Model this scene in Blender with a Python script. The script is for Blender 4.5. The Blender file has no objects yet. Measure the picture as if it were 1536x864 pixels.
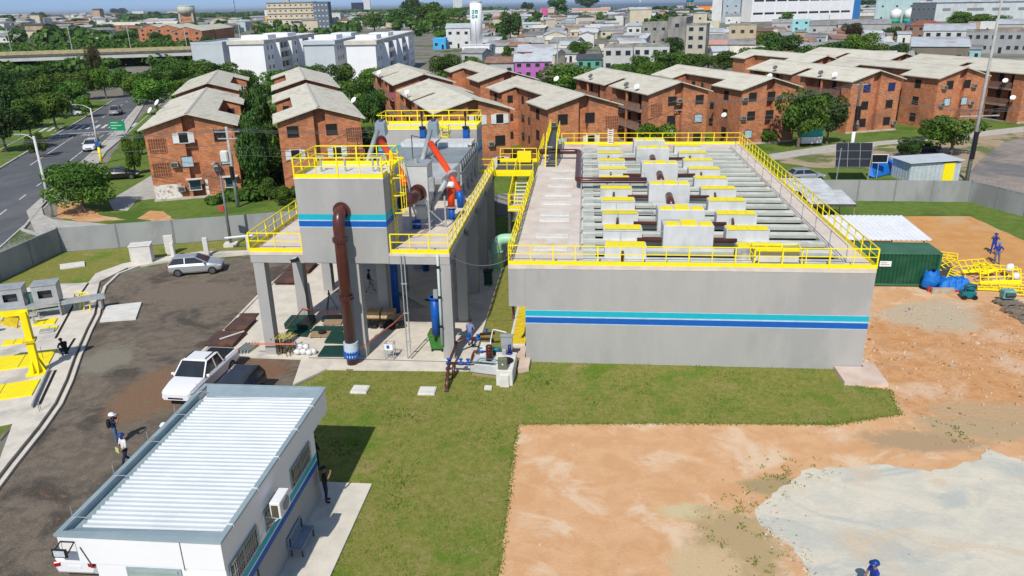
import bpy, bmesh, math, random
from mathutils import Matrix, Vector
from mathutils.geometry import tessellate_polygon
SC = bpy.context.scene
C = SC.collection
R = math.radians
PI = math.pi
# ---------------------------------------------------------------- camera
cam_d = bpy.data.cameras.new('camera')
cam = bpy.data.objects.new('camera', cam_d)
C.objects.link(cam)
cam_d.sensor_width = 36.0
cam_d.lens = 26.6
cam_d.clip_start = 0.5
cam_d.clip_end = 60000
_F = Vector((-0.09139973, 0.93216656, -0.35030215))
_R0 = Vector((math.cos(R(5.6)), math.sin(R(5.6)), 0))
_U0 = _R0.cross(_F)
_ro = R(1.1)
_Rt = _R0 * math.cos(_ro) - _U0 * math.sin(_ro)
_Up = _U0 * math.cos(_ro) + _R0 * math.sin(_ro)
_m = Matrix(((_Rt.x, _Up.x, -_F.x, 3.15299), (_Rt.y, _Up.y, -_F.y, -39.66756), (_Rt.z, _Up.z, -_F.z, 19.5), (0, 0, 0, 1)))
cam.matrix_world = _m
SC.camera = cam
# ---------------------------------------------------------------- sky, sun, exposure
w = bpy.data.worlds.new('World')
SC.world = w
w.use_nodes = True
wn = w.node_tree
bg = wn.nodes['Background']
sky = wn.nodes.new('ShaderNodeTexSky')
sky.sky_type = 'NISHITA'
sky.sun_disc = False
sky.sun_elevation = R(46.6)
sky.sun_rotation = R(190.4)
sky.altitude = 50
sky.air_density = 1.0
sky.dust_density = 0.15
sky.ozone_density = 2.5
geo = wn.nodes.new('ShaderNodeTexCoord')
vadd = wn.nodes.new('ShaderNodeVectorMath')
vadd.inputs[1].default_value = (0, 0, .2)
wn.links.new(geo.outputs['Generated'], vadd.inputs[0])
wn.links.new(vadd.outputs[0], sky.inputs['Vector'])
hsv = wn.nodes.new('ShaderNodeHueSaturation')
hsv.inputs['Saturation'].default_value = .95
wn.links.new(sky.outputs['Color'], hsv.inputs['Color'])
wn.links.new(hsv.outputs['Color'], bg.inputs['Color'])
bg.inputs['Strength'].default_value = 0.14
sl = bpy.data.lights.new('sun', 'SUN')
sl.energy = 4.3
sl.angle = R(0.5)
sl.color = (1.0, 0.955, 0.88)
sun = bpy.data.objects.new('sun', sl)
C.objects.link(sun)
sun.rotation_euler = Vector((0.17, 0.93, -1.0)).to_track_quat('-Z', 'Y').to_euler()
sun.location = (-20, -60, 80)
SC.view_settings.view_transform = 'Standard'
SC.view_settings.look = 'None'
SC.view_settings.exposure = 0.0
SC.view_settings.gamma = 1.0
SC.cycles.max_bounces = 5
SC.cycles.diffuse_bounces = 3
SC.cycles.glossy_bounces = 2
SC.cycles.transparent_max_bounces = 6
SC.cycles.use_adaptive_sampling = True
SC.cycles.use_denoising = True
# ---------------------------------------------------------------- helpers
rnd = random.Random(7)


class MB:
    """collects faces; build() links them as one mesh object"""

    def __init__(self):
        self.v, self.f, self.m, self.t = [], [], [], None

    def add(self, vs, fs, m=0):
        o = len(self.v)
        if self.t is not None:
            vs = [self.t @ Vector(p) for p in vs]
        self.v += [tuple(p) for p in vs]
        for f in fs:
            self.f.append(tuple(o + i for i in f))
            self.m.append(m)
        return self

    def box(self, x0, x1, y0, y1, z0, z1, m=0):
        return self.add([(x0, y0, z0), (x1, y0, z0), (x1, y1, z0), (x0, y1, z0), (x0, y0, z1), (x1, y0, z1), (x1, y1, z1), (x0, y1, z1)],
                        [(3, 2, 1, 0), (4, 5, 6, 7), (0, 1, 5, 4), (1, 2, 6, 5), (2, 3, 7, 6), (3, 0, 4, 7)], m)

    def obox(self, cx, cy, z0, sx, sy, sz, rz=0, m=0, tilt=0):
        c, s = math.cos(rz), math.sin(rz)
        vs = []
        for dz in (0, sz):
            for dx, dy in ((-1, -1), (1, -1), (1, 1), (-1, 1)):
                X, Y, Z = dx * sx / 2, dy * sy / 2, dz
                if tilt:
                    X, Z = X * math.cos(tilt) - Z * math.sin(tilt), X * math.sin(tilt) + Z * math.cos(tilt)
                vs.append((cx + X * c - Y * s, cy + X * s + Y * c, z0 + Z))
        return self.add(vs, [(3, 2, 1, 0), (4, 5, 6, 7), (0, 1, 5, 4), (1, 2, 6, 5), (2, 3, 7, 6), (3, 0, 4, 7)], m)

    def prism(self, pts, z0, z1, m=0, bottom=True):
        n = len(pts)
        a = sum(pts[i][0] * pts[(i + 1) % n][1] - pts[(i + 1) % n][0] * pts[i][1] for i in range(n))
        if a < 0:
            pts = pts[::-1]
        vs = [(p[0], p[1], z0) for p in pts] + [(p[0], p[1], z1) for p in pts]
        fs = [(i, (i + 1) % n, n + (i + 1) % n, n + i) for i in range(n)]
        tri = tessellate_polygon([[Vector((p[0], p[1], 0)) for p in pts]])
        for t in tri:
            t = list(t)
            ax, ay = pts[t[0]]; bx, by = pts[t[1]]; cx, cy = pts[t[2]]
            if (bx - ax) * (cy - ay) - (by - ay) * (cx - ax) < 0:
                t = t[::-1]
            fs.append(tuple(n + i for i in t))
            if bottom:
                fs.append(tuple(t[::-1]))
        return self.add(vs, fs, m)

    def sheet(self, pts, z, m=0):
        n = len(pts)
        vs = [(p[0], p[1], z) for p in pts]
        fs = []
        for t in tessellate_polygon([[Vector((p[0], p[1], 0)) for p in pts]]):
            t = list(t)
            ax, ay = pts[t[0]]; bx, by = pts[t[1]]; cx, cy = pts[t[2]]
            if (bx - ax) * (cy - ay) - (by - ay) * (cx - ax) < 0:
                t = t[::-1]
            fs.append(tuple(t))
        return self.add(vs, fs, m)

    def tube(self, pts, r, n=8, m=0, caps=True):
        pts = [Vector(p) for p in pts]
        rs = r if isinstance(r, (list, tuple)) else [r] * len(pts)
        vs, fs = [], []
        up = None
        for i, p in enumerate(pts):
            d = (pts[min(i + 1, len(pts) - 1)] - pts[max(i - 1, 0)]).normalized()
            if up is None:
                up = Vector((0, 0, 1)) if abs(d.z) < .9 else Vector((0, 1, 0))
            s = d.cross(up).normalized()
            up = s.cross(d).normalized()
            for k in range(n):
                a = 2 * PI * k / n
                vs.append(p + (s * math.cos(a) + up * math.sin(a)) * rs[i])
        for i in range(len(pts) - 1):
            for k in range(n):
                k2 = (k + 1) % n
                fs.append((i * n + k, (i + 1) * n + k, (i + 1) * n + k2, i * n + k2))
        if caps:
            fs.append(tuple(range(n)))
            fs.append(tuple((len(pts) - 1) * n + k for k in range(n))[::-1])
        return self.add(vs, fs, m)

    def cyl(self, x, y, z0, z1, r, n=16, m=0, r2=None):
        return self.tube([(x, y, z0), (x, y, z1)], [r, r if r2 is None else r2], n, m)

    def bar(self, a, b, w_, h_, m=0):
        """rectangular bar from a to b"""
        a, b = Vector(a), Vector(b)
        d = (b - a).normalized()
        s = d.cross(Vector((0, 0, 1)))
        s = s.normalized() if s.length > 1e-4 else Vector((1, 0, 0))
        u = s.cross(d)
        vs = [p + s * (i * w_ / 2) + u * (j * h_ / 2) for p in (a, b) for i, j in ((-1, -1), (1, -1), (1, 1), (-1, 1))]
        return self.add(vs, [(0, 1, 2, 3), (7, 6, 5, 4), (0, 4, 5, 1), (1, 5, 6, 2), (2, 6, 7, 3), (3, 7, 4, 0)], m)

    def build(self, name, mats, parent=None, smooth=False, local=False, bevel=0):
        me = bpy.data.meshes.new(name)
        vs = self.v
        if parent is not None and not local:
            inv = WM[parent.name].inverted()
            vs = [tuple(inv @ Vector(p)) for p in vs]
        me.from_pydata(vs, [], self.f)
        if not isinstance(mats, (list, tuple)):
            mats = [mats]
        for q in mats:
            if q:
                me.materials.append(q)
        if max(self.m, default=0) > 0:
            me.polygons.foreach_set('material_index', self.m)
        if smooth:
            me.polygons.foreach_set('use_smooth', [True] * len(me.polygons))
        me.update()
        o = bpy.data.objects.new(name, me)
        C.objects.link(o)
        if parent is not None:
            o.parent = parent
            WM[o.name] = WM[parent.name]
        else:
            WM[o.name] = Matrix.Identity(4)
        if bevel:
            bm = bmesh.new(); bm.from_mesh(me)
            bmesh.ops.bevel(bm, geom=[e for e in bm.edges if len(e.link_faces) == 2 and e.calc_face_angle(0) > .6], offset=bevel, segments=1, affect='EDGES', clamp_overlap=True)
            bm.to_mesh(me); bm.free()
        return o


WM = {}


def tag(o, label, cat, group=None):
    o['label'] = label
    o['category'] = cat
    if group:
        o['group'] = group
    return o


def thing(name, label, cat, loc=(0, 0, 0), rz=0, group=None):
    o = bpy.data.objects.new(name, None)
    C.objects.link(o)
    o.empty_display_size = .3
    o.location = loc
    o.rotation_euler = (0, 0, rz)
    WM[o.name] = Matrix.Translation(Vector(loc)) @ Matrix.Rotation(rz, 4, 'Z')
    return tag(o, label, cat, group)


def kind(o, k='structure'):
    o['kind'] = k
    return o


def dup(root, loc, rz=0, label=None, group=None, scale=None):
    r = root.copy(); C.objects.link(r)
    r.location = loc; r.rotation_euler = (0, 0, rz)
    if scale:
        r.scale = scale if isinstance(scale, tuple) else (scale,) * 3
    if label:
        r['label'] = label
    if group:
        r['group'] = group
    for ch in list(root.children):
        c = ch.copy(); C.objects.link(c); c.parent = r
        for g in ch.children:
            d = g.copy(); C.objects.link(d); d.parent = c
    return r


# ---------------------------------------------------------------- materials
MATS = {}


def mat(name, a, b=None, scale=1.5, rough=.8, metal=0.0, bump=0.0, bscale=None, c=None, cscale=None, cpos=(.5, .62), d=None, dscale=None, dpos=(.6, .68), spec=.3, detail=8, stretch=None, vary=0.0, grain=0.0, spots=(), dist=0.0):
    """layered noise colours: a-b fine mottling, c and d patches of other soil, paint or stain"""
    if name in MATS:
        return MATS[name]
    M = bpy.data.materials.new(name)
    M.use_nodes = True
    nt = M.node_tree
    N, L = nt.nodes, nt.links
    p = N['Principled BSDF']
    p.inputs['Roughness'].default_value = rough
    p.inputs['Metallic'].default_value = metal
    p.inputs['Specular IOR Level'].default_value = spec
    tc = N.new('ShaderNodeTexCoord')
    co = tc.outputs['Object']
    if stretch:
        mp = N.new('ShaderNodeMapping')
        mp.inputs['Scale'].default_value = stretch
        L.new(co, mp.inputs['Vector'])
        co = mp.outputs['Vector']

    def noise(s, det, rg=.62):
        n = N.new('ShaderNodeTexNoise')
        n.inputs['Scale'].default_value = s
        n.inputs['Detail'].default_value = det
        n.inputs['Roughness'].default_value = rg
        n.inputs['Distortion'].default_value = dist
        L.new(co, n.inputs['Vector'])
        return n.outputs['Fac']

    def ramp(fac, p0, p1):
        r = N.new('ShaderNodeMapRange')
        r.inputs['From Min'].default_value = p0
        r.inputs['From Max'].default_value = p1
        r.interpolation_type = 'SMOOTHSTEP'
        L.new(fac, r.inputs['Value'])
        return r.outputs['Result']

    def mix(f, A, B):
        x = N.new('ShaderNodeMix')
        x.data_type = 'RGBA'
        L.new(f, x.inputs['Factor'])
        for s_, val in ((x.inputs[6], A), (x.inputs[7], B)):
            if isinstance(val, tuple):
                s_.default_value = (*val, 1)
            else:
                L.new(val, s_)
        return x.outputs[2]
    b = b or tuple(q * .82 for q in a)
    col = mix(ramp(noise(scale, detail), .36, .64), a, b)
    if c:
        col = mix(ramp(noise(cscale or scale * .15, 6), *cpos), col, c)
    if d:
        col = mix(ramp(noise(dscale or scale * .4, 7, .7), *dpos), col, d)
    for sx, sy, rx, ry, sc in spots:
        v1 = N.new('ShaderNodeVectorMath'); v1.operation = 'SUBTRACT'
        L.new(tc.outputs['Object'], v1.inputs[0]); v1.inputs[1].default_value = (sx, sy, 0)
        v2 = N.new('ShaderNodeVectorMath'); v2.operation = 'MULTIPLY'
        L.new(v1.outputs[0], v2.inputs[0]); v2.inputs[1].default_value = (1 / rx, 1 / ry, 0)
        v3 = N.new('ShaderNodeVectorMath'); v3.operation = 'LENGTH'
        L.new(v2.outputs[0], v3.inputs[0])
        ma = N.new('ShaderNodeMath'); ma.operation = 'MULTIPLY_ADD'
        L.new(noise(1.1, 8, .7), ma.inputs[0]); ma.inputs[1].default_value = 1.5
        L.new(v3.outputs['Value'], ma.inputs[2])
        col = mix(ramp(ma.outputs[0], 1.9, 1.35), col, sc)
    if grain:
        h = N.new('ShaderNodeHueSaturation')
        mr = N.new('ShaderNodeMapRange')
        mr.inputs['From Min'].default_value = .3; mr.inputs['From Max'].default_value = .7
        mr.inputs['To Min'].default_value = 1 - grain; mr.inputs['To Max'].default_value = 1 + grain
        L.new(noise(9, 6, .8), mr.inputs['Value'])
        L.new(mr.outputs['Result'], h.inputs['Value'])
        L.new(col, h.inputs['Color'])
        col = h.outputs['Color']
    if vary:
        oi = N.new('ShaderNodeObjectInfo')
        h = N.new('ShaderNodeHueSaturation')
        mr = N.new('ShaderNodeMapRange')
        mr.inputs['To Min'].default_value = 1 - vary
        mr.inputs['To Max'].default_value = 1 + vary
        L.new(oi.outputs['Random'], mr.inputs['Value'])
        L.new(mr.outputs['Result'], h.inputs['Value'])
        L.new(col, h.inputs['Color'])
        col = h.outputs['Color']
    L.new(col, p.inputs['Base Color'])
    if bump:
        bn = N.new('ShaderNodeBump')
        bn.inputs['Strength'].default_value = min(1, bump)
        bn.inputs['Distance'].default_value = .05 * max(1, bump)
        L.new(noise(bscale or scale * 4, 5), bn.inputs['Height'])
        L.new(bn.outputs['Normal'], p.inputs['Normal'])
    MATS[name] = M
    return M


def brick_mat(name, c1, c2, mortar, stain):
    M = mat(name, c1, c2, scale=1.3, rough=.9, grain=.14, c=stain, cscale=.3, cpos=(.5, .64), d=(.27, .15, .10), dscale=.6, dpos=(.6, .7))
    nt = M.node_tree
    N, L = nt.nodes, nt.links
    p = N['Principled BSDF']
    src = p.inputs['Base Color'].links[0].from_socket
    tc = N.new('ShaderNodeTexCoord')
    sx = N.new('ShaderNodeSeparateXYZ')
    L.new(tc.outputs['Object'], sx.inputs[0])
    ad = N.new('ShaderNodeMath')
    L.new(sx.outputs[0], ad.inputs[0]); L.new(sx.outputs[1], ad.inputs[1])
    cb = N.new('ShaderNodeCombineXYZ')
    L.new(ad.outputs[0], cb.inputs[0]); L.new(sx.outputs[2], cb.inputs[1])
    br = N.new('ShaderNodeTexBrick')
    br.inputs['Scale'].default_value = 1.0
    br.inputs['Brick Width'].default_value = .42
    br.inputs['Row Height'].default_value = .2
    br.inputs['Mortar Size'].default_value = .016
    br.inputs['Color1'].default_value = (.78, .78, .78, 1)
    br.inputs['Color2'].default_value = (1.12, 1.1, 1.05, 1)
    br.inputs['Mortar'].default_value = (*mortar, 1)
    L.new(cb.outputs[0], br.inputs['Vector'])
    mx = N.new('ShaderNodeMix'); mx.data_type = 'RGBA'; mx.blend_type = 'MULTIPLY'
    mx.inputs['Factor'].default_value = 1
    L.new(src, mx.inputs[6]); L.new(br.outputs['Color'], mx.inputs[7])
    L.new(mx.outputs[2], p.inputs['Base Color'])
    return M


def leaf_mat(name, a, b, c):
    M = bpy.data.materials.new(name)
    M.use_nodes = True
    nt = M.node_tree
    N, L = nt.nodes, nt.links
    p = N['Principled BSDF']
    p.inputs['Roughness'].default_value = .55
    p.inputs['Specular IOR Level'].default_value = .25
    at = N.new('ShaderNodeAttribute'); at.attribute_name = 'leaf'
    rp = N.new('ShaderNodeValToRGB')
    e = rp.color_ramp.elements
    e[0].position = 0; e[0].color = (*a, 1)
    e[1].position = 1; e[1].color = (*c, 1)
    q = e.new(.5); q.color = (*b, 1)
    L.new(at.outputs['Fac'], rp.inputs['Fac'])
    oi = N.new('ShaderNodeObjectInfo')
    h = N.new('ShaderNodeHueSaturation')
    mr = N.new('ShaderNodeMapRange')
    mr.inputs['To Min'].default_value = .72; mr.inputs['To Max'].default_value = 1.3
    L.new(oi.outputs['Random'], mr.inputs['Value']); L.new(mr.outputs['Result'], h.inputs['Value'])
    m2 = N.new('ShaderNodeMapRange')
    m2.inputs['To Min'].default_value = .485; m2.inputs['To Max'].default_value = .515
    L.new(oi.outputs['Random'], m2.inputs['Value']); L.new(m2.outputs['Result'], h.inputs['Hue'])
    L.new(rp.outputs['Color'], h.inputs['Color'])
    L.new(h.outputs['Color'], p.inputs['Base Color'])
    tr = N.new('ShaderNodeBsdfTranslucent')
    L.new(h.outputs['Color'], tr.inputs['Color'])
    ms = N.new('ShaderNodeMixShader'); ms.inputs[0].default_value = .25
    L.new(p.outputs[0], ms.inputs[1]); L.new(tr.outputs[0], ms.inputs[2])
    L.new(ms.outputs[0], N['Material Output'].inputs['Surface'])
    MATS[name] = M
    return M


GREY = mat('grey_plaster', (.39, .382, .36), (.365, .358, .338), scale=.8, rough=.85, bump=.15, bscale=9, grain=.04, c=(.335, .33, .315), cscale=.25, stretch=(1, 1, .35))
CONC = mat('concrete_pale', (.68, .62, .52), (.59, .54, .455), scale=1.1, grain=.05, rough=.9, bump=.2, bscale=8, c=(.42, .39, .35), cscale=.3, cpos=(.52, .7))
CONC_D = mat('concrete_deck', (.68, .60, .52), (.58, .505, .43), scale=.9, rough=.9, bump=.2, c=(.55, .33, .25), cscale=.28, cpos=(.52, .72), d=(.33, .28, .25), dscale=.7, dpos=(.64, .76))
CONC_T = mat('beam_top', (.64, .65, .59), (.55, .56, .51), scale=1.2, rough=.85, c=(.45, .46, .41), cscale=.5)
CONC_B = mat('precast_beam', (.48, .50, .43), (.41, .43, .37), scale=1.5, rough=.85, c=(.42, .44, .39), cscale=.5)
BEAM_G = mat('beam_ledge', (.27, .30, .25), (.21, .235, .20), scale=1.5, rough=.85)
CONC_H = mat('precast_box', (.60, .61, .60), (.53, .54, .535), scale=1.6, rough=.85, c=(.42, .43, .43), cscale=.35, cpos=(.55, .72), stretch=(1, 1, .4))
CONC_W = mat('concrete_white', (.70, .68, .62), (.60, .58, .53), scale=1.4, rough=.85, bump=.15)
YEL = mat('yellow_paint', (.93, .77, .004), (.89, .71, .004), scale=3, rough=.5, spec=.4)
YELD = mat('yellow_grating', (.80, .60, .03), (.62, .46, .02), scale=5, rough=.6)
TEAL = mat('teal_band', (.01, .41, .50), (.01, .38, .47), scale=4, rough=.6)
BLUE = mat('blue_band', (.008, .105, .42), (.007, .095, .39), scale=4, rough=.6)
WHITE = mat('white_paint', (.80, .80, .79), (.74, .74, .73), scale=.8, rough=.55)
WLINE = mat('white_line', (.72, .74, .74), rough=.7)
ROADPAINT = mat('road_paint', (.66, .66, .64), (.5, .5, .48), scale=5, rough=.8)
BROWN = mat('brown_pipe_paint', (.095, .026, .02), (.08, .022, .017), scale=3, rough=.32, spec=.5)
RUST = mat('rusty_plate', (.105, .058, .05), (.08, .045, .038), scale=2.5, rough=.7, c=(.15, .075, .045), cscale=.8)
STEEL = mat('galvanised', (.44, .46, .47), (.36, .38, .39), scale=3, rough=.45, metal=.25)
STEEL_L = mat('grey_steel', (.38, .40, .40), (.31, .33, .33), scale=2, rough=.5, metal=.1)
STEEL_D = mat('dark_steel', (.09, .095, .1), (.07, .072, .075), scale=3, rough=.5, metal=.2)
ROOFM = mat('white_roof_sheet', (.60, .635, .645), (.54, .575, .59), scale=.7, rough=.45, metal=.05, spec=.5)
FLASH = mat('zinc_flashing', (.33, .415, .43), (.28, .36, .38), scale=1.2, rough=.45, metal=.1)
FIBRO = mat('fibre_cement', (.61, .575, .465), (.535, .50, .40), scale=.9, rough=.92, c=(.42, .385, .305), cscale=.22, cpos=(.5, .72), stretch=(2.2, .6, 1), vary=.06)
BRICK = brick_mat('orange_brick', (.575, .24, .12), (.48, .19, .093), (.74, .68, .60), (.36, .155, .09))
BRICK_D = brick_mat('brown_brick', (.33, .13, .06), (.26, .10, .045), (.5, .46, .42), (.2, .09, .05))
GLASS = mat('dark_glass', (.02, .025, .03), (.03, .035, .04), scale=1, rough=.12, spec=.6)
GLASS_B = mat('blue_glass', (.035, .075, .10), (.05, .09, .12), scale=1, rough=.12, spec=.6)
DARK = mat('dark_void', (.018, .016, .015), rough=.9)
BLACK = mat('black_rubber', (.014, .014, .015), rough=.6)
BLACKC = mat('black_cloth', (.012, .013, .016), (.02, .02, .024), rough=.9)
ORANGE = mat('orange_red_pipe', (.80, .07, .012), (.74, .06, .01), scale=3, rough=.4)
BLUEP = mat('blue_pipe', (.008, .10, .42), (.007, .08, .36), scale=3, rough=.4)
MINT = mat('mint_pipe', (.36, .66, .46), (.32, .60, .42), scale=3, rough=.4)
GREENC = mat('green_container', (.008, .075, .034), (.007, .062, .027), scale=1.2, rough=.5, c=(.02, .09, .045), cscale=.4)
GREEND = mat('dark_green_grp', (.010, .055, .040), (.008, .042, .03), scale=2, rough=.35)
GREENB = mat('bin_green', (.05, .20, .03), (.04, .17, .025), scale=3, rough=.5)
WOOD = mat('raw_wood', (.38, .27, .16), (.28, .2, .12), scale=4, rough=.85, stretch=(1, 6, 6))
TARP = mat('blue_tarp', (.01, .19, .62), (.008, .13, .48), scale=3, rough=.45, bump=1.5, bscale=3)
TEALM = mat('teal_machine', (.01, .17, .20), (.01, .12, .15), scale=3, rough=.45)
BARK = mat('bark', (.17, .13, .09), (.11, .085, .06), scale=3, rough=.95, bump=.4)
POLE = mat('pole_concrete', (.42, .41, .385), (.34, .33, .31), scale=2, rough=.9)
LAWN = mat('lawn_turf', (.19, .215, .038), (.275, .25, .075), scale=3.0, grain=.16, rough=.95, bump=1.0, bscale=22, c=(.125, .21, .024), cscale=.35, cpos=(.5, .68), d=(.35, .275, .125), dscale=.5, dpos=(.55, .72), spec=.1, detail=12)
GRASS = mat('verge_grass', (.10, .175, .026), (.155, .205, .045), scale=1.4, grain=.2, rough=.95, bump=1.0, bscale=14, c=(.08, .145, .024), cscale=.2, d=(.27, .19, .10), dscale=.25, dpos=(.56, .7), spec=.1, detail=12)
DIRT = mat('orange_soil', (.62, .34, .16), (.53, .265, .11), scale=1.3, rough=.95, bump=1.2, bscale=6, grain=.13, dist=.5, spots=[(*(25.80, 8.66), 3.6, 3.4, (.52, .42, .29)), (*(25.01, 11.66), 2.6, 1.8, (.56, .43, .28)), (*(24.02, -4.49), 4, 1.3, (.50, .34, .19))], c=(.65, .44, .28), cscale=.3, cpos=(.5, .66), d=(.46, .30, .17), dscale=.4, dpos=(.58, .72), spec=.1, detail=14)
SOIL = mat('dry_clay', (.66, .395, .21), (.60, .335, .165), scale=.9, rough=.95, bump=.5, bscale=9, grain=.07, dist=.6, spots=[(*(19.22, -7.38), 3.0, 1.1, (.42, .29, .17)), (*(22.75, -5.84), 3.6, 1.5, (.45, .33, .19)), (*(7.70, -13.44), 1.5, .6, (.58, .47, .27)), (*(11.74, -11.44), 1.7, .9, (.38, .29, .15)), (*(9.20, -15.45), 1.9, 2.6, (.44, .32, .17)), (*(7.90, -16.64), 1.5, 1.2, (.57, .42, .24))], c=(.70, .51, .34), cscale=.35, cpos=(.5, .66), d=(.55, .30, .14), dscale=.22, dpos=(.6, .72), spec=.1, detail=14, stretch=(1, 1.15, 1))
PAD = mat('worn_concrete_pad', (.655, .60, .475), (.57, .54, .445), scale=.9, grain=.09, dist=1.1, rough=.9, bump=.3, bscale=9, c=(.47, .475, .42), cscale=.4, cpos=(.5, .68), d=(.62, .48, .32), dscale=.26, dpos=(.52, .68), detail=13, spec=.05, stretch=(.6, 1, 1))
GRAVEL = mat('dark_gravel', (.165, .138, .105), (.225, .182, .137), scale=1.6, rough=.95, grain=.22, dist=.7, spots=[(*(-25.13, -1.09), 1.7, 2.2, (.26, .235, .18)), (*(-24.85, 10.11), 5, 2.4, (.215, .17, .13)), (*(-20.03, -4.96), 2.2, 3.5, (.24, .15, .09)), (*(-15.86, -1.91), 2.5, 1.6, (.23, .13, .08))], bump=1.2, bscale=20, c=(.07, .064, .055), cscale=.3, cpos=(.46, .66), d=(.25, .155, .09), dscale=.3, dpos=(.58, .72), spec=.15, detail=14)
ASPH = mat('asphalt', (.122, .127, .133), (.10, .104, .109), scale=.8, rough=.9, bump=.3, bscale=18, c=(.145, .147, .15), cscale=.12, grain=.08, spec=.2, stretch=(1, .4, 1))
PAVE = mat('pavement_conc', (.50, .47, .42), (.40, .38, .34), scale=1.2, rough=.9, bump=.2)
ROADDUST = mat('dusty_road', (.33, .27, .22), (.24, .21, .185), scale=.5, rough=.95, c=(.17, .165, .16), cscale=.1)
CITYG = mat('city_ground', (.17, .16, .12), (.22, .20, .165), scale=.06, rough=.95, c=(.30, .28, .25), cscale=.03, cpos=(.45, .58), d=(.075, .11, .03), dscale=.03, dpos=(.5, .6), spec=.1, detail=10)
WATER = mat('river_water', (.035, .085, .125), (.03, .075, .115), scale=.01, rough=.35, spec=.3)
LEAF = leaf_mat('leaf_green', (.028, .072, .008), (.068, .145, .016), (.135, .23, .032))
LEAF2 = leaf_mat('leaf_bright', (.04, .095, .008), (.095, .185, .016), (.16, .26, .035))
LEAF3 = leaf_mat('leaf_dark', (.018, .05, .010), (.043, .098, .015), (.085, .155, .028))
LEAF4 = leaf_mat('leaf_reddish', (.05, .030, .014), (.07, .055, .02), (.07, .09, .025))
# ================================================================ ground, roads, yards


def rough(pts, step=1.0, j=.12, seed=1):
    r = random.Random(seed)
    out = []
    n = len(pts)
    for i in range(n):
        a, b = Vector(pts[i]), Vector(pts[(i + 1) % n])
        d = b - a
        k = max(1, int(d.length / step))
        nr = Vector((-d.y, d.x)).normalized() if d.length > 0 else Vector((0, 0))
        for q in range(k):
            p = a + d * (q / k)
            if q:
                p = p + nr * r.uniform(-j, j)
            out.append((p.x, p.y))
    return out


def sheet(name, pts, z, m):
    return kind(MB().sheet(pts, z).build(name, m))


def slab(name, pts, z0, z1, m):
    return kind(MB().prism(pts, z0, z1, bottom=False).build(name, m))


def kerb(name, line, w_, z1, m, z0=-.02):
    """kerb stones along a line"""
    b = MB()
    for i in range(len(line) - 1):
        p, q = Vector(line[i]), Vector(line[i + 1])
        L_ = (q - p).length
        k = max(1, int(L_ / 1.0))
        d = (q - p) / k
        for t in range(k):
            c = p + d * (t + .5)
            b.obox(c.x, c.y, z0, d.length - .012, w_, z1 - z0 + .004 * (t % 2), math.atan2(d.y, d.x))
    return kind(b.build(name, m))


g = MB()
g.add([(-9000, -300, -.02), (9000, -300, -.02), (16000, 3100, -.02), (-9000, 3100, -.02)], [(0, 1, 2, 3)])
kind(g.build('ground', CITYG))
g = MB()
g.add([(-16000, 3100, -.4), (22000, 3100, -.4), (30000, 24000, -.4), (-30000, 24000, -.4)], [(0, 1, 2, 3)])
kind(g.build('river_water', WATER))
sheet('far_bank', [(-30000, 24000), (30000, 24000), (30000, 40000), (-30000, 40000)], 0, CITYG)

# inside the compound
sheet('compound_soil', rough([(-3, -45), (60, -45), (60, 10), (44.5, 33.3), (42, 39), (-3, 39)], 3, 0), .004, SOIL)
sheet('orange_earth_yard', rough([(21.94, 8.47), (28.68, 12.47), (32.01, 8.95), (46, -3), (30, -5.5), (18.92, -4.93), (19.41, -2.68), (19.42, -0.37)], .8, .35, 3), .010, DIRT)
sheet('orange_parking_soil', rough([(23.5, 32.5), (28.91, 32.49), (32.48, 33.30), (39.69, 33.47), (40.56, 25.70), (46, 19), (34, 16), (26.95, 18.98), (22.5, 28)], .9, .12, 4), .012, mat('orange_sand', (.60, .32, .12), (.55, .27, .095), scale=.7, rough=.95, bump=.4, bscale=8, c=(.56, .36, .19), cscale=.15, spec=.1, detail=12))
sheet('yard_grass', rough([(23, 39.6), (42, 38.9), (44.5, 33.3), (50, 20), (45, 17), (40.46, 25.50), (39.63, 33.33), (32.42, 33.15), (28.86, 32.34), (23.5, 32.8), (19.5, 36), (19.5, 39.6)], 1, .1, 6), .014, GRASS)
sheet('lawn', rough([(-12.4, -3.6), (-11.4, -1.75), (-4.6, -1.55), (-3.1, -1.45), (-3.1, 24), (-.3, 24), (-.3, .05), (17.4, .0), (17.4, -1.95), (19.51, -2.38), (19.08, -4.92), (15.50, -6.16), (10.69, -6.33), (4.17, -6.72), (0.12, -7.03), (.15, -10), (.3, -17.6), (.5, -45), (-5.85, -45), (-5.85, -12.6), (-13, -12.6)], .9, .07, 8), .020, LAWN)
slab('concrete_pad', rough([(10.34, -13.13), (11.51, -11.83), (13.19, -10.10), (14.99, -9.83), (16.82, -9.45), (17.58, -9.72), (18.49, -9.96), (20.03, -9.25), (21.14, -8.81), (21.73, -7.90), (22.95, -8.80), (30, -14), (26, -24), (11.5, -24), (11.53, -16.87), (11.31, -15.38), (10.34, -14.10)], .28, .11, 10), -.02, .035, PAD)
slab('tank_footing', [(17.3, -1.95), (19.55, -2.0), (19.6, .4), (18.9, .6), (18.9, -.06), (17.3, -.06)], -.02, .24, mat('pink_concrete', (.56, .42, .33), (.62, .50, .42), scale=1, rough=.9))
slab('tank_footing', [(-.35, -1.5), (.25, -1.25), (.28, -.02), (-.35, -.02)], -.02, .3, mat('pink_concrete', (.56, .42, .33)))

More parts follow.
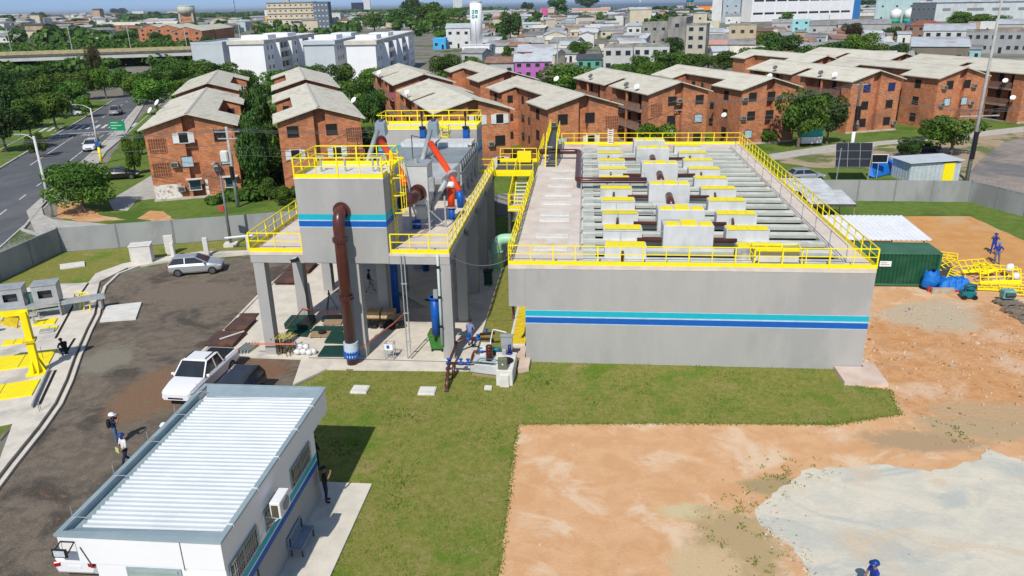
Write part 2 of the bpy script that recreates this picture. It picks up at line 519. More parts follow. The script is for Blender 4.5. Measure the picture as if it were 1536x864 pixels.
# service road of dark gravel
GR = [(-34.22, 12.61), (-33.46, 13.89), (-32.36, 15.06), (-30.74, 16.46), (-26.80, 18.18), (-24.57, 18.80), (-24.5, 24), (-3, 27), (-3, -3), (-13.1, -3.7), (-13.1, -45), (-14, -45), (-17.6, -30), (-22.73, -12.04), (-23.51, -9.05), (-24.27, -6.61), (-25.41, -4.02), (-27.00, -0.83), (-28.80, 3.09), (-29.84, 5.53), (-31.86, 9.12)]
sheet('gravel_road', GR, .008, GRAVEL)
slab('pit_cover_slab', [(-29.03, 4.41), (-30.24, 7.11), (-28.11, 7.97), (-26.82, 4.98)], -.02, .12, CONC_W)
KL = [(-17.6, -30), (-22.73, -12.04), (-23.51, -9.05), (-24.27, -6.61), (-25.41, -4.02), (-27.00, -0.83), (-28.80, 3.09), (-29.84, 5.53), (-31.86, 9.12), (-32.80, 11.04), (-33.46, 13.89), (-32.83, 15.87), (-31.16, 17.22), (-27.05, 18.71), (-24.88, 19.51)]
kerb('road_kerb', KL, .2, .13, CONC)
KL2 = [(p[0] - .42, p[1] + .05) for p in KL[:9]] + [(p[0] - .1, p[1] + .35) for p in KL[9:]]
kerb('drain_kerb', KL2[:9], .12, .15, CONC)
sheet('drain_shadow_gutter', [(-17.9, -30)] + [(p[0] - .2, p[1] + .02) for p in KL[1:9]] + [(p[0] - .4, p[1] + .03) for p in KL[1:9]][::-1], .006, mat('drain_shade', (.13, .115, .09), (.17, .15, .12), scale=2))  # shade in the gap between the kerbs is put into this strip's dark colour
# concrete path beside the gravel and pump station floor
slab('concrete_path', [(p[0] - .45, p[1] + .05) for p in KL[:9]] + [(-33.85, 12.02), (-33.55, 15.34), (-31.70, 16.94), (-29.07, 18.63), (-25.04, 19.88), (-25, 20.2), (-29.61, 19.72), (-32.27, 17.98), (-34.53, 16.32), (-35.32, 13.81), (-34.57, 11.70), (-37.01, 11.30), (-38, 11), (-41, 8), (-41, -8), (-30, -9), (-25.00, -10.13), (-25.42, -8.65), (-22.5, -14), (-20.8, -19), (-18.4, -30)], -.02, .12, CONC)
sheet('corner_grass', [(-25.87, -9.00), (-25.40, -8.72), (-25.04, -10.07), (-27, -11), (-30, -9.5), (-28, -8.8)], .128, GRASS)
sheet('corner_lawn', rough([(-42, 19.3), (-28.8, 23.4), (-24.8, 25), (-25.4, 20.3), (-29.61, 19.72), (-32.27, 17.98), (-34.53, 16.32), (-35.32, 13.81), (-34.66, 11.84), (-37.11, 11.44), (-38.2, 11), (-42, 8)], .8, .06, 12), .016, LAWN)
sheet('verge_lawn', rough([(-28.8, 23.4), (-5, 32.5), (-2.5, 30), (-2.5, 26.5), (-24.5, 24)], 1, .05, 13), .018, GRASS)
# slab below the elevated structure, walkway along the tank
slab('plant_floor_slab', [(-19.6, -.3), (-13.3, -.45), (-12.62, -3.75), (-11.35, -1.7), (-4.6, -1.5), (-3.05, -1.4), (-3.05, 25), (-19.4, 25), (-19.9, 17), (-20.1, 10.3)], -.02, .12, CONC)
kerb('slab_kerb', [(-19.65, -.3), (-19.75, 3.4), (-20.15, 10.3), (-19.9, 17.2)], .18, .2, CONC)
sheet('floor_joint', [(-12.9, -.42), (-4.3, -.5), (-4.3, -.44), (-12.9, -.34)], .125, mat('joint_dark', (.12, .11, .1)))
slab('office_apron', [(-9.5, -12.5), (-5.8, -12.5), (-5.9, -32), (-9.5, -32)], -.02, .1, CONC)

# outside: verge, pavement, avenue
sheet('outer_verge', rough([(-41.5, 20.4), (-28.8, 24.2), (-5, 33.2), (-1, 42), (24, 40.2), (42.3, 39.8), (47, 50), (60, 62), (74, 85), (110, 120), (60, 135), (-60, 130), (-84, 120), (-91.85, 122.06), (-73.68, 81.51), (-62.18, 58.34), (-50.06, 31.03)], 2, .2, 14), .006, GRASS)
sheet('verge_earth', rough([(-54.36, 36.50), (-52.89, 37.43), (-46.57, 31.90), (-42.36, 29.94), (-46.06, 29.10), (-50.39, 30.76)], .8, .2, 15), .014, DIRT)
sheet('verge_earth', rough([(-41.61, 30.47), (-41.98, 33.62), (-40.38, 33.38), (-37.39, 30.07), (-39.18, 29.28)], .8, .25, 16), .014, DIRT)
slab('block_path', [(-48.96, 37.50), (-51.58, 51.45), (-49.57, 49.09), (-44.20, 38.81), (-45.91, 37.86), (-44.37, 33.57), (-46.14, 33.80)], -.02, .05, PAVE)
slab('street_pavement', [(-93.44, 122.15), (-73.44, 81.50), (-67.84, 67.42), (-63.35, 58.34), (-64.09, 55.62), (-57.66, 41.14), (-55.10, 35.02), (-52.11, 31.24), (-49.87, 29.50), (-44.91, 28.40), (-28.8, 24.2), (-42, 20.2), (-42.6, 19.4), (-42.7, 16), (-45, 21), (-52.15, 29.19), (-55.14, 32.77), (-57.36, 37.95), (-65.96, 57.88), (-72.54, 73.18), (-80.36, 91.17), (-95.03, 122.23)], -.02, .13, PAVE)
slab('dusty_path', [(27.90, 64.74), (38.64, 72.35), (43.75, 73.94), (57.39, 80.17), (72.52, 88.30), (69.83, 83.03), (57.97, 77.15), (44.83, 71.73), (41.98, 68.61), (34.93, 65.67), (27.76, 61.02)], -.02, .05, PAVE)
sheet('bare_lot', rough([(27.96, 61.92), (36.08, 66.65), (45.35, 70.65), (59.42, 78.31), (70.48, 84.31), (63.94, 71.49), (51.34, 56.75), (46.89, 49.93), (45.71, 49.22), (38.72, 52.04), (37.22, 56.72), (31.80, 55.89), (28.81, 58.38)], 1, .35, 17), .016, mat('bare_earth_lot', (.42, .31, .2), (.34, .27, .17), scale=.6, rough=.95, bump=.6, c=(.13, .16, .05), cscale=.2, cpos=(.5, .6), detail=12))
sheet('side_street', [(67.64, 78.74), (62.29, 73.67), (53.28, 60.96), (47.86, 52.10), (45.51, 47.17), (46, 43), (52, 28), (75, 28), (100, 84), (80, 84)], .022, ROADDUST)
AV = [(-97, 128.5), (-75.5, 81.5), (-62, 50), (-54.5, 33.5), (-48.5, 20.5), (-46, 12), (-44, -12), (-66, -12), (-74, 51.5), (-107, 132.5), (-118, 160), (-116, 175), (-100, 182), (-88, 178), (-88, 165), (-101, 160), (-104, 150)]
sheet('avenue', AV, .012, ASPH)
kerb('avenue_kerb', [(-95.53, 125.80), (-75.6, 81.5), (-62.2, 50), (-55.2, 35.3), (-50.6, 26), (-47.5, 24.2)], .25, .16, PAVE)
kerb('avenue_kerb', [(-72.5, 40), (-74, 51.5), (-107, 132.5)], .3, .15, PAVE)
sheet('far_verge', rough([(-74.3, 51.8), (-107.3, 132.8), (-150, 150), (-170, 90), (-100, 30), (-80, -10), (-66, -10)], 2, .3, 18), .008, GRASS)
b = MB()
# lane dashes, edge lines, crossing
dv = Vector((-33, 81, 0)).normalized()
nv = Vector((dv.y, -dv.x, 0))


def mark(px, py, L_, w_):
    p = Vector((px, py, .018))
    q = p + dv * L_
    s = nv * w_ / 2
    b.add([p - s, p + s, q + s, q - s], [(0, 1, 2, 3)])


base = Vector((-53.2, 33.0, 0))
lanes = [4.3, 8.9, 13.3]
for off in (4.3, 13.3):
    for k in range(-3, 5):
        p = base - nv * off + dv * (k * 7.2)
        mark(p.x, p.y, 2.6, .16)
for off in (4.3, 8.9):
    p = base - nv * off + dv * 30
    mark(p.x, p.y, 26, .16)
for off in (.6, 17.2):
    p = base - nv * off - dv * 20
    mark(p.x, p.y, 130, .13)
p = base - nv * .7 + dv * 60
q = p - nv * 12.5
b.add([p + Vector((0, 0, .018)), q + Vector((0, 0, .018)), q + dv * .5 + Vector((0, 0, .018)), p + dv * .5 + Vector((0, 0, .018))], [(3, 2, 1, 0)])
for k in range(13):
    p = base - nv * (1.1 + k * 1.25) + dv * 65
    mark(p.x, p.y, 5, .55)
for off in (4.3, 8.9):
    for k in range(6):
        p = base - nv * off + dv * (74 + k * 7)
        mark(p.x, p.y, 2.6, .18)
kind(b.build('road_markings', ROADPAINT))
for off in (2.5, 6.6, 11.0):
    cu = bpy.data.curves.new('road_text', 'FONT')
    cu.body = 'PARE'
    cu.size = 1.0
    cu.align_x = 'CENTER'
    o = bpy.data.objects.new('road_lettering', cu)
    C.objects.link(o)
    bpy.context.view_layer.update()
    me = bpy.data.meshes.new_from_object(o.evaluated_get(bpy.context.evaluated_depsgraph_get()))
    bpy.data.objects.remove(o)
    p = base - nv * off + dv * 56
    o = bpy.data.objects.new('road_lettering', me)
    me.materials.clear(); me.materials.append(ROADPAINT)
    C.objects.link(o)
    o.location = (p.x, p.y, .019)
    o.rotation_euler = (0, 0, math.atan2(nv.y, nv.x))
    o.scale = (1.15, 4.2, 1)
    kind(o)
# creek and marsh beyond the viaduct
sheet('creek_water', rough([(-317.87, 400.49), (-364.56, 477.11), (-388.59, 524.23), (-395.49, 548.81), (-362.33, 495.52), (-340.31, 452.53), (-301.07, 389.60)], 8, 2, 20), .03, mat('creek', (.12, .15, .17), rough=.25))
sheet('marsh', rough([(-347.97, 407.83), (-604.54, 780.23), (-586.15, 858.59), (-348.14, 581.61), (-238.43, 440.67), (-197.83, 358.83), (-258.06, 349.07)], 15, 4, 21), .01, mat('marsh_grass', (.10, .14, .04), (.07, .105, .03), scale=.08, c=(.19, .17, .09), cscale=.02, detail=10))

# loose stones and rubble on the orange earth
b = MB()
rr = random.Random(3)


def stone(x, y, s, m=0):
    vs = []
    for k in range(8):
        vs.append((x + (1 if k & 1 else -1) * s * rr.uniform(.5, 1), y + (1 if k & 2 else -1) * s * rr.uniform(.4, 1), .01 + (s * rr.uniform(.5, 1.0) if k & 4 else 0)))
    b.add(vs, [(0, 2, 3, 1), (4, 5, 7, 6), (0, 1, 5, 4), (1, 3, 7, 5), (3, 2, 6, 7), (2, 0, 4, 6)], m)


for k in range(900):
    x, y = rr.uniform(19, 33), rr.gauss(2.5, 4.5)
    if not (19.4 < x < 33 and -6.5 < y < 12) or x - 19 < -(y + 2) * .3:
        continue
    s = abs(rr.gauss(0, .03)) + .018
    stone(x, y, s if rr.random() > .025 else s * 2.2, rr.choice((0, 3, 3, 1, 3, 0, 2)))
for k in range(130):
    stone(18.9 + abs(rr.gauss(0, .5)), rr.uniform(.3, 4.5), rr.uniform(.03, .14), rr.choice((0, 0, 1)))
for k in range(350):
    stone(rr.uniform(.6, 24), rr.uniform(-19, -6.9), abs(rr.gauss(0, .014)) + .008, rr.choice((3, 3, 0, 1)))
for k in range(160):
    t = rr.random()
    stone(10.4 + t * 1.5 + rr.gauss(0, .25), -13.2 - t * 4 + rr.gauss(0, .5), rr.uniform(.02, .06), rr.choice((0, 0, 2)))
kind(b.build('rubble', [mat('rubble_pale', (.64, .53, .42), (.55, .44, .33), scale=6), mat('rubble_brown', (.30, .19, .12)), mat('rubble_grey', (.42, .34, .26)), mat('rubble_clod', (.60, .38, .22), (.5, .28, .14), scale=6)]), 'stuff')
# grass blades: denser in the green patches, ragged along the lawn's edge
from mathutils import noise as mn
LP = [(-12.4, -3.6), (-11.4, -1.75), (-4.6, -1.55), (-.3, .05), (17.4, 0), (17.4, -1.95), (19.51, -2.38), (19.08, -4.92), (15.50, -6.16), (10.69, -6.33), (4.17, -6.72), (0.12, -7.03), (.15, -10), (.3, -17.6), (.4, -24), (-5.85, -24), (-5.85, -12.6), (-13, -12.6)]


def inside(x, y, P_):
    c = False
    for i in range(len(P_)):
        a, q = P_[i], P_[i - 1]
        if (a[1] > y) != (q[1] > y) and x < (q[0] - a[0]) * (y - a[1]) / (q[1] - a[1]) + a[0]:
            c = not c
    return c


b = MB()
at = []


def blade(x, y, h_, col):
    a = rr.uniform(0, 2 * PI)
    w_ = h_ * .55
    dx, dy = math.cos(a), math.sin(a)
    lx, ly = rr.gauss(0, .5) * h_, rr.gauss(0, .5) * h_
    b.v += [(x - dx * w_, y - dy * w_, .018), (x + dx * w_, y + dy * w_, .018), (x + lx, y + ly, .02 + h_)]
    k = len(b.v)
    b.f.append((k - 3, k - 2, k - 1)); b.m.append(0)
    at.append(min(1, max(0, col)))


n = 0
while n < 42000:
    x, y = rr.uniform(-13, 19), rr.uniform(-22, 0)
    if not inside(x, y, LP):
        continue
    d_ = mn.noise((x * .55, y * .55, 3)) * .6 + mn.noise((x * 1.9, y * 1.9, 7)) * .5
    if d_ < -.25 and rr.random() < .75:
        n += 1
        continue
    n += 1
    blade(x, y, rr.uniform(.025, .06) + max(0, d_) * .05, .62 - d_ * 1.1 + rr.gauss(0, .22))
for i in (5, 6, 7, 8, 9, 10, 11, 12, 13):
    p_, q_ = Vector(LP[i]), Vector(LP[(i + 1) % len(LP)])
    for k in range(int((q_ - p_).length * 80)):
        c_ = p_.lerp(q_, rr.random())
        blade(c_.x + rr.gauss(0, .09), c_.y + rr.gauss(0, .09), rr.uniform(.03, .09), rr.gauss(.5, .3))
for k in range(2600):
    c_ = rr.choice(((11.76, -11.34), (10.06, -12.93), (9.47, -14.65), (10.08, -16.48), (12.72, -10.29), (20.91, -6.56)))
    x, y = c_[0] + rr.gauss(0, .8), c_[1] + rr.gauss(0, .6)
    if mn.noise((x * 2, y * 2, 1)) > .12:
        blade(x, y, rr.uniform(.03, .1), rr.gauss(.45, .3))
o = b.build('grass', leaf_mat('grass_blade', (.09, .185, .02), (.175, .225, .034), (.32, .275, .09)))
A = o.data.attributes.new('leaf', 'FLOAT', 'FACE')
A.data.foreach_set('value', at)
kind(o, 'stuff')
# ================================================================ the treatment tank


def railing(b, line, z, h=1.1, toe=.22, step=1.25, r=.028, closed=False, m=0, start_post=True):
    """yellow guard rail: posts, two rails, toe board"""
    pts = [Vector((p[0], p[1], p[2] if len(p) > 2 else z)) for p in line]
    if closed:
        pts.append(pts[0])
    for i in range(len(pts) - 1):
        p, q = pts[i], pts[i + 1]
        L_ = (q - p).length
        k = max(1, round(L_ / step))
        for t in range(k + 1):
            if t == 0 and i > 0:
                continue
            c = p + (q - p) * (t / k)
            wide = 1.5 if t % 2 == 0 else 1
            b.obox(c.x, c.y, c.z, .05 * wide, .05 * wide, h, math.atan2(q.y - p.y, q.x - p.x), m)
        up = Vector((0, 0, 1))
        b.bar(p + up * h, q + up * h, .055, .055, m)
        b.bar(p + up * (h * .58), q + up * (h * .58), .042, .042, m)
        if toe:
            b.bar(p + up * toe / 2, q + up * toe / 2, .03, toe, m)


def elbow(p0, corner, p1, r, n=6):
    """points round a pipe bend"""
    p0, c, p1 = Vector(p0), Vector(corner), Vector(p1)
    a, d = c + (p0 - c).normalized() * r, c + (p1 - c).normalized() * r
    return [p0] + [(a * (1 - t) ** 2 + c * 2 * t * (1 - t) + d * t ** 2) for t in [i / n for i in range(n + 1)]] + [p1]


def bend(pts, r, n=5):
    pts = [Vector(p) for p in pts]
    out = [pts[0]]
    for i in range(1, len(pts) - 1):
        out += elbow(pts[i - 1], pts[i], pts[i + 1], r, n)[1:-1]
    return out + [pts[-1]]


T = thing('treatment_tank', 'huge grey concrete tank with turquoise and blue bands and a yellow railed deck', 'tank', (9.4, 0, 0))
b = MB()
b.box(0, 18.8, 0, .35, 0, 5.75).box(18.45, 18.8, .35, 38.6, 0, 5.75).box(0, .35, .35, 38.6, 0, 5.75).box(.35, 18.45, 38.3, 38.6, 0, 5.75)
b.build('wall', GREY, T)
b = MB().box(-.93, -.003, -.02, 38.6, 3.5, 5.75)
b.build('overhanging_channel', GREY, T)
b = MB()
b.box(-.93, 3.2, -.02, 38.6, 5.75, 6.0).box(17.35, 18.8, -.02, 38.6, 5.75, 6.0).box(3.2, 17.35, -.02, .7, 5.75, 6.0).box(3.2, 17.35, 36.2, 38.6, 5.75, 6.0)
b.build('deck_slab', CONC_D, T)
b = MB().box(-.003, 18.803, -.004, -.0005, 2.93, 3.25)
b.box(-.004, -.0005, 0, 38.6, 2.93, 3.25)
b.build('turquoise_band', TEAL, T)
b = MB().box(-.003, 18.803, -.004, -.0005, 2.5, 2.84)
b.box(-.004, -.0005, 0, 38.6, 2.5, 2.84)
b.build('blue_band', BLUE, T)
b = MB().box(-.002, 18.802, -.004, -.0005, 2.842, 2.928).box(-.002, 18.802, -.004, -.0005, 2.45, 2.498).box(-.002, 18.802, -.004, -.0005, 3.252, 3.285)
b.build('white_line', mat('pale_blue_line', (.45, .62, .75)), T)
b = MB().box(3.2, 17.35, .7, 36.2, 4.4, 5.2)
b.build('water', mat('tank_water', (.02, .025, .022), (.035, .04, .035), rough=.2), T)
# precast beams across the deck, with open slots
v = .75
k = 0
bb = []
while v < 36.0:
    x = MB().box(3.2, 17.35, v, v + .62, 5.84, 6.03).build('precast_beam', CONC_B, T)
    MB().box(3.2, 17.35, v + .02, v + .6, 6.031, 6.06).build('beam_top', CONC_T, x)
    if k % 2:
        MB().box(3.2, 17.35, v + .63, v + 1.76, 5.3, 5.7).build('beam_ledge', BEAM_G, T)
    MB().box(3.2, 3.95, v + .622, v + 1.768, 5.8, 6.0).build('edge_slab', CONC_B, T)
    v += 1.77
    k += 1
# chambers with yellow lids in three rows
for k in range(10):
    v = 1.2 + 3.55 * k
    for u0, u1 in ((4.42, 6.76), (11.72, 14.25)):
        o = MB().box(u0, u1, v, v + .95, 5.9, 6.72).build('vent_chamber', CONC_H if k or u0 < 8 else mat('stained_precast', (.42, .43, .43), (.2, .21, .21), scale=2.5), T, bevel=.02)
        q = MB()
        n = 3 if u0 < 8 else 4
        for t in range(n):
            x0 = u0 + .06 + (u1 - u0 - .12) * t / n
            q.box(x0, x0 + (u1 - u0 - .12) / n - .02, v - .04, v + .9, 6.722, 6.76)
        q.build('yellow_lid', YEL, o)
        MB().tube([(u0 + .9, v - .9, 6.05), (u0 + .98, v - .35, 6.28), (u0 + 1.0, v + .02, 6.42)], .085, 8).build('inlet_pipe', BROWN, T, smooth=True) if k % 2 == 0 else None
for j, v in enumerate((3.35, 6.95, 14.1, 21.6, 28.6, 32.6)):
    o = MB().box(7.86, 10.75, v, v + 1.55, 5.9, 7.33).build('tall_chamber', CONC_H, T, bevel=.02)
    q = MB()
    for x0, x1, dv_ in ((8.0, 8.75, .0), (8.9, 9.8, .38), (9.95, 10.65, .0)):
        q.box(x0, x1, v + .08, v + .85 + dv_, 7.332, 7.39)
    q.build('yellow_lid', YEL, o)
    if j in (2, 3, 4):
        MB().tube([(9.35, v - 1.5, 6.15), (9.3, v - .75, 6.4), (9.28, v + .02, 6.55)], .26, 12).build('inlet_pipe', BROWN, T, smooth=True)
for v in (3.95, 7.55, 14.7, 22.2, 29.2):
    MB().tube([(6.4, v, 6.3), (12.2, v, 6.3)], .13, 10).build('cross_pipe', BROWN, T, smooth=True)
for x0, v in ((.3, 2.6), (.3, 5.2), (.3, 8.9), (.3, 10.3), (.3, 13.45), (.35, 16), (.4, 19), (.45, 22), (.5, 25)):
    MB().box(x0, x0 + 2.0, v, v + .75, 5.99, 6.06).build('access_cover', CONC_W, T)
b = MB()
b.bar((3.02, 2.7, 6.12), (3.02, 33.4, 6.12), .06, .06)
for v in range(3, 34, 3):
    b.box(2.98, 3.06, v, v + .06, 6.0, 6.95)
for k, (v, x1) in enumerate(((3.6, 8.6), (8.2, 7.7), (10.5, 7.8), (17, 8), (20, 8), (24, 8), (26.5, 8.2), (30, 8.3))):
    b.bar((3.02, v, 6.9), (x1, v, 6.9), .035, .035)
    b.box(x1 - .02, x1 + .02, v - .02, v + .02, 6.0, 6.9)
    b.box(5.4, 5.44, v - .02, v + .02, 6.0, 6.9)
for v in range(1, 37, 3):
    b.obox(17.5, v, 6, .05, .05, .95)
b.bar((17.5, 1, 6.95), (17.5, 36, 6.95), .035, .035)
b.bar((17.42, 1, 6.2), (17.42, 36, 6.2), .05, .05)
b.build('water_spray_line', STEEL, T)
MB().tube(bend([(-4.2, 30.3, 6.75), (2.75, 30.3, 6.75), (2.75, 18.1, 6.75), (8.0, 18.1, 6.75)], .5), .24, 12).build('main_pipe', BROWN, T, smooth=True)
b = MB()
for p in ((2.75, 24, 6), (2.75, 20, 6), (5, 18.1, 6), (0, 30.3, 6), (-2.5, 30.3, 6)):
    b.obox(p[0], p[1], 6.0, .15, .15, .55)
b.build('pipe_support', STEEL, T)
b = MB()
railing(b, [(-.9, 21.2), (-.9, 0), (18.77, 0), (18.77, 38.55), (.9, 38.55)], 6.0)
railing(b, [(-.9, 27), (-.9, 38.5)], 6.0)
railing(b, [(-.2, 26.9, 6.0), (-.2, 29.6, 7.45), (-.2, 38.5, 7.45)], 6.0, toe=.1)
railing(b, [(.75, 26.9, 6.0), (.75, 29.6, 7.45), (.75, 37, 7.45)], 6.0, toe=.1)
b.build('guard_rail', YEL, T)
b = MB()
for k in range(7):
    b.box(-.18, .73, 26.9 + k * .38, 27.3 + k * .38, 6.0 + k * .2, 6.06 + k * .2)
b.box(-.18, .73, 29.55, 38.4, 7.35, 7.42)
b.build('steps', STEEL_D, T)
b = MB()
for s in (5.6, 6.1):
    b.tube([(s, 37.4, 5.9), (s, 38.3, 7.6)], .03, 6)
for k in range(8):
    t = k / 8
    b.box(5.6, 6.1, 37.4 + .9 * t, 37.46 + .9 * t, 6.0 + 1.6 * t, 6.08 + 1.6 * t)
b.build('white_ladder', WHITE, T)
b = MB().box(12.5, 14.85, .5, 1.15, 6.0, 6.75)
b.build('front_hatch', CONC_H, T)
b = MB()
railing(b, [(12.42, .1), (12.42, 1.2), (14.9, 1.2), (14.9, .1)], 6.0, h=.95, toe=.0, step=.8)
b.box(12.45, 14.87, .3, 1.1, 6.752, 6.8)
b.build('hatch_frame', YEL, T)

# mint pipe from ground up to the tank's channel
b = MB()
b.tube(bend([(-3.45, 16.2, 0), (-3.45, 16.2, 2.55), (.2, 16.2, 2.55)], .7), .42, 16)
b.cyl(-3.45, 16.2, 1.5, 1.6, .5, 16).cyl(-3.45, 16.2, 0.1, .2, .54, 16)
o = b.build('drain_pipe', MINT, smooth=True)
tag(o, 'mint green bent pipe rising beside the left side of the grey tank', 'pipe')
# yellow grating over the trench along the tank's left flank
t = thing('trench_cover', 'bright yellow grating strip over a trench along the left foot of the grey tank', 'grating', (-.6, 5, 0))
b = MB()
for k in range(15):
    b.box(-1.02, -.2, 1.9 + k * 1.5, 3.36 + k * 1.5, .2, .27)
b.build('grating', YELD, t)
MB().box(-1.18, -1.022, 1.8, 24.4, 0, .3).box(-1.02, -.2, 1.8, 1.89, 0, .29).build('border', CONC_W, t)
MB().box(-1.0, -.1, .5, 1.78, 0, .2).build('end_slab', mat('pink_concrete', (.56, .42, .33)), t)
MB().box(-.85, -.7, .9, 1.05, 2.3, 3.49).build('hanging_post', RUST, t)

# ================================================================ the elevated platform
E_ = thing('elevated_platform', 'grey concrete platform on tall square columns with yellow guard rails, left of the big tank', 'platform', (-10, 0, 0))
for v in (.25, 5.8, 11.0, 16.2, 21.4):
    for u in (-15.3, -9.75, -4.5):
        n = 'column'
        MB().box(u - .32, u + .32, v - .32, v + .32, .12, 5.95).build(n, GREY, E_)
b = MB()
for u in (-15.35, -9.75, -4.52):
    b.box(u - .3, u + .3, .3, 24, 5.97, 6.4)
for v in (5.8, 11, 16.2, 21.4):
    b.box(-15.7, -4.22, v - .25, v + .25, 5.98, 6.41)
b.box(-15.72, -4.2, -.1, .35, 5.96, 6.42)
b.build('beam', GREY, E_)
b = MB().box(-15.75, -4.18, -.12, 24.2, 6.42, 6.6)
b.build('deck_slab', CONC_D, E_)
b = MB()
railing(b, [(-12.62, -.07), (-15.7, -.07), (-15.7, 24)], 6.6)
railing(b, [(-7.5, -.07), (-4.23, -.07), (-4.23, 21.6)], 6.6)
b.build('guard_rail', YEL, E_)
b = MB()
for x, z in ((-6.95, 0), (-6.75, 0)):
    b.tube([(x, -.2, .1), (x, -.2, 6.5)], .035, 6)
for z in (1.2, 3.0, 4.8):
    b.box(-7.02, -6.68, -.24, -.16, z, z + .05)
b.build('conduit', STEEL, E_)
b = MB().tube([(-4.85, -.22, 1.1), (-4.85, -.22, 6.6)], .075, 8)
b.build('drain_pipe', mat('pale_grey_pipe', (.55, .62, .58)), E_, smooth=True)
b = MB()
for z in (2.2, 4.0, 5.8):
    b.box(-4.93, -4.76, -.32, -.2, z, z + .14)
b.build('pipe_clamp', BLACK, E_)
b = MB().box(-5.2, -4.95, -.28, -.12, 4.0, 4.5)
b.build('junction_box', STEEL_L, E_)
b = MB().obox(-13.0, -.32, 6.12, .38, .3, .2, 0, 0, .3)
o = tag(b.build('floodlight', BLACK), 'small black floodlight under the left balcony of the concrete platform', 'floodlight')
MB().obox(-13.02, -.36, 6.33, .3, .22, .02, 0, 0, .3).build('lens', mat('lamp_glass', (.6, .65, .7), rough=.2), o)

# inlet chamber: the tall grey box with painted bands
I_ = thing('inlet_chamber', 'tall grey concrete box with turquoise and blue bands standing on the front of the platform', 'chamber', (-10, 2, 6.6))
MB().box(-12.58, -7.62, -.14, 3.6, 6.0, 10.8).build('wall', GREY, I_)
for nm, z0, z1, M_ in (('turquoise_band', 8.52, 8.84, TEAL), ('blue_band', 8.13, 8.45, BLUE)):
    b = MB().box(-12.585, -7.612, -.146, -.1405, z0, z1).box(-7.6195, -7.614, -.14, 3.6, z0, z1)
    b.build(nm, M_, I_)
MB().box(-12.583, -7.62, -.1455, -.1405, 8.452, 8.518).box(-12.583, -7.62, -.1455, -.1405, 8.07, 8.128).build('white_line', mat('pale_blue_line', (.45, .62, .75)), I_)
MB().box(-12.6, -7.6, -.16, 3.65, 10.802, 10.86).build('roof_slab', CONC_W, I_)
b = MB()
railing(b, [(-12.55, -.1), (-7.65, -.1), (-7.65, 1.0)], 10.86)
railing(b, [(-7.65, 2.0), (-7.65, 3.6), (-12.55, 3.6), (-12.55, -.1)], 10.86)
b.build('guard_rail', YEL, I_)
b = MB()
for x in (-11.6, -10.2, -8.6, -8.3):
    b.obox(x, 1.6, 10.86, .1, .1, .9)
b.obox(-11.6, 1.6, 11.7, .5, .12, .08).obox(-8.45, 1.6, 11.7, .6, .12, .08)
b.build('gate_spindle', STEEL_L, I_)
# caged ladder on its right side
b = MB()
for v in (1.25, 1.75):
    b.bar((-7.5, v, 6.6), (-7.5, v, 12), .05, .05)
for k in range(16):
    b.bar((-7.5, 1.25, 6.8 + k * .28), (-7.5, 1.75, 6.8 + k * .28), .03, .03)
for z in (8.6, 9.6, 10.6, 11.6):
    pts = [(-7.5 + .7 * math.sin(PI * i / 8), 1.5 - .42 * math.cos(PI * i / 8), z) for i in range(9)]
    for i in range(8):
        b.bar(pts[i], pts[i + 1], .03, .07)
for i in range(0, 9, 2):
    x, y = -7.5 + .7 * math.sin(PI * i / 8), 1.5 - .42 * math.cos(PI * i / 8)
    b.bar((x, y, 8.6), (x, y, 11.7), .035, .035)
o = tag(b.build('caged_ladder', YEL), 'yellow ladder in a round safety cage on the right side of the banded grey box', 'ladder')

# brown main in front of the box
t = thing('riser_pipe', 'thick dark red brown riser pipe bending into the front of the banded grey box', 'pipe', (-10.05, -.9, 0))
b = MB()
b.tube(elbow((-10.05, -.95, 0), (-10.05, -.95, 9.1), (-10.05, -.1, 9.1), .8, 8), .33, 20)
b.build('pipe_run', BROWN, t, smooth=True)
for z in (7.55, 4.15):
    MB().cyl(-10.05, -.95, z, z + .07, .43, 20).cyl(-10.05, -.95, z + .1, z + .17, .43, 20).build('flange', BROWN, t)
MB().tube([(-10.05, -.32, 9.1), (-10.05, -.24, 9.1)], .47, 20).build('flange', BROWN, t)
b = MB()
for k in range(14):
    a = 2 * PI * k / 14
    b.cyl(-10.05 + .39 * math.cos(a), -.95 + .39 * math.sin(a), 4.1, 4.38, .03, 6)
    b.cyl(-10.05 + .39 * math.cos(a), -.95 + .39 * math.sin(a), 7.5, 7.78, .03, 6)
b.build('bolt', STEEL_D, t)
MB().cyl(-10.05, -.95, .62, 1.5, .42, 20).build('coupling', mat('pale_blue_coupling', (.55, .66, .72)), t, smooth=False)
b = MB()
for k in range(18):
    a = 2 * PI * k / 18
    b.cyl(-10.05 + .44 * math.cos(a), -.95 + .44 * math.sin(a), .55, 1.0, .035, 6)
b.cyl(-10.05, -.95, .82, .93, .47, 20).cyl(-10.05, -.95, .55, .63, .47, 20)
b.build('coupling_bolts', BLUEP, t)

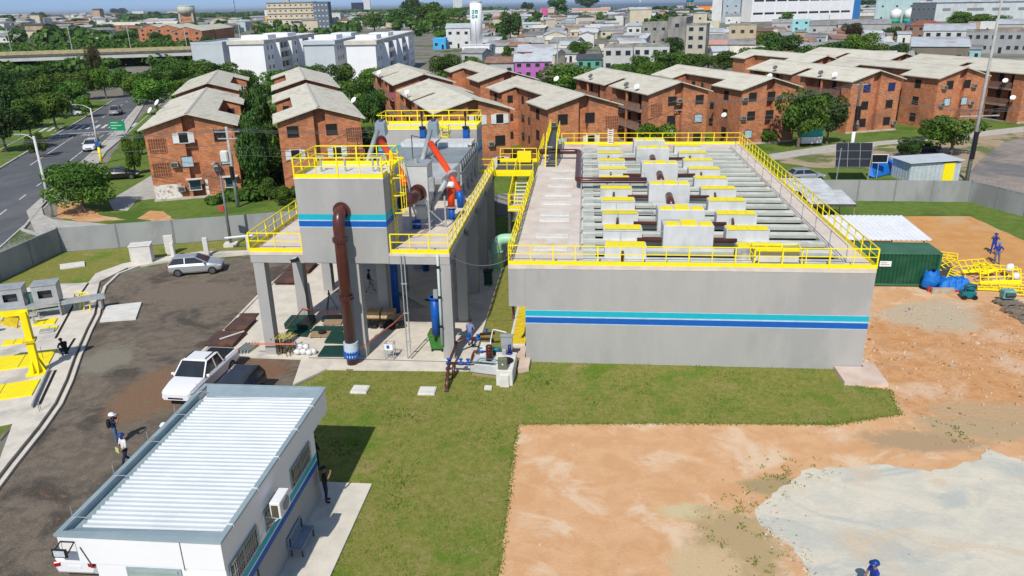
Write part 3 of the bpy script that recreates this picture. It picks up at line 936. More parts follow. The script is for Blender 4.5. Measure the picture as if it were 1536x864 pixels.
# rear chamber
K_ = thing('rear_chamber', 'grey concrete chamber with yellow rails on its roof at the far end of the platform', 'chamber', (-9.5, 22, 6.6))
MB().box(-13.55, -5.4, 21.0, 24.1, 6.0, 10.2).build('wall', GREY, K_)
MB().box(-13.555, -5.395, 20.994, 20.9995, 8.6, 8.98).box(-5.3995, -5.394, 21, 24.1, 8.6, 8.98).build('turquoise_band', TEAL, K_)
MB().box(-13.555, -5.395, 20.994, 20.9995, 8.15, 8.52).box(-5.3995, -5.394, 21, 24.1, 8.15, 8.52).build('blue_band', BLUE, K_)
MB().box(-13.57, -5.38, 20.98, 24.12, 10.202, 10.25).build('roof_slab', CONC_W, K_)
b = MB()
railing(b, [(-13.5, 21.03), (-5.43, 21.03), (-5.43, 24.05), (-13.5, 24.05)], 10.25, closed=True)
b.build('guard_rail', YEL, K_)
b = MB()
for v in (-8.2, -7.7):
    b.bar((v, 20.85, 6.6), (v, 20.85, 11), .05, .05)
for k in range(14):
    b.bar((-8.2, 20.85, 6.8 + k * .28), (-7.7, 20.85, 6.8 + k * .28), .03, .03)
for z in (9.0, 9.8, 10.6):
    pts = [(-7.95 - .42 * math.cos(PI * i / 6), 20.85 - .6 * math.sin(PI * i / 6), z) for i in range(7)]
    for i in range(6):
        b.bar(pts[i], pts[i + 1], .03, .07)
b.build('caged_ladder', YEL, K_)
for i, u in enumerate((-9.75, -6.25)):
    t = thing('gate_actuator', ['blue gate actuator with a black stem, on the middle of the rear chamber wall', 'blue gate actuator with a black stem, near the right end of the rear chamber wall'][i], 'actuator', (u, 20.7, 8.5), 0, 'gate actuators on the rear chamber')
    MB().box(u - .22, u + .22, 20.6, 20.95, 9.2, 10.35).build('housing', BLUEP, t, bevel=.04)
    MB().cyl(u, 20.75, 10.35, 11.7, .05, 8).cyl(u, 20.75, 10.36, 10.5, .28, 10).cyl(u, 20.75, 11.3, 11.7, .1, 8).build('stem', BLACK, t)

# big grit settling machine behind the box
t = thing('grit_settler', 'long flat grey steel settling tank with ribbed sides lying across the platform', 'machine', (-8.3, 15, 6.6))
u0, u1, v0, v1, zt = -11.0, -5.45, 10.6, 20.4, 9.3
b = MB()
b.box(u0, u1, v0 + 1.4, v1, 8.0, zt - .05)
b.add([(u0, v0 + 1.4, 8.0), (u1, v0 + 1.4, 8.0), (u1, v0 + 1.4, zt - .05), (u0, v0 + 1.4, zt - .05), (u0 + 1.2, v0, 8.1), (u1 - 1.0, v0, 8.1), (u1 - 1.0, v0, 8.5), (u0 + 1.2, v0, 8.5)],
      [(4, 5, 6, 7), (7, 6, 2, 3), (5, 1, 2, 6), (0, 4, 7, 3), (0, 1, 5, 4)])
b.add([(u0, v1, 8.0), (u1, v1, 8.0), (u1, v0 + 1.4, 8.0), (u0, v0 + 1.4, 8.0), (u0 + 1.8, 18, 6.9), (u1 - 1.8, 18, 6.9), (u1 - 1.8, 13, 6.9), (u0 + 1.8, 13, 6.9)],
      [(0, 1, 5, 4), (1, 2, 6, 5), (2, 3, 7, 6), (3, 0, 4, 7), (4, 5, 6, 7)])
b.build('tank_body', STEEL_L, t)
b = MB()
k = 0
v = v0 + 1.45
while v < 18.2:
    b.box(u0 - .04, (u0 + u1) / 2 - .02, v, v + 1.0, zt - .05, zt + .03 + .02 * (k % 2))
    b.box((u0 + u1) / 2 + .02, u1 + .04, v, v + 1.0, zt - .05, zt + .03 + .02 * ((k + 1) % 2))
    v += 1.06
    k += 1
b.build('cover_plate', mat('blue_grey_sheet', (.33, .38, .40), (.27, .31, .33), scale=.9, rough=.45, metal=.3), t)
b = MB().box(u0, (u0 + u1) / 2 - .1, 18.3, 20.3, zt + .12, zt + .32).box((u0 + u1) / 2 + .1, u1, 18.3, 20.3, zt + .12, zt + .32)
for x in (u0, (u0 + u1) / 2 + .1):
    b.box(x + .1, x + 2.4, 18.1, 18.28, zt - .02, zt + .3)
b.build('inspection_hatch', mat('hatch_white_grey', (.60, .62, .62), (.5, .52, .52), scale=2, rough=.5), t)
b = MB()
for k in range(10):
    v = v0 + 1.5 + k * .95
    b.box(u1 + .002, u1 + .14, v, v + .12, 7.6 if k % 2 else 6.6, zt - .06)
    if k % 2 == 0:
        b.bar((u1 + .07, v + .06, 6.7), (u1 - 1.0, v + .9, 7.6), .08, .08)
b.bar((u1 + .1, v0 + 1.5, 8.55), (u1 + .1, v1, 8.55), .1, .12)
b.build('side_rib', STEEL_L, t)
for i, u in enumerate((-8.15, -12.1)):
    q = thing('screw_conveyor', ['inclined grey screw conveyor with a motor box on top, above the long settling tank', 'inclined grey screw conveyor with a motor box, behind rails of the banded box'][i], 'conveyor', (u, 14, 8), 0, 'inclined screw conveyors')
    MB().tube([(u - .15, 12.0, 8.6), (u + .12, 15.4, 11.0)], .18, 12).build('tube', STEEL_L, q, smooth=True)
    b = MB()
    b.t = Matrix.Translation((u + .18, 16.3, 10.6)) @ Matrix.Rotation(R(12), 4, 'X')
    b.add([(-.4, -.45, 0), (.4, -.45, 0), (.4, .5, 0), (-.4, .5, 0), (-.32, -.38, .95), (.36, -.38, .95), (.36, .46, .95), (-.32, .46, .95)],
          [(3, 2, 1, 0), (4, 5, 6, 7), (0, 1, 5, 4), (1, 2, 6, 5), (2, 3, 7, 6), (3, 0, 4, 7)])
    b.build('motor_box', mat('motor_box_blue_grey', (.36, .44, .50), (.3, .37, .42), rough=.4, metal=.3), q)
    MB().cyl(u + .2, 16.3, 11.5, 11.75, .16, 10).build('motor', STEEL_D, q)
    MB().bar((u - .8, 13.2, 9.2), (u - .8, 13.2, 11.0), .06, .06).bar((u - .8, 13.2, 11.0), (u - .2, 14.5, 10.6), .05, .05).bar((u + .9, 12.6, 9.2), (u + .1, 13.4, 9.7), .06, .06).build('support', STEEL_D, q)
# red and blue chutes
t = thing('drop_chute', 'long orange red chute slanting down into a blue collar, right of the settling tank', 'chute', (-5.2, 9, 6.6), 0, 'orange and blue drop chutes')
MB().tube([(-7.7, 13.6, 10.4), (-6.2, 11.5, 8.95), (-5.2, 10.2, 7.7)], [.23, .22, .21], 14).build('tube', ORANGE, t, smooth=True)
MB().tube([(-5.2, 10.2, 7.75), (-5.15, 10.2, 6.62)], .24, 12).build('collar', BLUEP, t, smooth=True)
MB().tube([(-5.78, 10.95, 8.8), (-5.7, 10.8, 8.68)], .36, 14).build('clamp', STEEL, t)
t = thing('drop_chute', 'short upright orange red chute with white cap, near the platform front right corner', 'chute', (-5.2, 6.9, 6.6), 0, 'orange and blue drop chutes')
MB().cyl(-5.2, 6.9, 7.52, 8.78, .23, 14).build('tube', ORANGE, t, smooth=True)
MB().cyl(-5.2, 6.9, 6.62, 7.45, .2, 14).build('collar', BLUEP, t, smooth=True)
MB().cyl(-5.2, 6.9, 7.45, 7.52, .33, 14).cyl(-5.2, 6.9, 6.62, 6.68, .34, 14).build('flange', STEEL, t)
MB().cyl(-5.2, 6.9, 8.78, 9.1, .3, 14, 0, .2).build('cap', WHITE, t, smooth=True)
t = thing('drop_chute', 'orange red chute running behind the banded box down to the grey hopper', 'chute', (-8.6, 8, 8), 0, 'orange and blue drop chutes')
MB().tube([(-11.3, 13.8, 10.45), (-9.6, 10.0, 9.95), (-7.9, 6.2, 9.05)], [.25, .25, .24], 14).build('tube', ORANGE, t, smooth=True)
MB().tube([(-11.4, 14.1, 10.5), (-11.3, 13.8, 10.45)], .4, 14).build('flange', BROWN, t)

# hopper machine
t = thing('classifier_hopper', 'tall pale grey steel hopper on a square frame, between banded box and red chutes', 'hopper', (-6.8, 5.2, 6.6))
hx0, hx1, hy0, hy1 = -7.4, -6.15, 4.5, 6.1
b = MB().box(hx0, hx1, hy0, hy1, 8.5, 10.6)
b.add([(hx0, hy0, 8.5), (hx1, hy0, 8.5), (hx1, hy1, 8.5), (hx0, hy1, 8.5), (hx0 + .35, hy0 + .4, 7.2), (hx1 - .3, hy0 + .4, 7.2), (hx1 - .3, hy1 - .4, 7.2), (hx0 + .35, hy1 - .4, 7.2)],
      [(0, 4, 5, 1), (1, 5, 6, 2), (2, 6, 7, 3), (3, 7, 4, 0), (4, 7, 6, 5)])
b.build('body', mat('hopper_grey', (.56, .57, .56), (.48, .49, .49), scale=1.2, rough=.5), t)
MB().box(hx0 - .05, hx1 + .05, hy0 - .05, hy1 + .05, 10.602, 10.68).cyl(-6.9, 5.0, 10.68, 10.95, .13, 10).build('lid', STEEL_L, t)
b = MB()
for x in (hx0 + .05, hx1 - .05):
    for y in (hy0 + .05, hy1 - .05):
        b.box(x - .06, x + .06, y - .06, y + .06, 6.6, 8.5)
for z in (7.0, 8.1):
    b.bar((hx0, hy0 + .05, z), (hx1, hy0 + .05, z), .07, .07).bar((hx1 - .05, hy0, z), (hx1 - .05, hy1, z), .07, .07)
b.bar((hx1, hy0, 7.9), (hx1 + .9, hy0 + .7, 6.7), .07, .07).bar((hx1 + .85, 5.2, 6.6), (hx1 + .85, 5.2, 8.6), .09, .09)
b.bar((hx1 + .02, 5.4, 6.7), (hx1 + .85, 5.4, 6.7), .06, .06)
b.build('frame', STEEL, t)
MB().box(hx1 + .002, hx1 + .35, 4.6, 4.95, 9.0, 9.85).build('control_box', STEEL_L, t, bevel=.02)
MB().tube([(-6.9, 6.6, 6.8), (-5.3, 6.0, 9.35)], .17, 10).build('outlet_screw', STEEL_L, t, smooth=True)
MB().cyl(-7.1, 5.0, 6.62, 7.1, .28, 12).build('pump', BLUEP, t, smooth=True)
t = thing('feed_pipe', 'short thick brown pipe with a bolted flange joining the banded box to the grey hopper', 'pipe', (-7.1, 3.6, 8.8))
MB().tube(elbow((-7.62, 2.9, 8.7), (-6.9, 3.2, 8.85), (-6.75, 4.5, 9.0), .5), .36, 16).build('pipe_run', BROWN, t, smooth=True)
MB().tube([(-6.76, 4.36, 9.0), (-6.75, 4.48, 9.0)], .5, 18).build('flange', BROWN, t)

# bridge and stair tower between platform and tank
t = thing('walkway_bridge', 'yellow railed walkway bridge linking the platform to the big tank', 'bridge', (-2.5, 22, 6.5))
MB().box(-4.2, -.93, 21.7, 26.6, 6.38, 6.5).build('floor', STEEL_D, t)
MB().box(-4.2, -.93, 21.62, 21.698, 6.3, 6.66).box(-4.2, -.93, 26.602, 26.68, 6.3, 6.66).build('beam', YEL, t)
b = MB()
railing(b, [(-4.15, 21.66), (-.95, 21.66)], 6.6, step=1.1)
railing(b, [(-6.6, 21.66), (-4.3, 21.66)], 6.6, step=1.1)
railing(b, [(-4.15, 26.64), (-.95, 26.64)], 6.6, step=1.1)
b.box(-2.6, -1.4, 25.9, 26.55, 6.6, 7.5)
b.build('guard_rail', YEL, t)
t = thing('stair_tower', 'yellow framed stair landing hanging below the walkway bridge', 'stair', (-2, 21, 0))
MB().box(-2.75, -1.3, 18.9, 20.3, 4.2, 4.3).build('landing', CONC_W, t)
b = MB()
for s in (-2.4, -1.45):
    b.bar((s, 20.3, 4.3), (s, 23.3, 6.4), .07, .22)
railing(b, [(-1.3, 20.3), (-1.3, 18.9), (-2.75, 18.9), (-2.75, 20.3), (-2.4, 23.3, 6.4)], 4.3, step=.9)
b.box(-2.8, -1.25, 18.85, 20.35, 4.05, 4.198)
b.build('frame', YEL, t)
b = MB()
for k in range(9):
    b.box(-2.38, -1.47, 20.35 + k * .33, 20.6 + k * .33, 4.45 + k * .23, 4.5 + k * .23)
b.build('tread', CONC_W, t)
b = MB()
for x in (-2.7, -1.35):
    b.box(x - .1, x + .1, 18.95, 19.15, 0, 4.05)
b.build('post', STEEL_D, t)
# blue pipe drops under the platform
for i, (u, v, z0, lab) in enumerate(((-9.3, 6.9, .12, 'bright blue down pipe under the platform beside the middle column'), (-5.35, .75, 1.35, 'bright blue down pipe ending above the green wheeled bin'), (-9.0, 15.5, .12, 'short looking blue down pipe deep in shade at the back under the platform'))):
    t = thing('down_pipe', lab, 'pipe', (u, v, z0), 0, 'blue down pipes under the platform')
    zt_ = 3.7 if i == 1 else 5.95
    MB().cyl(u, v, z0, zt_, .26, 14).build('pipe_run', BLUEP, t, smooth=True)
    MB().cyl(u, v, zt_ - .1, zt_ + .0, .36, 14).build('flange', BLUEP, t)
# ================================================================ cars and people


def skin_mesh(name, joints, edges, rad, mats, seg_mat, sub=2):
    me = bpy.data.meshes.new(name)
    keys = list(joints)
    me.from_pydata([joints[k] for k in keys], [(keys.index(a), keys.index(b)) for a, b in edges], [])
    o = bpy.data.objects.new(name, me)
    C.objects.link(o)
    sk = o.modifiers.new('s', 'SKIN')
    sk.use_smooth_shade = True
    for i, k in enumerate(keys):
        r = rad.get(k, .05)
        me.skin_vertices[0].data[i].radius = r if isinstance(r, tuple) else (r, r)
        me.skin_vertices[0].data[i].use_root = (i == 0)
    o.modifiers.new('u', 'SUBSURF').levels = sub
    bpy.context.view_layer.update()
    m2 = bpy.data.meshes.new_from_object(o.evaluated_get(bpy.context.evaluated_depsgraph_get()))
    bpy.data.objects.remove(o)
    m2.name = name
    m2.materials.clear()
    for q in mats:
        m2.materials.append(q)
    segs = [(Vector(joints[a]), Vector(joints[b]), seg_mat.get((a, b), 0)) for a, b in edges]
    for p in m2.polygons:
        c = p.center
        best, bm_ = 1e9, 0
        for a, b, k in segs:
            d = b - a
            t = max(0, min(1, (c - a).dot(d) / d.length_squared))
            q = (a + d * t - c).length
            if q < best:
                best, bm_ = q, k
        p.material_index = bm_
        p.use_smooth = True
    return m2


SKIN = mat('skin', (.28, .15, .09), rough=.6)
SHOE = mat('shoe', (.03, .028, .026), rough=.7)


def person(label, x, y, rz, top, pants, pose=None, helmet=None, hair=True, z=0.0, group=None):
    J = dict(pel=(0, 0, .95), spine=(0, 0, 1.12), chest=(0, .0, 1.32), neck=(0, .01, 1.47), jaw=(0, .03, 1.55), head=(0, .03, 1.66), crown=(0, .02, 1.74),
             shL=(-.19, 0, 1.41), elL=(-.26, .0, 1.14), wrL=(-.26, .1, .92), haL=(-.25, .14, .82),
             shR=(.19, 0, 1.41), elR=(.26, .0, 1.14), wrR=(.26, .1, .92), haR=(.25, .14, .82),
             hipL=(-.1, 0, .9), knL=(-.12, .02, .5), anL=(-.12, -.02, .08), toL=(-.13, .15, .04),
             hipR=(.1, 0, .9), knR=(.12, .02, .5), anR=(.12, -.02, .08), toR=(.13, .15, .04))
    J.update(pose or {})
    Ed = [('pel', 'spine'), ('spine', 'chest'), ('chest', 'neck'), ('neck', 'jaw'), ('jaw', 'head'), ('head', 'crown')]
    for s in 'LR':
        Ed += [('chest', 'sh' + s), ('sh' + s, 'el' + s), ('el' + s, 'wr' + s), ('wr' + s, 'ha' + s), ('pel', 'hip' + s), ('hip' + s, 'kn' + s), ('kn' + s, 'an' + s), ('an' + s, 'to' + s)]
    rad = dict(pel=(.15, .12), spine=(.14, .105), chest=(.165, .115), neck=.06, jaw=.075, head=(.085, .1), crown=.06)
    sm = {('neck', 'jaw'): 2, ('jaw', 'head'): 2, ('head', 'crown'): 2}
    for s in 'LR':
        rad.update({'sh' + s: .072, 'el' + s: .05, 'wr' + s: .035, 'ha' + s: .04, 'hip' + s: .095, 'kn' + s: .065, 'an' + s: .045, 'to' + s: .04})
        sm.update({('wr' + s, 'ha' + s): 2, ('el' + s, 'wr' + s): 2, ('hip' + s, 'kn' + s): 1, ('kn' + s, 'an' + s): 1, ('an' + s, 'to' + s): 3, ('pel', 'hip' + s): 1})
    sm[('pel', 'spine')] = 0
    me = skin_mesh('person', J, Ed, rad, [top, pants, SKIN, SHOE], sm)
    o = bpy.data.objects.new('person', me)
    C.objects.link(o)
    WM[o.name] = Matrix.Translation((x, y, z)) @ Matrix.Rotation(rz, 4, 'Z')
    o.location = (x, y, z)
    o.rotation_euler = (0, 0, rz)
    tag(o, label, 'person', group)
    hx, hy, hz = J['head']
    b = MB()
    n = 10
    vs, fs = [], []
    r0 = .135 if helmet else .115
    for i in range(5):
        a = PI / 2 * i / 4
        for k in range(n):
            t = 2 * PI * k / n
            vs.append((hx + r0 * math.cos(a) * math.cos(t), hy - .01 + r0 * 1.12 * math.cos(a) * math.sin(t), hz + .0 + r0 * .95 * math.sin(a)))
    for i in range(4):
        for k in range(n):
            fs.append((i * n + k, i * n + (k + 1) % n, (i + 1) * n + (k + 1) % n, (i + 1) * n + k))
    b.add(vs, fs)
    if helmet:
        pts = [(hx + .16 * math.cos(2 * PI * k / n), hy + .03 + .185 * math.sin(2 * PI * k / n)) for k in range(n)]
        b.prism(pts, hz - .005, hz + .015)
        b.build('helmet', helmet, o, smooth=True, local=True)
    elif hair:
        b.build('hair', BLACK, o, smooth=True, local=True)
    # nose and eyes
    b = MB().add([(hx, hy + .135, hz - .03), (hx - .018, hy + .1, hz - .045), (hx + .018, hy + .1, hz - .045), (hx, hy + .1, hz + .02)], [(0, 1, 2), (0, 3, 1), (0, 2, 3)])
    b.build('nose', SKIN, o, local=True)
    return o


NAVY = mat('navy_cloth', (.012, .02, .06), (.02, .03, .08), scale=6, rough=.9)
ROYAL = mat('royal_blue_overall', (.012, .05, .33), (.01, .035, .24), scale=5, rough=.85)
DENIM = mat('denim', (.09, .16, .25), (.07, .12, .2), scale=8, rough=.9)
WSHIRT = mat('white_shirt', (.72, .72, .72), rough=.85)
LILAC = mat('lilac_shirt', (.22, .25, .48), rough=.9)
BEIGE = mat('beige_trousers', (.42, .39, .33), rough=.9)
WHELM = mat('white_helmet', (.85, .85, .83), rough=.35)
BHELM = mat('blue_helmet', (.012, .05, .22), rough=.35)
raised = dict(elR=(.3, .18, 1.3), wrR=(.14, .3, 1.52), haR=(.08, .3, 1.6), elL=(-.3, .16, 1.28), wrL=(-.12, .28, 1.5), haL=(-.06, .3, 1.58))
walk = dict(knL=(-.1, .2, .5), anL=(-.1, .3, .1), toL=(-.1, .45, .09), knR=(.1, -.02, .48), anR=(.1, -.32, .16), toR=(.1, -.2, .05), elL=(-.25, -.1, 1.15), wrL=(-.25, -.1, .93), elR=(.25, .08, 1.15), wrR=(.24, .22, .97), haR=(.23, .3, .92))
hold = dict(elR=(.27, .06, 1.14), wrR=(.08, .24, 1.08), haR=(.0, .26, 1.08), elL=(-.27, .06, 1.14), wrL=(-.1, .26, 1.0), haL=(-.02, .28, 1.0))
p = person('person in white helmet and dark vest with jeans, arms raised, standing on dark gravel', -18.95, -10.1, R(-60), NAVY, DENIM, raised, WHELM)
MB().box(-.17, .17, -.26, -.1, 1.05, 1.42).build('backpack', BLACKC, p, local=True, bevel=.04)
p = person('person in blue helmet and white shirt holding a yellow folder beside the office', -17.4, -11.8, R(150), WSHIRT, NAVY, dict(hold, **{k: walk[k] for k in ('knL', 'anL', 'toL', 'knR', 'anR', 'toR')}), BHELM)
MB().box(-.14, .14, .3, .33, .92, 1.15).build('folder', mat('folder_yellow_green', (.55, .6, .2)), p, local=True)
person('person in white helmet mostly hidden behind the left edge of the office roof', -15.95, -10.8, R(190), BLACKC, NAVY, hold, WHELM)
person('person dressed in black crouching on the kerb beside the yellow crane', -27.75, -.95, R(60), BLACKC, BLACKC,
       dict(pel=(0, -.1, .42), spine=(0, -.02, .58), chest=(0, .12, .76), neck=(0, .22, .88), jaw=(0, .27, .93), head=(0, .31, 1.02), crown=(0, .33, 1.1), shL=(-.19, .15, .83), elL=(-.25, .3, .6), wrL=(-.14, .46, .5), haL=(-.1, .52, .46),
            shR=(.19, .15, .83), elR=(.25, .3, .6), wrR=(.14, .46, .5), haR=(.1, .52, .46), hipL=(-.1, -.06, .4), knL=(-.16, .3, .52), anL=(-.14, .08, .1), toL=(-.15, .26, .05), hipR=(.1, -.06, .4), knR=(.16, .3, .52), anR=(.14, .08, .1), toR=(.15, .26, .05)), z=.12)
person('person in black jacket and pale trousers walking in the shade under the platform', -12.15, 10.6, R(-70), BLACKC, BEIGE, walk, z=.12)
person('person in lilac blue shirt and jeans standing at the blue valves', -3.5, 1.75, R(-20), LILAC, DENIM, hold, z=.12)
person('person in dark clothes holding a phone at the right wall of the white office', -7.35, -13.9, R(-75), BLACKC, NAVY, dict(elR=raised['elR'], wrR=raised['wrR'], haR=raised['haR']), z=.1)
person('person in black standing under the back canopy of the white office', -8.6, -11.5, R(-40), BLACKC, BLACKC, hold)
person('person in blue overalls nearest the yellow rail heap on the orange soil', 35.1, 19.1, R(170), ROYAL, DENIM, dict(elR=(.36, .0, 1.2), wrR=(.22, .1, 1.02), haR=(.15, .12, 1.0), elL=(-.36, 0, 1.2), wrL=(-.22, .1, 1.02), haL=(-.15, .12, 1.0), knL=(-.16, .03, .5), anL=(-.22, .0, .08), toL=(-.24, .15, .04)), mat('mid_blue_helmet', (.05, .22, .6), rough=.4))
person('person in blue overalls with elbows out, standing just behind another worker on the orange soil', 36.1, 21.7, R(160), ROYAL, ROYAL, raised, BHELM)
person('person in bright blue overalls and blue helmet on the pale worn concrete pad', 13.15, -18.1, R(100), ROYAL, ROYAL, hold, BHELM, z=.06)

TAIL = mat('tail_lamp_red', (.42, .01, .012), rough=.25)
HEADL = mat('head_lamp', (.55, .58, .6), rough=.15)
RIM = mat('alloy_rim', (.10, .10, .11), (.2, .2, .21), scale=9, rough=.4, metal=.5)


def paint(name, c):
    return mat(name, c, tuple(q * .95 for q in c), scale=.5, rough=.22, spec=.6)


CARS = {
    'hatch': dict(st=[(-2.0, .45, .70, .92, .70), (-1.93, .30, .78, 1.0, .82), (-1.2, .24, .82, 1.0, .87), (0, .22, .80, .97, .875), (.95, .24, .78, .96, .87), (1.5, .26, .72, .87, .85), (1.9, .32, .62, .76, .76), (2.02, .4, .55, .66, .62)],
                  gh=(-1.93, .98, -1.5, .12, .99, 1.46, .80, .60), wx=1.28, wr=.32),
    'sedan': dict(st=[(-2.25, .45, .70, .90, .70), (-2.15, .30, .80, .99, .82), (-1.3, .24, .84, 1.0, .88), (0, .22, .82, .97, .885), (.95, .24, .78, .95, .88), (1.6, .26, .72, .86, .86), (2.1, .32, .62, .75, .77), (2.25, .4, .55, .66, .62)],
                  gh=(-1.75, 1.0, -1.05, .1, .985, 1.44, .80, .60), wx=1.38, wr=.33),
    'suv': dict(st=[(-2.2, .5, .8, 1.02, .74), (-2.12, .34, .9, 1.1, .86), (-1.2, .28, .92, 1.1, .91), (0, .28, .9, 1.06, .92), (.95, .28, .88, 1.05, .91), (1.6, .3, .82, .98, .89), (2.1, .36, .72, .86, .8), (2.2, .42, .62, .75, .68)],
                gh=(-2.08, 1.05, -1.75, .3, 1.09, 1.66, .84, .66), wx=1.35, wr=.36),
    'pickup': dict(st=[(-2.65, .5, .8, 1.08, .88), (-2.6, .42, .95, 1.12, .92), (-1.5, .36, .98, 1.12, .94), (-.4, .34, .96, 1.12, .945), (1.0, .34, .94, 1.12, .94), (1.7, .36, .9, 1.06, .93), (2.4, .42, .76, .95, .86), (2.62, .5, .66, .82, .74)],
                   gh=(-.95, 1.15, -.72, .42, 1.11, 1.78, .86, .70), wx=1.62, wr=.40),
}


def car(label, x, y, rz, col, typ, cat='car', group=None, z=0.0, roofc=None, name='parked_car'):
    D = CARS[typ]
    t = thing(name, label, cat, (x, y, z), rz, group)
    b = MB()
    n = 10
    for i, (X, zb, zs, zt, hw) in enumerate(D['st']):
        ring = [(-hw * .9, zb), (-hw * .98, zb + .12), (-hw, (zb + zs) / 2), (-hw, zs), (-hw * .9, zt), (hw * .9, zt), (hw, zs), (hw, (zb + zs) / 2), (hw * .98, zb + .12), (hw * .9, zb)]
        b.v += [(X, p[0], p[1]) for p in ring]
        if i:
            for k in range(n):
                k2 = (k + 1) % n
                b.f.append(((i - 1) * n + k, i * n + k, i * n + k2, (i - 1) * n + k2)); b.m.append(0)
    b.f.append(tuple(range(n))[::-1]); b.m.append(0)
    b.f.append(tuple((len(D['st']) - 1) * n + k for k in range(n))); b.m.append(0)
    bo = b.build('body', col, t, local=True, smooth=False)
    md = bo.modifiers.new('b', 'BEVEL'); md.width = .09; md.segments = 3; md.limit_method = 'ANGLE'; md.angle_limit = R(22)
    bo.data.polygons.foreach_set('use_smooth', [True] * len(bo.data.polygons))
    wn_ = bo.modifiers.new('n', 'WEIGHTED_NORMAL')
    x0, x1, xr0, xr1, zb, zr, wb, wt = D['gh']
    vs = [(x0, -wb, zb), (x1, -wb, zb), (x1, wb, zb), (x0, wb, zb), (xr0, -wt, zr - .04), (xr1, -wt, zr - .04), (xr1, wt, zr - .04), (xr0, wt, zr - .04)]
    names = {(0, 1, 5, 4): 'side_window', (2, 3, 7, 6): 'side_window', (1, 2, 6, 5): 'windscreen', (3, 0, 4, 7): 'rear_window'}
    for f, nm in names.items():
        g_ = MB().add([vs[i] for i in f], [(0, 1, 2, 3)])
        g_.build(nm, GLASS, t, local=True)
    r_ = MB()
    r_.add([(xr0 - .04, -wt - .03, zr - .05), (xr1 + .04, -wt - .03, zr - .05), (xr1 + .04, wt + .03, zr - .05), (xr0 - .04, wt + .03, zr - .05), (xr0 + .1, -wt * .8, zr + .01), (xr1 - .06, -wt * .8, zr + .01), (xr1 - .06, wt * .8, zr + .01), (xr0 + .1, wt * .8, zr + .01)],
           [(3, 2, 1, 0), (4, 5, 6, 7), (0, 1, 5, 4), (1, 2, 6, 5), (2, 3, 7, 6), (3, 0, 4, 7)])
    for i, j in ((0, 4), (1, 5), (2, 6), (3, 7)):
        r_.bar(vs[i], vs[j], .07, .06)
    for s in (-1, 1):
        xm = (xr0 + xr1) / 2
        r_.bar((xm, s * (wb + .005), zb), (xm, s * (wt + .008), zr - .04), .07, .03)
    r_.build('roof', roofc or col, t, local=True)
    for sx in (-1, 1):
        for sy in (-1, 1):
            hw = .87 if typ in ('hatch', 'sedan') else .93
            wr = D['wr']
            wl = MB().tube([(sx * D['wx'], sy * (hw - .2), wr), (sx * D['wx'], sy * (hw + .025), wr)], wr, 16).build('wheel', BLACK, t, local=True)
            MB().tube([(sx * D['wx'], sy * (hw + .026), wr), (sx * D['wx'], sy * (hw + .034), wr)], wr * .68, 12).build('rim', RIM, wl, local=True)
    a, e = D['st'][-2], D['st'][0]
    for s in (-1, 1):
        MB().obox(a[0] - .08, s * a[4] * .82, a[2] - .05, .3, .34, .16, s * -.45).build('headlight', HEADL, t, local=True, bevel=.03)
        MB().obox(e[0] + .04, s * e[4] * .92, e[2], .2, .24, .2, s * .3).build('tail_light', TAIL, t, local=True, bevel=.03)
        MB().obox(x1 - .2, s * (wb + .16), zb - .02, .14, .2, .14).build('mirror', col, t, local=True, bevel=.03)
    l = D['st'][-1]
    MB().box(l[0] - .03, l[0] + .012, -.42, .42, l[1] + .05, l[2] - .02).build('grille', BLACK, t, local=True)
    MB().box(e[0] - .012, e[0] + .03, -.25, .25, e[1] + .15, e[1] + .27).build('number_plate', WHITE, t, local=True)
    if typ == 'pickup':
        MB().box(-2.5, -1.0, -.74, .74, 1.122, 1.15).build('bed_cover', BLACKC, t, local=True)
        MB().box(-.6, .3, -.6, -.57, 1.79, 1.84).box(-.6, .3, .57, .6, 1.79, 1.84).build('roof_rail', BLACK, t, local=True)
    return t


WHITEP = paint('car_white', (.80, .80, .80))
SILV = mat('car_silver', (.52, .54, .56), (.48, .50, .52), scale=.5, rough=.3, metal=.5)
car('silver grey hatchback parked along the kerb beside the corner lawn', -27.35, 14.75, R(17), SILV, 'hatch')
car('white pickup truck with black bed cover facing the camera beside the office', -17.7, -3.9, R(-93), WHITEP, 'pickup', 'pickup truck')
car('dark blue grey car half hidden behind the back edge of the office roof', -14.75, -6.2, R(-90), mat('car_slate', (.05, .06, .075), rough=.25, metal=.3), 'suv')
car('white sedan with red tail lights parked at the front left corner of the office', -15.0, -16.85, R(91), WHITEP, 'sedan', z=.05)
car('white small car driving down the avenue towards the camera', -71.2, 69.2, R(-70), WHITEP, 'suv', z=.02, name='car')
car('silver pickup with an open bed driving away up the avenue', -92, 109.5, R(112), SILV, 'pickup', 'pickup truck', z=.02, name='pickup_truck')
car('black car parked on the grass near the left brick block', (-54.45, 49.05)[0], (-54.45, 49.05)[1], R(20), paint('car_black', (.012, .012, .014)), 'sedan')
car('white car parked under the trees beyond the avenue', (-100.48, 107.61)[0], (-100.48, 107.61)[1], R(30), WHITEP, 'hatch')
car('dark car with pale windscreen parked under the trees beyond the avenue', (-102.38, 113.78)[0], (-102.38, 113.78)[1], R(30), paint('car_black', (.012, .012, .014)), 'suv')
car('silver car parked just outside the wall behind the tank\'s right rail', (28.58, 47.66)[0], (28.58, 47.66)[1] + 1, R(12), SILV, 'hatch')
car('dark car under the bush beside the corrugated kiosk', (48.62, 66.55)[0], (48.62, 66.55)[1], R(20), paint('car_navy', (.02, .025, .04)), 'sedan')

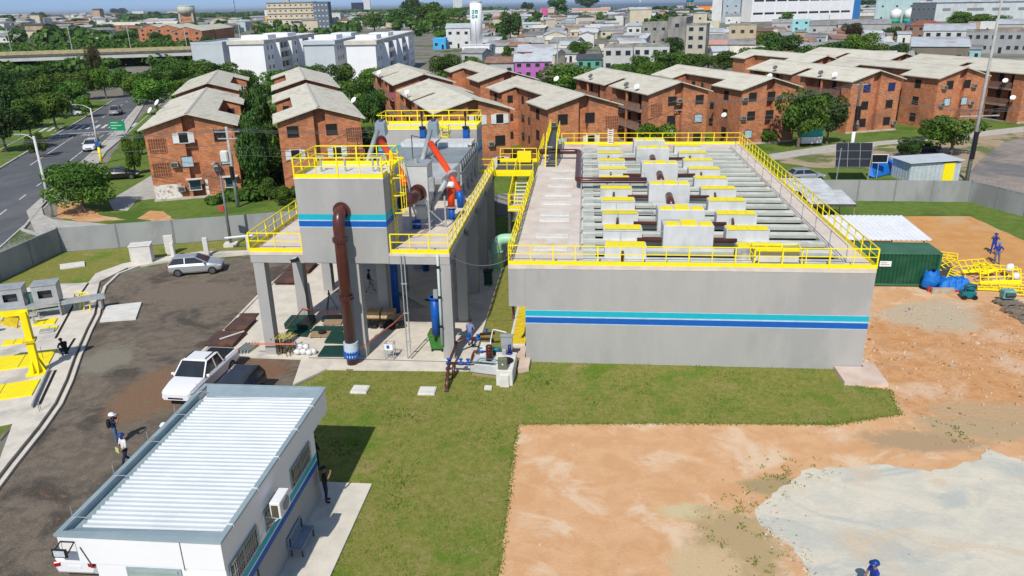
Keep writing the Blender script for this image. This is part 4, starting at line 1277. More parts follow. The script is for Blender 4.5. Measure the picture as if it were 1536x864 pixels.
# ================================================================ the office
O_ = thing('site_office', 'low white office with ribbed metal roof, nearest the camera', 'office', (-10.35, -17, 0))
X0, X1, Y0, Y1, ZR = -13.0, -7.7, -21.7, -11.8, 4.35
WALLW = mat('office_white', (.80, .80, .79), (.77, .77, .76), scale=.5, rough=.6)
XW = -11.95
b = MB().box(XW, X1, Y0 + .03, -13.55, 1.66, 3.27)
b.build('wall', WALLW, O_)
MB().box(XW, X1, Y0 + .03, -13.55, 0, 1.66).build('lower_wall', GREY, O_)
b = MB().box(X0, X1 + .01, Y0 - .01, Y1, 3.27, 4.04)
for q in ((X0, X0 + .12, Y0 - .01, Y1), (X1 - .12, X1 + .01, Y0 - .01, Y1), (X0 + .121, X1 - .121, Y0 - .01, Y0 + .14), (X0 + .121, X1 - .121, Y1 - .1, Y1)):
    b.box(*q, 4.041, ZR - .0605)
b.build('fascia', WALLW, O_)
b = MB().box(X1 + .0005, X1 + .006, Y0 - .005, -13.545, 1.99, 2.27).box(XW - .005, X1 + .006, -13.5495, -13.543, 1.99, 2.27)
b.build('turquoise_band', TEAL, O_)
MB().box(X1 + .0005, X1 + .006, Y0 - .005, -13.545, 1.66, 1.93).box(XW - .005, X1 + .006, -13.5495, -13.543, 1.66, 1.93).build('blue_band', BLUE, O_)
MB().box(X1 + .0005, X1 + .005, Y0 - .005, -13.546, 1.932, 1.988).build('white_line', WHITE, O_)
# ribbed roof sheets running across
b = MB()
y = Y0 + .42
prof = []
while y < Y1 - .85:
    prof += [(y, 0), (y + .13, 0), (y + .165, .06), (y + .215, .06), (y + .24, 0)]
    y += .24
xs = (X0 + .48, X1 - .12)
n = len(prof)
vs = [(xs[0], q[0], 4.20 + q[1]) for q in prof] + [(xs[1], q[0], 4.28 + q[1]) for q in prof]
b.add(vs, [(i, n + i, n + i + 1, i + 1) for i in range(n - 1)])
b.build('roof_sheet', ROOFM, O_)
b = MB()
b.box(X0 - .06, X0 + .12, Y0 - .06, Y1 + .06, ZR - .06, ZR + .02)
b.box(X1 - .12, X1 + .06, Y0 - .06, Y1 + .06, ZR - .058, ZR + .018)
b.box(X0 + .121, X1 - .121, Y0 - .06, Y0 + .14, ZR - .06, ZR + .02)
b.box(X0 + .121, X1 - .121, Y1 - .1, Y1 + .06, ZR - .06, ZR + .02)
b.add([(X0 + .12, Y1 - .1, ZR), (X1 - .12, Y1 - .1, ZR), (X1 - .12, Y1 - .95, 4.3), (X0 + .5, Y1 - .95, 4.26)], [(3, 2, 1, 0)])
b.add([(X0 + .12, Y0 + .14, ZR), (X1 - .12, Y0 + .14, ZR), (X1 - .12, Y0 + .5, 4.33), (X0 + .5, Y0 + .5, 4.24)], [(0, 1, 2, 3)])
b.box(X0 + .14, X0 + .5, Y0 + .2, Y1 - .9, 4.08, 4.12)
b.box(X0 + .12, X0 + .14, Y0 + .2, Y1 - .9, 4.08, 4.33)
b.build('zinc_flashing', FLASH, O_)
for y in (-20.9, -18.6, -16.4, -14.4, -12.5):
    MB().cyl(X0 + .02, y, ZR, ZR + .42, .012, 5).bar((X0 + .02, y, ZR + .03), (X0 + .45, y, ZR + .03), .02, .02).build('lightning_rod', STEEL, O_)
for y in (-20.9, -19.0, -17.1, -15.2, -13.4):
    MB().bar((X1 - .14, y, ZR + .04), (X1 + .06, y, ZR + .02), .025, .025).bar((X1 + .07, y, ZR), (X1 + .07, y, ZR - .2), .02, .02).build('cable_clip', WHITE, O_)
MB().bar((X1 - .6, Y1 + .0, ZR), (X1 - .6, Y1 - .1, ZR + .35), .02, .02).build('lightning_rod', STEEL, O_)
for v0, v1 in ((-16.25, -14.3), (-18.75, -17.75), (-21.45, -19.5)):
    o = MB().box(X1 + .0005, X1 + .05, v0 - .05, v0, 2.4, 3.28).box(X1 + .0005, X1 + .05, v1, v1 + .05, 2.4, 3.28).box(X1 + .0005, X1 + .05, v0, v1, 3.23, 3.28).box(X1 + .0005, X1 + .05, v0, v1, 2.4, 2.45).box(X1 + .0005, X1 + .03, (v0 + v1) / 2 - .03, (v0 + v1) / 2 + .03, 2.45, 3.23).build('window', FLASH, O_)
    MB().box(X1 + .0005, X1 + .012, v0, v1, 2.45, 3.23).build('pane', mat('office_glass', (.09, .08, .055), (.05, .045, .035), scale=3, rough=.15, spec=.6), o)
    g_ = MB()
    k = v0 + .12
    while k < v1:
        g_.box(X1 + .1, X1 + .115, k, k + .015, 2.4, 3.26)
        k += .13
    for z in (2.42, 2.85, 3.25):
        g_.box(X1 + .1, X1 + .118, v0, v1, z, z + .02)
    g_.build('bars', STEEL, o)
o = MB().box(-10.95, -9.15, Y0 - .02, Y0 + .0295, 1.0, 3.2).build('window', FLASH, O_)
g_ = MB()
for z in range(14):
    g_.box(-10.85, -9.25, Y0 - .055, Y0 - .022, 1.1 + z * .15, 1.2 + z * .15)
g_.build('louvre', mat('louvre_green_grey', (.35, .42, .38)), o)
MB().bar((-9.0, Y0 - .02, 4.28), (-9.0, Y0 - .02, 3.2), .02, .02).bar((-12.3, Y0 - .03, 3.9), (-12.05, Y0 - .03, 3.2), .025, .025).build('cable', STEEL_D, O_)
MB().box(-8.6, -7.98, -13.5495, -13.52, .1, 2.2).build('door', mat('grey_door', (.3, .32, .34), rough=.5), O_)
MB().bar((X1 + .03, -19.8, 1.66), (X1 + .03, -19.8, .1), .05, .05).build('stain_pipe', STEEL_D, O_)
# things on the office
t = thing('air_conditioner', 'white outdoor air conditioner on brackets high on the office\'s right wall', 'air conditioner', (-7.3, -18.3, 3.0))
MB().box(-7.45, -7.08, -18.75, -17.85, 2.95, 3.6).build('case', WHITE, t, bevel=.02)
MB().tube([(-7.079, -18.25, 3.28), (-7.05, -18.25, 3.28)], .26, 16).build('fan_grille', mat('grille_grey', (.3, .32, .32)), t)
MB().box(-7.4, -7.15, -18.758, -18.751, 3.0, 3.5).build('side_vent', mat('vent_brown', (.1, .085, .06)), t)
b = MB()
for y in (-18.65, -17.95):
    b.bar((-7.7, y, 2.93), (-7.1, y, 2.93), .03, .04).bar((-7.7, y, 2.5), (-7.2, y, 2.93), .03, .03)
b.build('bracket', WHITE, t)
MB().tube(bend([(-7.66, -18.9, 3.2), (-7.5, -19.2, 2.9), (-7.66, -19.3, 2.5)], .1), .03, 6).build('hose', WHITE, t)
t = thing('floodlight', 'black framed floodlight on the white front fascia of the office', 'floodlight', (-12.7, -21.8, 3.85))
MB().obox(-12.75, -22.05, 3.75, .5, .06, .32, 0).build('case', BLACK, t, bevel=.015)
MB().box(-12.93, -12.57, -22.085, -22.081, 3.8, 4.02).build('lens', mat('lamp_glass', (.6, .65, .7)), t)
MB().bar((-13.0, -22.03, 3.9), (-12.9, -21.72, 4.1), .02, .04).bar((-12.5, -22.03, 3.9), (-12.45, -21.72, 4.1), .02, .04).bar((-12.9, -21.74, 4.1), (-12.45, -21.74, 4.1), .02, .04).build('bracket', BLACK, t)
t = thing('bench', 'bluish grey slatted metal bench against the office\'s shaded right wall', 'bench', (-7.4, -16.7, .1))
b = MB()
for z in (.55, .66, .77, .88):
    b.box(-7.66, -7.62, -17.4, -16.0, z + .0, z + .08)
b.build('backrest', mat('bench_blue_grey', (.26, .32, .40), rough=.5), t)
b = MB()
for x in (-7.58, -7.46, -7.34, -7.22):
    b.box(x, x + .09, -17.4, -16.0, .5, .54)
b.build('seat', mat('bench_blue_grey', (.15, .22, .36)), t)
for y in (-17.3, -16.1):
    MB().box(-7.62, -7.57, y, y + .05, .1, .9).box(-7.2, -7.15, y, y + .05, .1, .5).box(-7.57, -7.2, y, y + .05, .44, .499).build('leg', STEEL_D, t)

# ================================================================ pump station at the left
st = R(24)


def sq(cx, cy, sx, sy, z0, z1, m=None):
    return MB().obox(cx, cy, z0, sx, sy, z1 - z0, st)


for i, (p, w_, d_, lab) in enumerate((((-30.0, -1.75), 3.2, 2.1, 'wide bright yellow floor hatch behind the foot of the yellow crane'), ((-28.4, -5.6), 3.4, 2.0, 'wide bright yellow floor hatch nearest the camera, beside the path kerb'),
                                      ((-32.4, .8), 1.3, .8, 'small yellow two leaf hatch beyond the crane foot, at left edge of photo'), ((-32.6, 3.95), 1.3, 1.0, 'yellow hatch lid below the right machine housing'), ((-31.6, 2.9), 1.0, .8, 'narrow yellow plate beside the small grey lid'))):
    o = tag(sq(p[0], p[1], w_, d_, .12, .19).build('floor_hatch', YEL, bevel=.01), lab, 'hatch', 'yellow hatches of the pump station')
    c, s = math.cos(st), math.sin(st)
    MB().bar((p[0] - s * -d_ / 2, p[1] - c * d_ / 2, .193), (p[0] - s * d_ / 2, p[1] + c * d_ / 2, .193), .03, .008).build('seam', STEEL_D, o)
tag(sq(-31.45, 2.55, .9, .6, .12, .24).build('floor_cover', STEEL, bevel=.02), 'small grey metal lid on the floor of the pump station', 'lid')
t = thing('jib_crane', 'yellow steel jib crane column with ribbed foot on the pump station floor', 'crane', (-28, -3.15, .12))
MB().obox(-28, -3.15, .22, .38, .38, 1.9, st).obox(-28.0, -3.1, 2.2, .36, .4, 1.75, st).build('column', YEL, t, bevel=.02)
b = MB().obox(-28, -3.15, .13, 1.0, 1.0, .09, st)
for k in range(4):
    a = st + k * PI / 2
    for dd in (-.14, .14):
        cx, cy = -28 + math.cos(a) * .19 - math.sin(a) * dd, -3.15 + math.sin(a) * .19 + math.cos(a) * dd
        ex, ey = cx + math.cos(a) * .28, cy + math.sin(a) * .28
        b.add([(cx, cy, .2), (ex, ey, .22), (cx, cy, 1.0), (cx - math.sin(a) * .03, cy + math.cos(a) * .03, .2), (ex - math.sin(a) * .03, ey + math.cos(a) * .03, .22), (cx - math.sin(a) * .03, cy + math.cos(a) * .03, 1.0)], [(0, 1, 2), (3, 5, 4), (0, 3, 4, 1), (1, 4, 5, 2), (2, 5, 3, 0)])
b.build('foot', YEL, t)
MB().obox(-28, -3.15, 2.1, .62, .62, .06, st).obox(-28, -3.15, 2.18, .62, .62, .06, st).build('flange', YELD, t)
MB().bar((-27.75, -3.0, 3.85), (-31.6, -4.4, 3.9), .22, .3).build('jib_arm', YEL, t)
MB().bar((-28.3, -3.25, 3.0), (-29.5, -3.75, 3.72), .18, .1).bar((-28.32, -3.26, 3.3), (-28.9, -3.5, 3.5), .3, .5).build('brace', YELD, t)
for i, (cx, cy) in enumerate(((-33.1, 5.4), (-35.0, 4.6))):
    t = thing('machine_housing', ['grey steel machine housing with square window opening, right one of the pump station pair', 'grey steel machine housing cut by the left edge of the photo'][i], 'housing', (cx, cy, .12), st, 'grey machine housings of the pump station')
    b = MB()
    w_, d_, h0, h1 = 1.5, 1.2, .95, 2.3
    b.box(-w_ / 2, w_ / 2, -d_ / 2, -d_ / 2 + .04, h0, h0 + .45).box(-w_ / 2, w_ / 2, -d_ / 2, -d_ / 2 + .04, h1 - .35, h1)
    b.box(-w_ / 2, -.42, -d_ / 2, -d_ / 2 + .04, h0 + .45, h1 - .35).box(.42, w_ / 2, -d_ / 2, -d_ / 2 + .04, h0 + .45, h1 - .35)
    b.box(-w_ / 2, w_ / 2, d_ / 2 - .04, d_ / 2, h0, h1).box(-w_ / 2, -w_ / 2 + .04, -d_ / 2 + .04, d_ / 2 - .04, h0, h1).box(w_ / 2 - .04, w_ / 2, -d_ / 2 + .04, d_ / 2 - .04, h0, h1)
    b.build('case', STEEL, t, local=True)
    MB().box(-w_ / 2 - .05, w_ / 2 + .05, -d_ / 2 - .06, d_ / 2 + .05, h1 + .002, h1 + .06).build('roof', STEEL_L, t, local=True)
    MB().box(-w_ / 2 + .05, w_ / 2 - .05, -.3, -.25, h0, h1 - .1).build('inner_panel', STEEL_D, t, local=True)
    b = MB()
    for x in (-w_ / 2 + .08, w_ / 2 - .08):
        for y in (-d_ / 2 + .08, d_ / 2 - .08):
            b.box(x - .05, x + .05, y - .05, y + .05, 0, h0 - .002)
    b.box(-w_ / 2, w_ / 2, -d_ / 2, d_ / 2, .5, .6)
    b.build('frame', STEEL_L, t, local=True)
t = thing('conveyor_trough', 'long galvanised steel trough beam crossing from the pump machines to the path edge', 'trough', (-33, 5.3, .12))
MB().bar((-36.0, 3.3, 1.0), (-30.0, 6.85, 1.0), .5, .28).build('trough', STEEL, t)
for x, y in ((-32.3, 5.45), (-30.3, 6.65)):
    MB().box(x - .1, x + .1, y - .1, y + .1, .12, .86).build('leg', STEEL_L, t)
t = thing('motor_unit', 'teal green gear motor between the two grey machine housings', 'motor', (-34.05, 5.1, .12))
MB().cyl(-34.05, 5.0, .8, 1.5, .2, 12).obox(-34.05, 5.0, 1.5, .45, .4, .35, st).build('casing', mat('motor_green', (.12, .22, .19), rough=.5), t, bevel=.02)
MB().cyl(-34.05, 5.0, .12, .8, .1, 8).build('stand', YEL, t)
t = thing('safety_hoop', 'yellow tubular safety frame at the right end of the machine housings', 'frame', (-31.7, 6.7, .12))
b = MB()
for dx in (0, .45):
    b.tube(bend([(-32.2 + dx, 6.4, .12), (-32.0 + dx, 6.6, 1.3), (-31.5 + dx, 6.7, 1.3), (-31.3 + dx, 6.2, .12)], .2), .04, 8)
b.bar((-32, 6.6, 1.0), (-31.2, 6.7, 1.0), .05, .05)
b.build('tube', YEL, t)
for i, (x, y, lab) in enumerate(((-33.1, 3.6, 'small silver gate valve on a post in front of the right housing'), (-35.0, 1.9, 'small silver gate valve on a post at the left edge of the photo'))):
    t = thing('gate_valve', lab, 'valve', (x, y, .12), 0, 'silver valves of the pump station')
    MB().cyl(x, y, .12, .75, .07, 8).build('stem', STEEL, t)
    MB().obox(x, y, .75, .45, .25, .25, st).tube([(x - .35, y - .1, .85), (x + .3, y + .15, .85)], .14, 10).build('body', STEEL_L, t)
b = MB()
for p in ((-28.86, -1.48), (-24.93, -7.21), (-24.86, -7.41)):
    b.cyl(p[0], p[1], .12, .95, .015, 5)
tag(b.build('marker_rods', STEEL_D), 'thin dark upright marker rods along the pump station floor edge', 'rods')
t = thing('drain_channel', 'straight dark slot drains with steel lip beside the concrete path', 'drain', (-29, 0, .12))
b = MB()
for a_, b_ in (((-34.47, 11.55), (-33.12, 8.13)), ((-32.82, 7.37), (-30.19, 1.54)), ((-28.92, 1.60), (-28.03, -0.70)), ((-27.18, -2.79), (-25.34, -6.74))):
    b.bar((a_[0], a_[1], .122), (b_[0], b_[1], .122), .16, .012)
b.build('slot', DARK, t)
b = MB()
a_, b_ = (-27.22, -2.97), (-25.20, -7.16)
b.bar((a_[0] - .25, a_[1], .22), (b_[0] - .25, b_[1], .22), .08, .2)
b.build('steel_lip', STEEL, t)

# ================================================================ items round the platform
for i, (cx, cy, sx, sy, r_, lab, n) in enumerate((
        (-18.9, 3.9, 1.35, 1.9, .05, 'rusty brown steel plate stack beside the slab kerb, second from the white pickup', 3), (-18.95, 1.7, 1.8, 2.0, .02, 'dark reddish steel plate stack with pale bar on it, nearest the white pickup', 3),
        (-19.0, 12.9, 1.6, 2.2, 0, 'dark brown steel plate stack behind the second left column', 4), (-19.0, 15.4, 1.9, 2.1, .02, 'dark brown steel plate stack farthest along the slab kerb', 4),
        (-19.3, 5.6, 1.3, .9, .1, 'thin brown steel plate lying flat left of the front left column', 1))):
    t = thing('steel_plate_stack', lab, 'plates', (cx, cy, .12), r_, 'steel plate stacks along the kerb')
    for k in range(n):
        MB().obox(rnd.uniform(-.06, .06), rnd.uniform(-.06, .06), k * .09 + .02, sx, sy, .06, rnd.uniform(-.03, .03)).build('plate', RUST, t, local=True)
o = MB().obox(-18.6, 1.9, .42, 1.6, .12, .05, .9)
tag(o.build('pale_bar', CONC_W), 'pale flat bar lying across the reddish steel plates', 'bar')
t = thing('frame_stack', 'stack of pale galvanised ladder frames lying left of the front column', 'frames', (-17.0, .4, .12))
for k in range(5):
    b = MB()
    for j in range(5):
        b.bar((-17.5 + j * .18, -.25 + .05 * j, .15 + k * .05), (-17.3 + j * .18, 1.1, .15 + k * .05), .05, .04)
    b.build('frame', mat('pale_frames', (.5, .54, .5), (.4, .43, .4)), t)
t = thing('bar_bundle', 'upright bundle of yellow tipped dark bars beside the front left column', 'bundle', (-14.6, .2, .12))
b = MB(); bt = MB()
for k in range(46):
    x, y = -14.6 + rnd.gauss(0, .28), .2 + rnd.gauss(0, .25)
    b.bar((x, y, .12), (x + rnd.gauss(0, .03), y + rnd.gauss(0, .03), 1.15 + rnd.uniform(-.04, .05)), .04, .04)
    bt.bar((x + rnd.gauss(0, .1), y - .2, 1.2), (x + rnd.gauss(0, .1), y + .25, 1.22), .04, .03)
b.build('bars', mat('mixed_bars', (.20, .17, .08), (.05, .05, .045), scale=9), t)
bt.build('tips', mat('dull_yellow', (.5, .42, .12)), t)
t = thing('barrier_tape', 'orange plastic barrier tape strung between the platform columns', 'tape', (-12, 0, .8))
b = MB()
for a_, q in (((-16.4, -.4, .95), (-13.6, -.3, .95)), ((-15.3, 5.4, .9), (-12.4, 4.6, .9)), ((-15.6, 3.2, .4), (-15.2, 5.4, .9)), ((-9.7, -.7, .9), (-8.5, 3.0, 1.0)), ((-8.5, 3.0, 1.0), (-8.0, 5.0, 1.1))):
    b.bar(a_, q, .012, .09)
b.build('strip', mat('orange_tape', (.75, .22, .12), rough=.6), t)


def blob(b, x, y, z, rx, ry, rz_, n=8, m=0, j=.12):
    vs, fs = [], []
    for i in range(1, 6):
        a = -PI / 2 + PI * i / 6
        for k in range(n):
            t_ = 2 * PI * k / n
            q = 1 + rnd.uniform(-j, j)
            vs.append((x + rx * math.cos(a) * math.cos(t_) * q, y + ry * math.cos(a) * math.sin(t_) * q, z + rz_ * math.sin(a) * q))
    for i in range(4):
        for k in range(n):
            fs.append((i * n + k, i * n + (k + 1) % n, (i + 1) * n + (k + 1) % n, (i + 1) * n + k))
    fs.append(tuple(range(n))[::-1])
    fs.append(tuple(4 * n + k for k in range(n)))
    b.add(vs, fs, m)


SACK = mat('white_sack', (.75, .75, .74), (.62, .62, .62), scale=7, rough=.7)
for k, (dx, dy, z) in enumerate(((0, 0, 0), (.36, .05, 0), (.74, 0, 0), (.18, .1, .3), (.54, .12, .3), (.95, .15, .0))):
    b = MB(); blob(b, -13.72 + dx, .0 + dy, .12 + .19 + z, .22, .2, .19)
    tag(b.build('white_sack', SACK, smooth=True), 'round white sack in the small heap at the front edge of the slab', 'sack', 'white sacks heaped on the slab')
for i, (pts, z, h_, lab) in enumerate((
        ([(-15.9, 3.7), (-14.2, 3.55), (-14.35, 5.2), (-16.0, 5.1)], .12, .42, 'tall stack of dark green fibreglass panels beside the second left column'),
        ([(-15.6, 2.75), (-14.0, 2.5), (-14.1, 3.4), (-15.6, 3.5)], .12, .1, 'low dark green panel lying just in front of the tall green stack'),
        ([(-14.05, 3.25), (-12.0, 3.3), (-12.0, 4.2), (-14.0, 4.1)], .12, .12, 'long dark green panel between two wooden pallets'),
        ([(-12.6, 1.65), (-10.9, 1.6), (-11.3, 3.2), (-12.7, 3.15)], .12, .14, 'square dark green panel behind the lower end of the brown riser'),
        ([(-12.4, -.25), (-10.5, -.2), (-10.7, 1.35), (-12.45, 1.2)], .12, .1, 'square dark green panel at the slab front edge, beside the brown riser'),
        ([(-13.9, 4.95), (-12.7, 5.2), (-12.8, 6.1), (-14.1, 5.85)], .12, .12, 'small dark green panel at the edge of the shade under the platform'))):
    t = thing('green_panel', lab, 'panel', (pts[0][0], pts[0][1], z), 0, 'dark green panels on the slab')
    n = max(1, int(h_ / .1))
    for k in range(n):
        MB().prism([(p[0] + rnd.uniform(-.05, .05) * (k > 0), p[1] + rnd.uniform(-.05, .05) * (k > 0)) for p in pts], z + k * h_ / n, z + (k + 1) * h_ / n - .015).build('sheet', GREEND, t, bevel=.01)
for i, (x, y, lab) in enumerate(((-13.05, 4.75, 'wooden pallet behind the long green panel'), (-13.25, 2.8, 'wooden pallet with black bag on it between green panels'))):
    t = thing('wooden_pallet', lab, 'pallet', (x, y, .12), .1, 'pallets among the green panels')
    b = MB()
    for k in range(6):
        b.box(-.6, .6, -.42 + k * .15, -.31 + k * .15, .11, .13)
    b.build('top_boards', WOOD, t, local=True)
    b = MB()
    for x_ in (-.55, 0, .5):
        b.box(x_, x_ + .08, -.42, .44, .0, .108)
    b.build('bearers', WOOD, t, local=True)
b = MB(); blob(b, -13.15, 2.85, .38, .28, .2, .16)
tag(b.build('black_bag', BLACKC, smooth=True), 'black bag lying on the wooden pallet', 'bag')
t = thing('tripod', 'dark surveying tripod standing at the edge of the platform shade', 'tripod', (-13.9, 6.9, .12))
for a_ in (0.4, 2.5, 4.6):
    MB().bar((-13.9, 6.9, 1.35), (-13.9 + .5 * math.cos(a_), 6.9 + .5 * math.sin(a_), .12), .05, .04).build('leg', STEEL_D, t)
MB().cyl(-13.9, 6.9, 1.33, 1.42, .09, 10).cyl(-13.9, 6.9, 1.42, 1.62, .05, 8).build('head', STEEL_D, t)
tag(MB().bar((-14.55, 5.35, .12), (-14.75, 5.6, 2.6), .12, .12).build('leaning_post', POLE), 'pale post leaning on the second left column', 'post')
for i, (x, lab) in enumerate(((-10.3, 'wrapped bundle of tan logs on black sheeting, left of the two bundles'), (-9.35, 'wrapped bundle of tan logs on black sheeting, beside the bright blue pipe'))):
    t = thing('log_bundle', lab, 'bundle', (x, 5.0, .3), 0, 'tan bundles on black sheeting')
    for r_ in range(2):
        for k in range(3):
            MB().tube([(x - .42, 4.7 + k * .27 + r_ * .1, .66 + r_ * .26), (x + .42, 4.7 + k * .27 + r_ * .1, .66 + r_ * .26)], .135, 8).build('log', mat('tan_roll', (.50, .36, .20), (.38, .26, .14), scale=5), t)
b = MB()
for k in range(9):
    blob(b, -10.5 + k * .26, 4.5 + rnd.uniform(-.4, .5), .3, .35, .35, .24, j=.3)
tag(b.build('black_sheeting', mat('black_plastic', (.012, .012, .013), rough=.3, bump=1.5, bscale=4)), 'crumpled black plastic sheeting under the tan bundles', 'plastic sheet')
t = thing('bar_rack', 'fan of thin dark rods leaning beside the bright blue down pipe', 'rods', (-8.6, 8, .12))
for k in range(9):
    MB().bar((-9.3 + k * .03, 7.1, 1.5), (-8.6 + k * .14, 7.4 + k * .05, .14), .03, .03).build('rod', STEEL_D, t)
t = thing('steel_stand', 'grey conduit stand with a small blue plate in front of the platform', 'stand', (-7.95, -.1, .12))
b = MB()
for x in (-8.25, -7.75):
    for y in (-.35, .1):
        b.bar((x, y, .12), (x, y, 1.1), .04, .04)
    b.bar((x, -.35, 1.1), (x, .1, 1.1), .04, .04)
b.bar((-8.25, -.35, 1.1), (-7.75, -.35, 1.1), .04, .04).bar((-8.25, .1, 1.1), (-7.75, .1, 1.1), .04, .04).bar((-8.25, -.35, .5), (-7.75, -.35, .5), .03, .03)
b.build('frame', STEEL, t)
MB().box(-8.25, -7.75, -.4, -.38, .75, 1.12).build('sign_plate', WHITE, t)
MB().box(-8.12, -7.95, -.412, -.4005, .85, 1.05).build('blue_mark', BLUEP, t)
t = thing('wheeled_bin', 'dark green wheeled waste bin with its lid shut under the blue pipe', 'bin', (-5.4, 1.2, .12))
b = MB()
b.add([(-5.75, .85, .3), (-5.05, .85, .3), (-5.05, 1.55, .3), (-5.75, 1.55, .3), (-5.87, .72, 1.2), (-4.93, .72, 1.2), (-4.93, 1.68, 1.2), (-5.87, 1.68, 1.2)], [(3, 2, 1, 0), (4, 5, 6, 7), (0, 1, 5, 4), (1, 2, 6, 5), (2, 3, 7, 6), (3, 0, 4, 7)])
b.build('body', GREENB, t)
MB().box(-5.92, -4.88, .68, 1.74, 1.202, 1.3).box(-5.8, -5.0, .9, 1.6, 1.302, 1.36).build('lid', mat('bin_lid_green', (.09, .18, .04)), t, bevel=.03)
for x in (-5.7, -5.1):
    for y in (.9, 1.5):
        MB().tube([(x - .04, y, .22), (x + .04, y, .22)], .1, 10).build('wheel', BLACK, t)
MB().cyl(-5.4, .7, .95, 1.1, .09, 8).build('latch', BLACK, t)
t = thing('wheeled_bin', 'nearly black wheeled bin deep in shade between the right hand columns', 'bin', (-3.7, 12.5, .12))
MB().box(-4.0, -3.4, 12.2, 12.8, .25, 1.2).build('body', GREEND, t, bevel=.04)
MB().box(-4.05, -3.35, 12.15, 12.85, 1.202, 1.27).build('lid', BLACK, t)
for x in (-3.9, -3.5):
    MB().tube([(x - .03, 12.3, .2), (x + .03, 12.3, .2)], .08, 8).build('wheel', BLACK, t)
b = MB(); blob(b, -7.4, 9.2, .16, .5, .16, .06); blob(b, -7.1, 9.2, .16, .25, .22, .05)
tag(b.build('dark_rag', BLACKC, smooth=True), 'dark rag lying on the shaded floor under the platform', 'rag')

# pump skid
t = thing('reuse_water_tank', 'low white concrete pump tank with a round black lid in front of the walkway', 'tank', (-1.2, -1.9, 0))
MB().prism([(-1.4, -3.05), (-.5, -3.05), (-.45, -.7), (-1.65, -.7)], 0, .95).build('body', CONC_W, t, bevel=.03)
MB().prism([(-3.0, -1.95), (-1.45, -2.3), (-1.5, -.9), (-3.05, -.75)], .25, .8).build('side_body', mat('tank_grey_white', (.55, .57, .57)), t, bevel=.03)
MB().prism([(-2.9, -1.9), (-1.5, -2.2), (-1.5, -1.0), (-2.95, -.85)], 0, .248).build('plinth', WOOD, t)
MB().cyl(-1.0, -1.85, .955, .985, .46, 24).build('manhole', BLACK, t)
MB().box(-2.55, -1.95, -.9, -.3, .8, 1.35).build('pump_block', CONC_W, t)
MB().box(-1.2, -.7, -3.2, -2.6, 0, .7).build('step', CONC_W, t)
tag(MB().box(-2.0, -1.6, -3.6, -3.25, 0, .14).build('small_slab', CONC_W), 'small white concrete pad on the lawn in front of the pump tank', 'pad')
t = thing('control_box', 'olive grey electrical box on a stand in front of the round black lid', 'control box', (-1.1, -3.0, 0))
MB().box(-1.3, -.8, -3.0, -2.75, 1.0, 1.62).build('case', mat('olive_box', (.16, .18, .12), rough=.5), t, bevel=.02)
MB().box(-1.08, -1.0, -3.012, -3.001, 1.25, 1.33).build('label_plate', WHITE, t)
for x in (-1.25, -.85):
    MB().bar((x, -2.85, .1), (x, -2.85, 1.0), .05, .05).build('leg', STEEL, t)
t = thing('control_box', 'grey electrical box on posts at the back of the pump tank', 'control box', (-1.1, -.3, 0))
MB().box(-1.4, -.75, -.35, -.1, .9, 1.75).build('case', STEEL_L, t, bevel=.02)
MB().box(-1.45, -.7, -.4, -.05, 1.752, 1.79).build('roof', STEEL, t)
for x in (-1.35, -.8):
    MB().bar((x, -.2, 0), (x, -.2, .9), .05, .05).build('leg', STEEL, t)
t = thing('dosing_pump', 'small dark blue pump standing on the white pump tank', 'pump', (-.85, -.95, .95))
MB().cyl(-.85, -.95, .95, 1.05, .16, 10).cyl(-.85, -.95, 1.05, 1.5, .1, 10).build('motor', mat('pump_blue', (.02, .03, .2), rough=.4), t, smooth=True)
MB().obox(-1.15, -1.05, .95, .25, .25, .35).build('head', STEEL_L, t, bevel=.03)
t = thing('pump_motor', 'small teal motor on the pump tank between the brown manifold and grey box', 'motor', (-1.6, -.6, .9))
MB().tube([(-1.85, -.6, 1.05), (-1.4, -.6, 1.05)], .14, 12).build('casing', TEALM, t, smooth=True)
MB().box(-1.85, -1.4, -.72, -.48, .8, .92).build('base', STEEL_D, t)
t = thing('valve_manifold', 'brown pipework with bright blue valves looping in front of the right hand column', 'pipework', (-3.2, -.8, 0))
zz = .75
runs = [[(-4.2, -1.9, zz), (-1.6, -1.95, zz)], [(-4.1, .35, 1.0), (-3.6, .9, 1.0), (-2.0, .9, 1.0)], [(-4.2, -1.9, zz), (-4.15, -.6, zz + .1), (-4.1, .35, 1.0)], [(-2.95, -1.9, zz), (-2.95, -1.0, zz + .1), (-2.9, -.85, 1.0), (-2.0, -.85, 1.05)],
        [(-4.0, -3.9, .0), (-4.05, -3.3, .55), (-4.1, -2.4, .9), (-4.2, -1.9, zz)], [(-3.9, -2.3, 0), (-3.9, -2.0, zz)], [(-2.9, .9, 1.0), (-2.85, 1.6, 1.0), (-2.0, 1.8, 1.0)], [(-1.95, .0, .95), (-1.95, -1.5, .95)]]
for r_ in runs[:-1]:
    MB().tube(r_, .085, 10).build('pipe_run', BROWN, t, smooth=True)
MB().tube([(-1.95, -1.5, .75), (-1.95, -1.45, 1.7), ], .15, 12).build('pressure_vessel', BROWN, t, smooth=True)
for k in range(6):
    MB().cyl(-1.95, -1.48, .8 + k * .16, .84 + k * .16, .2, 12).build('flange', BROWN, t)
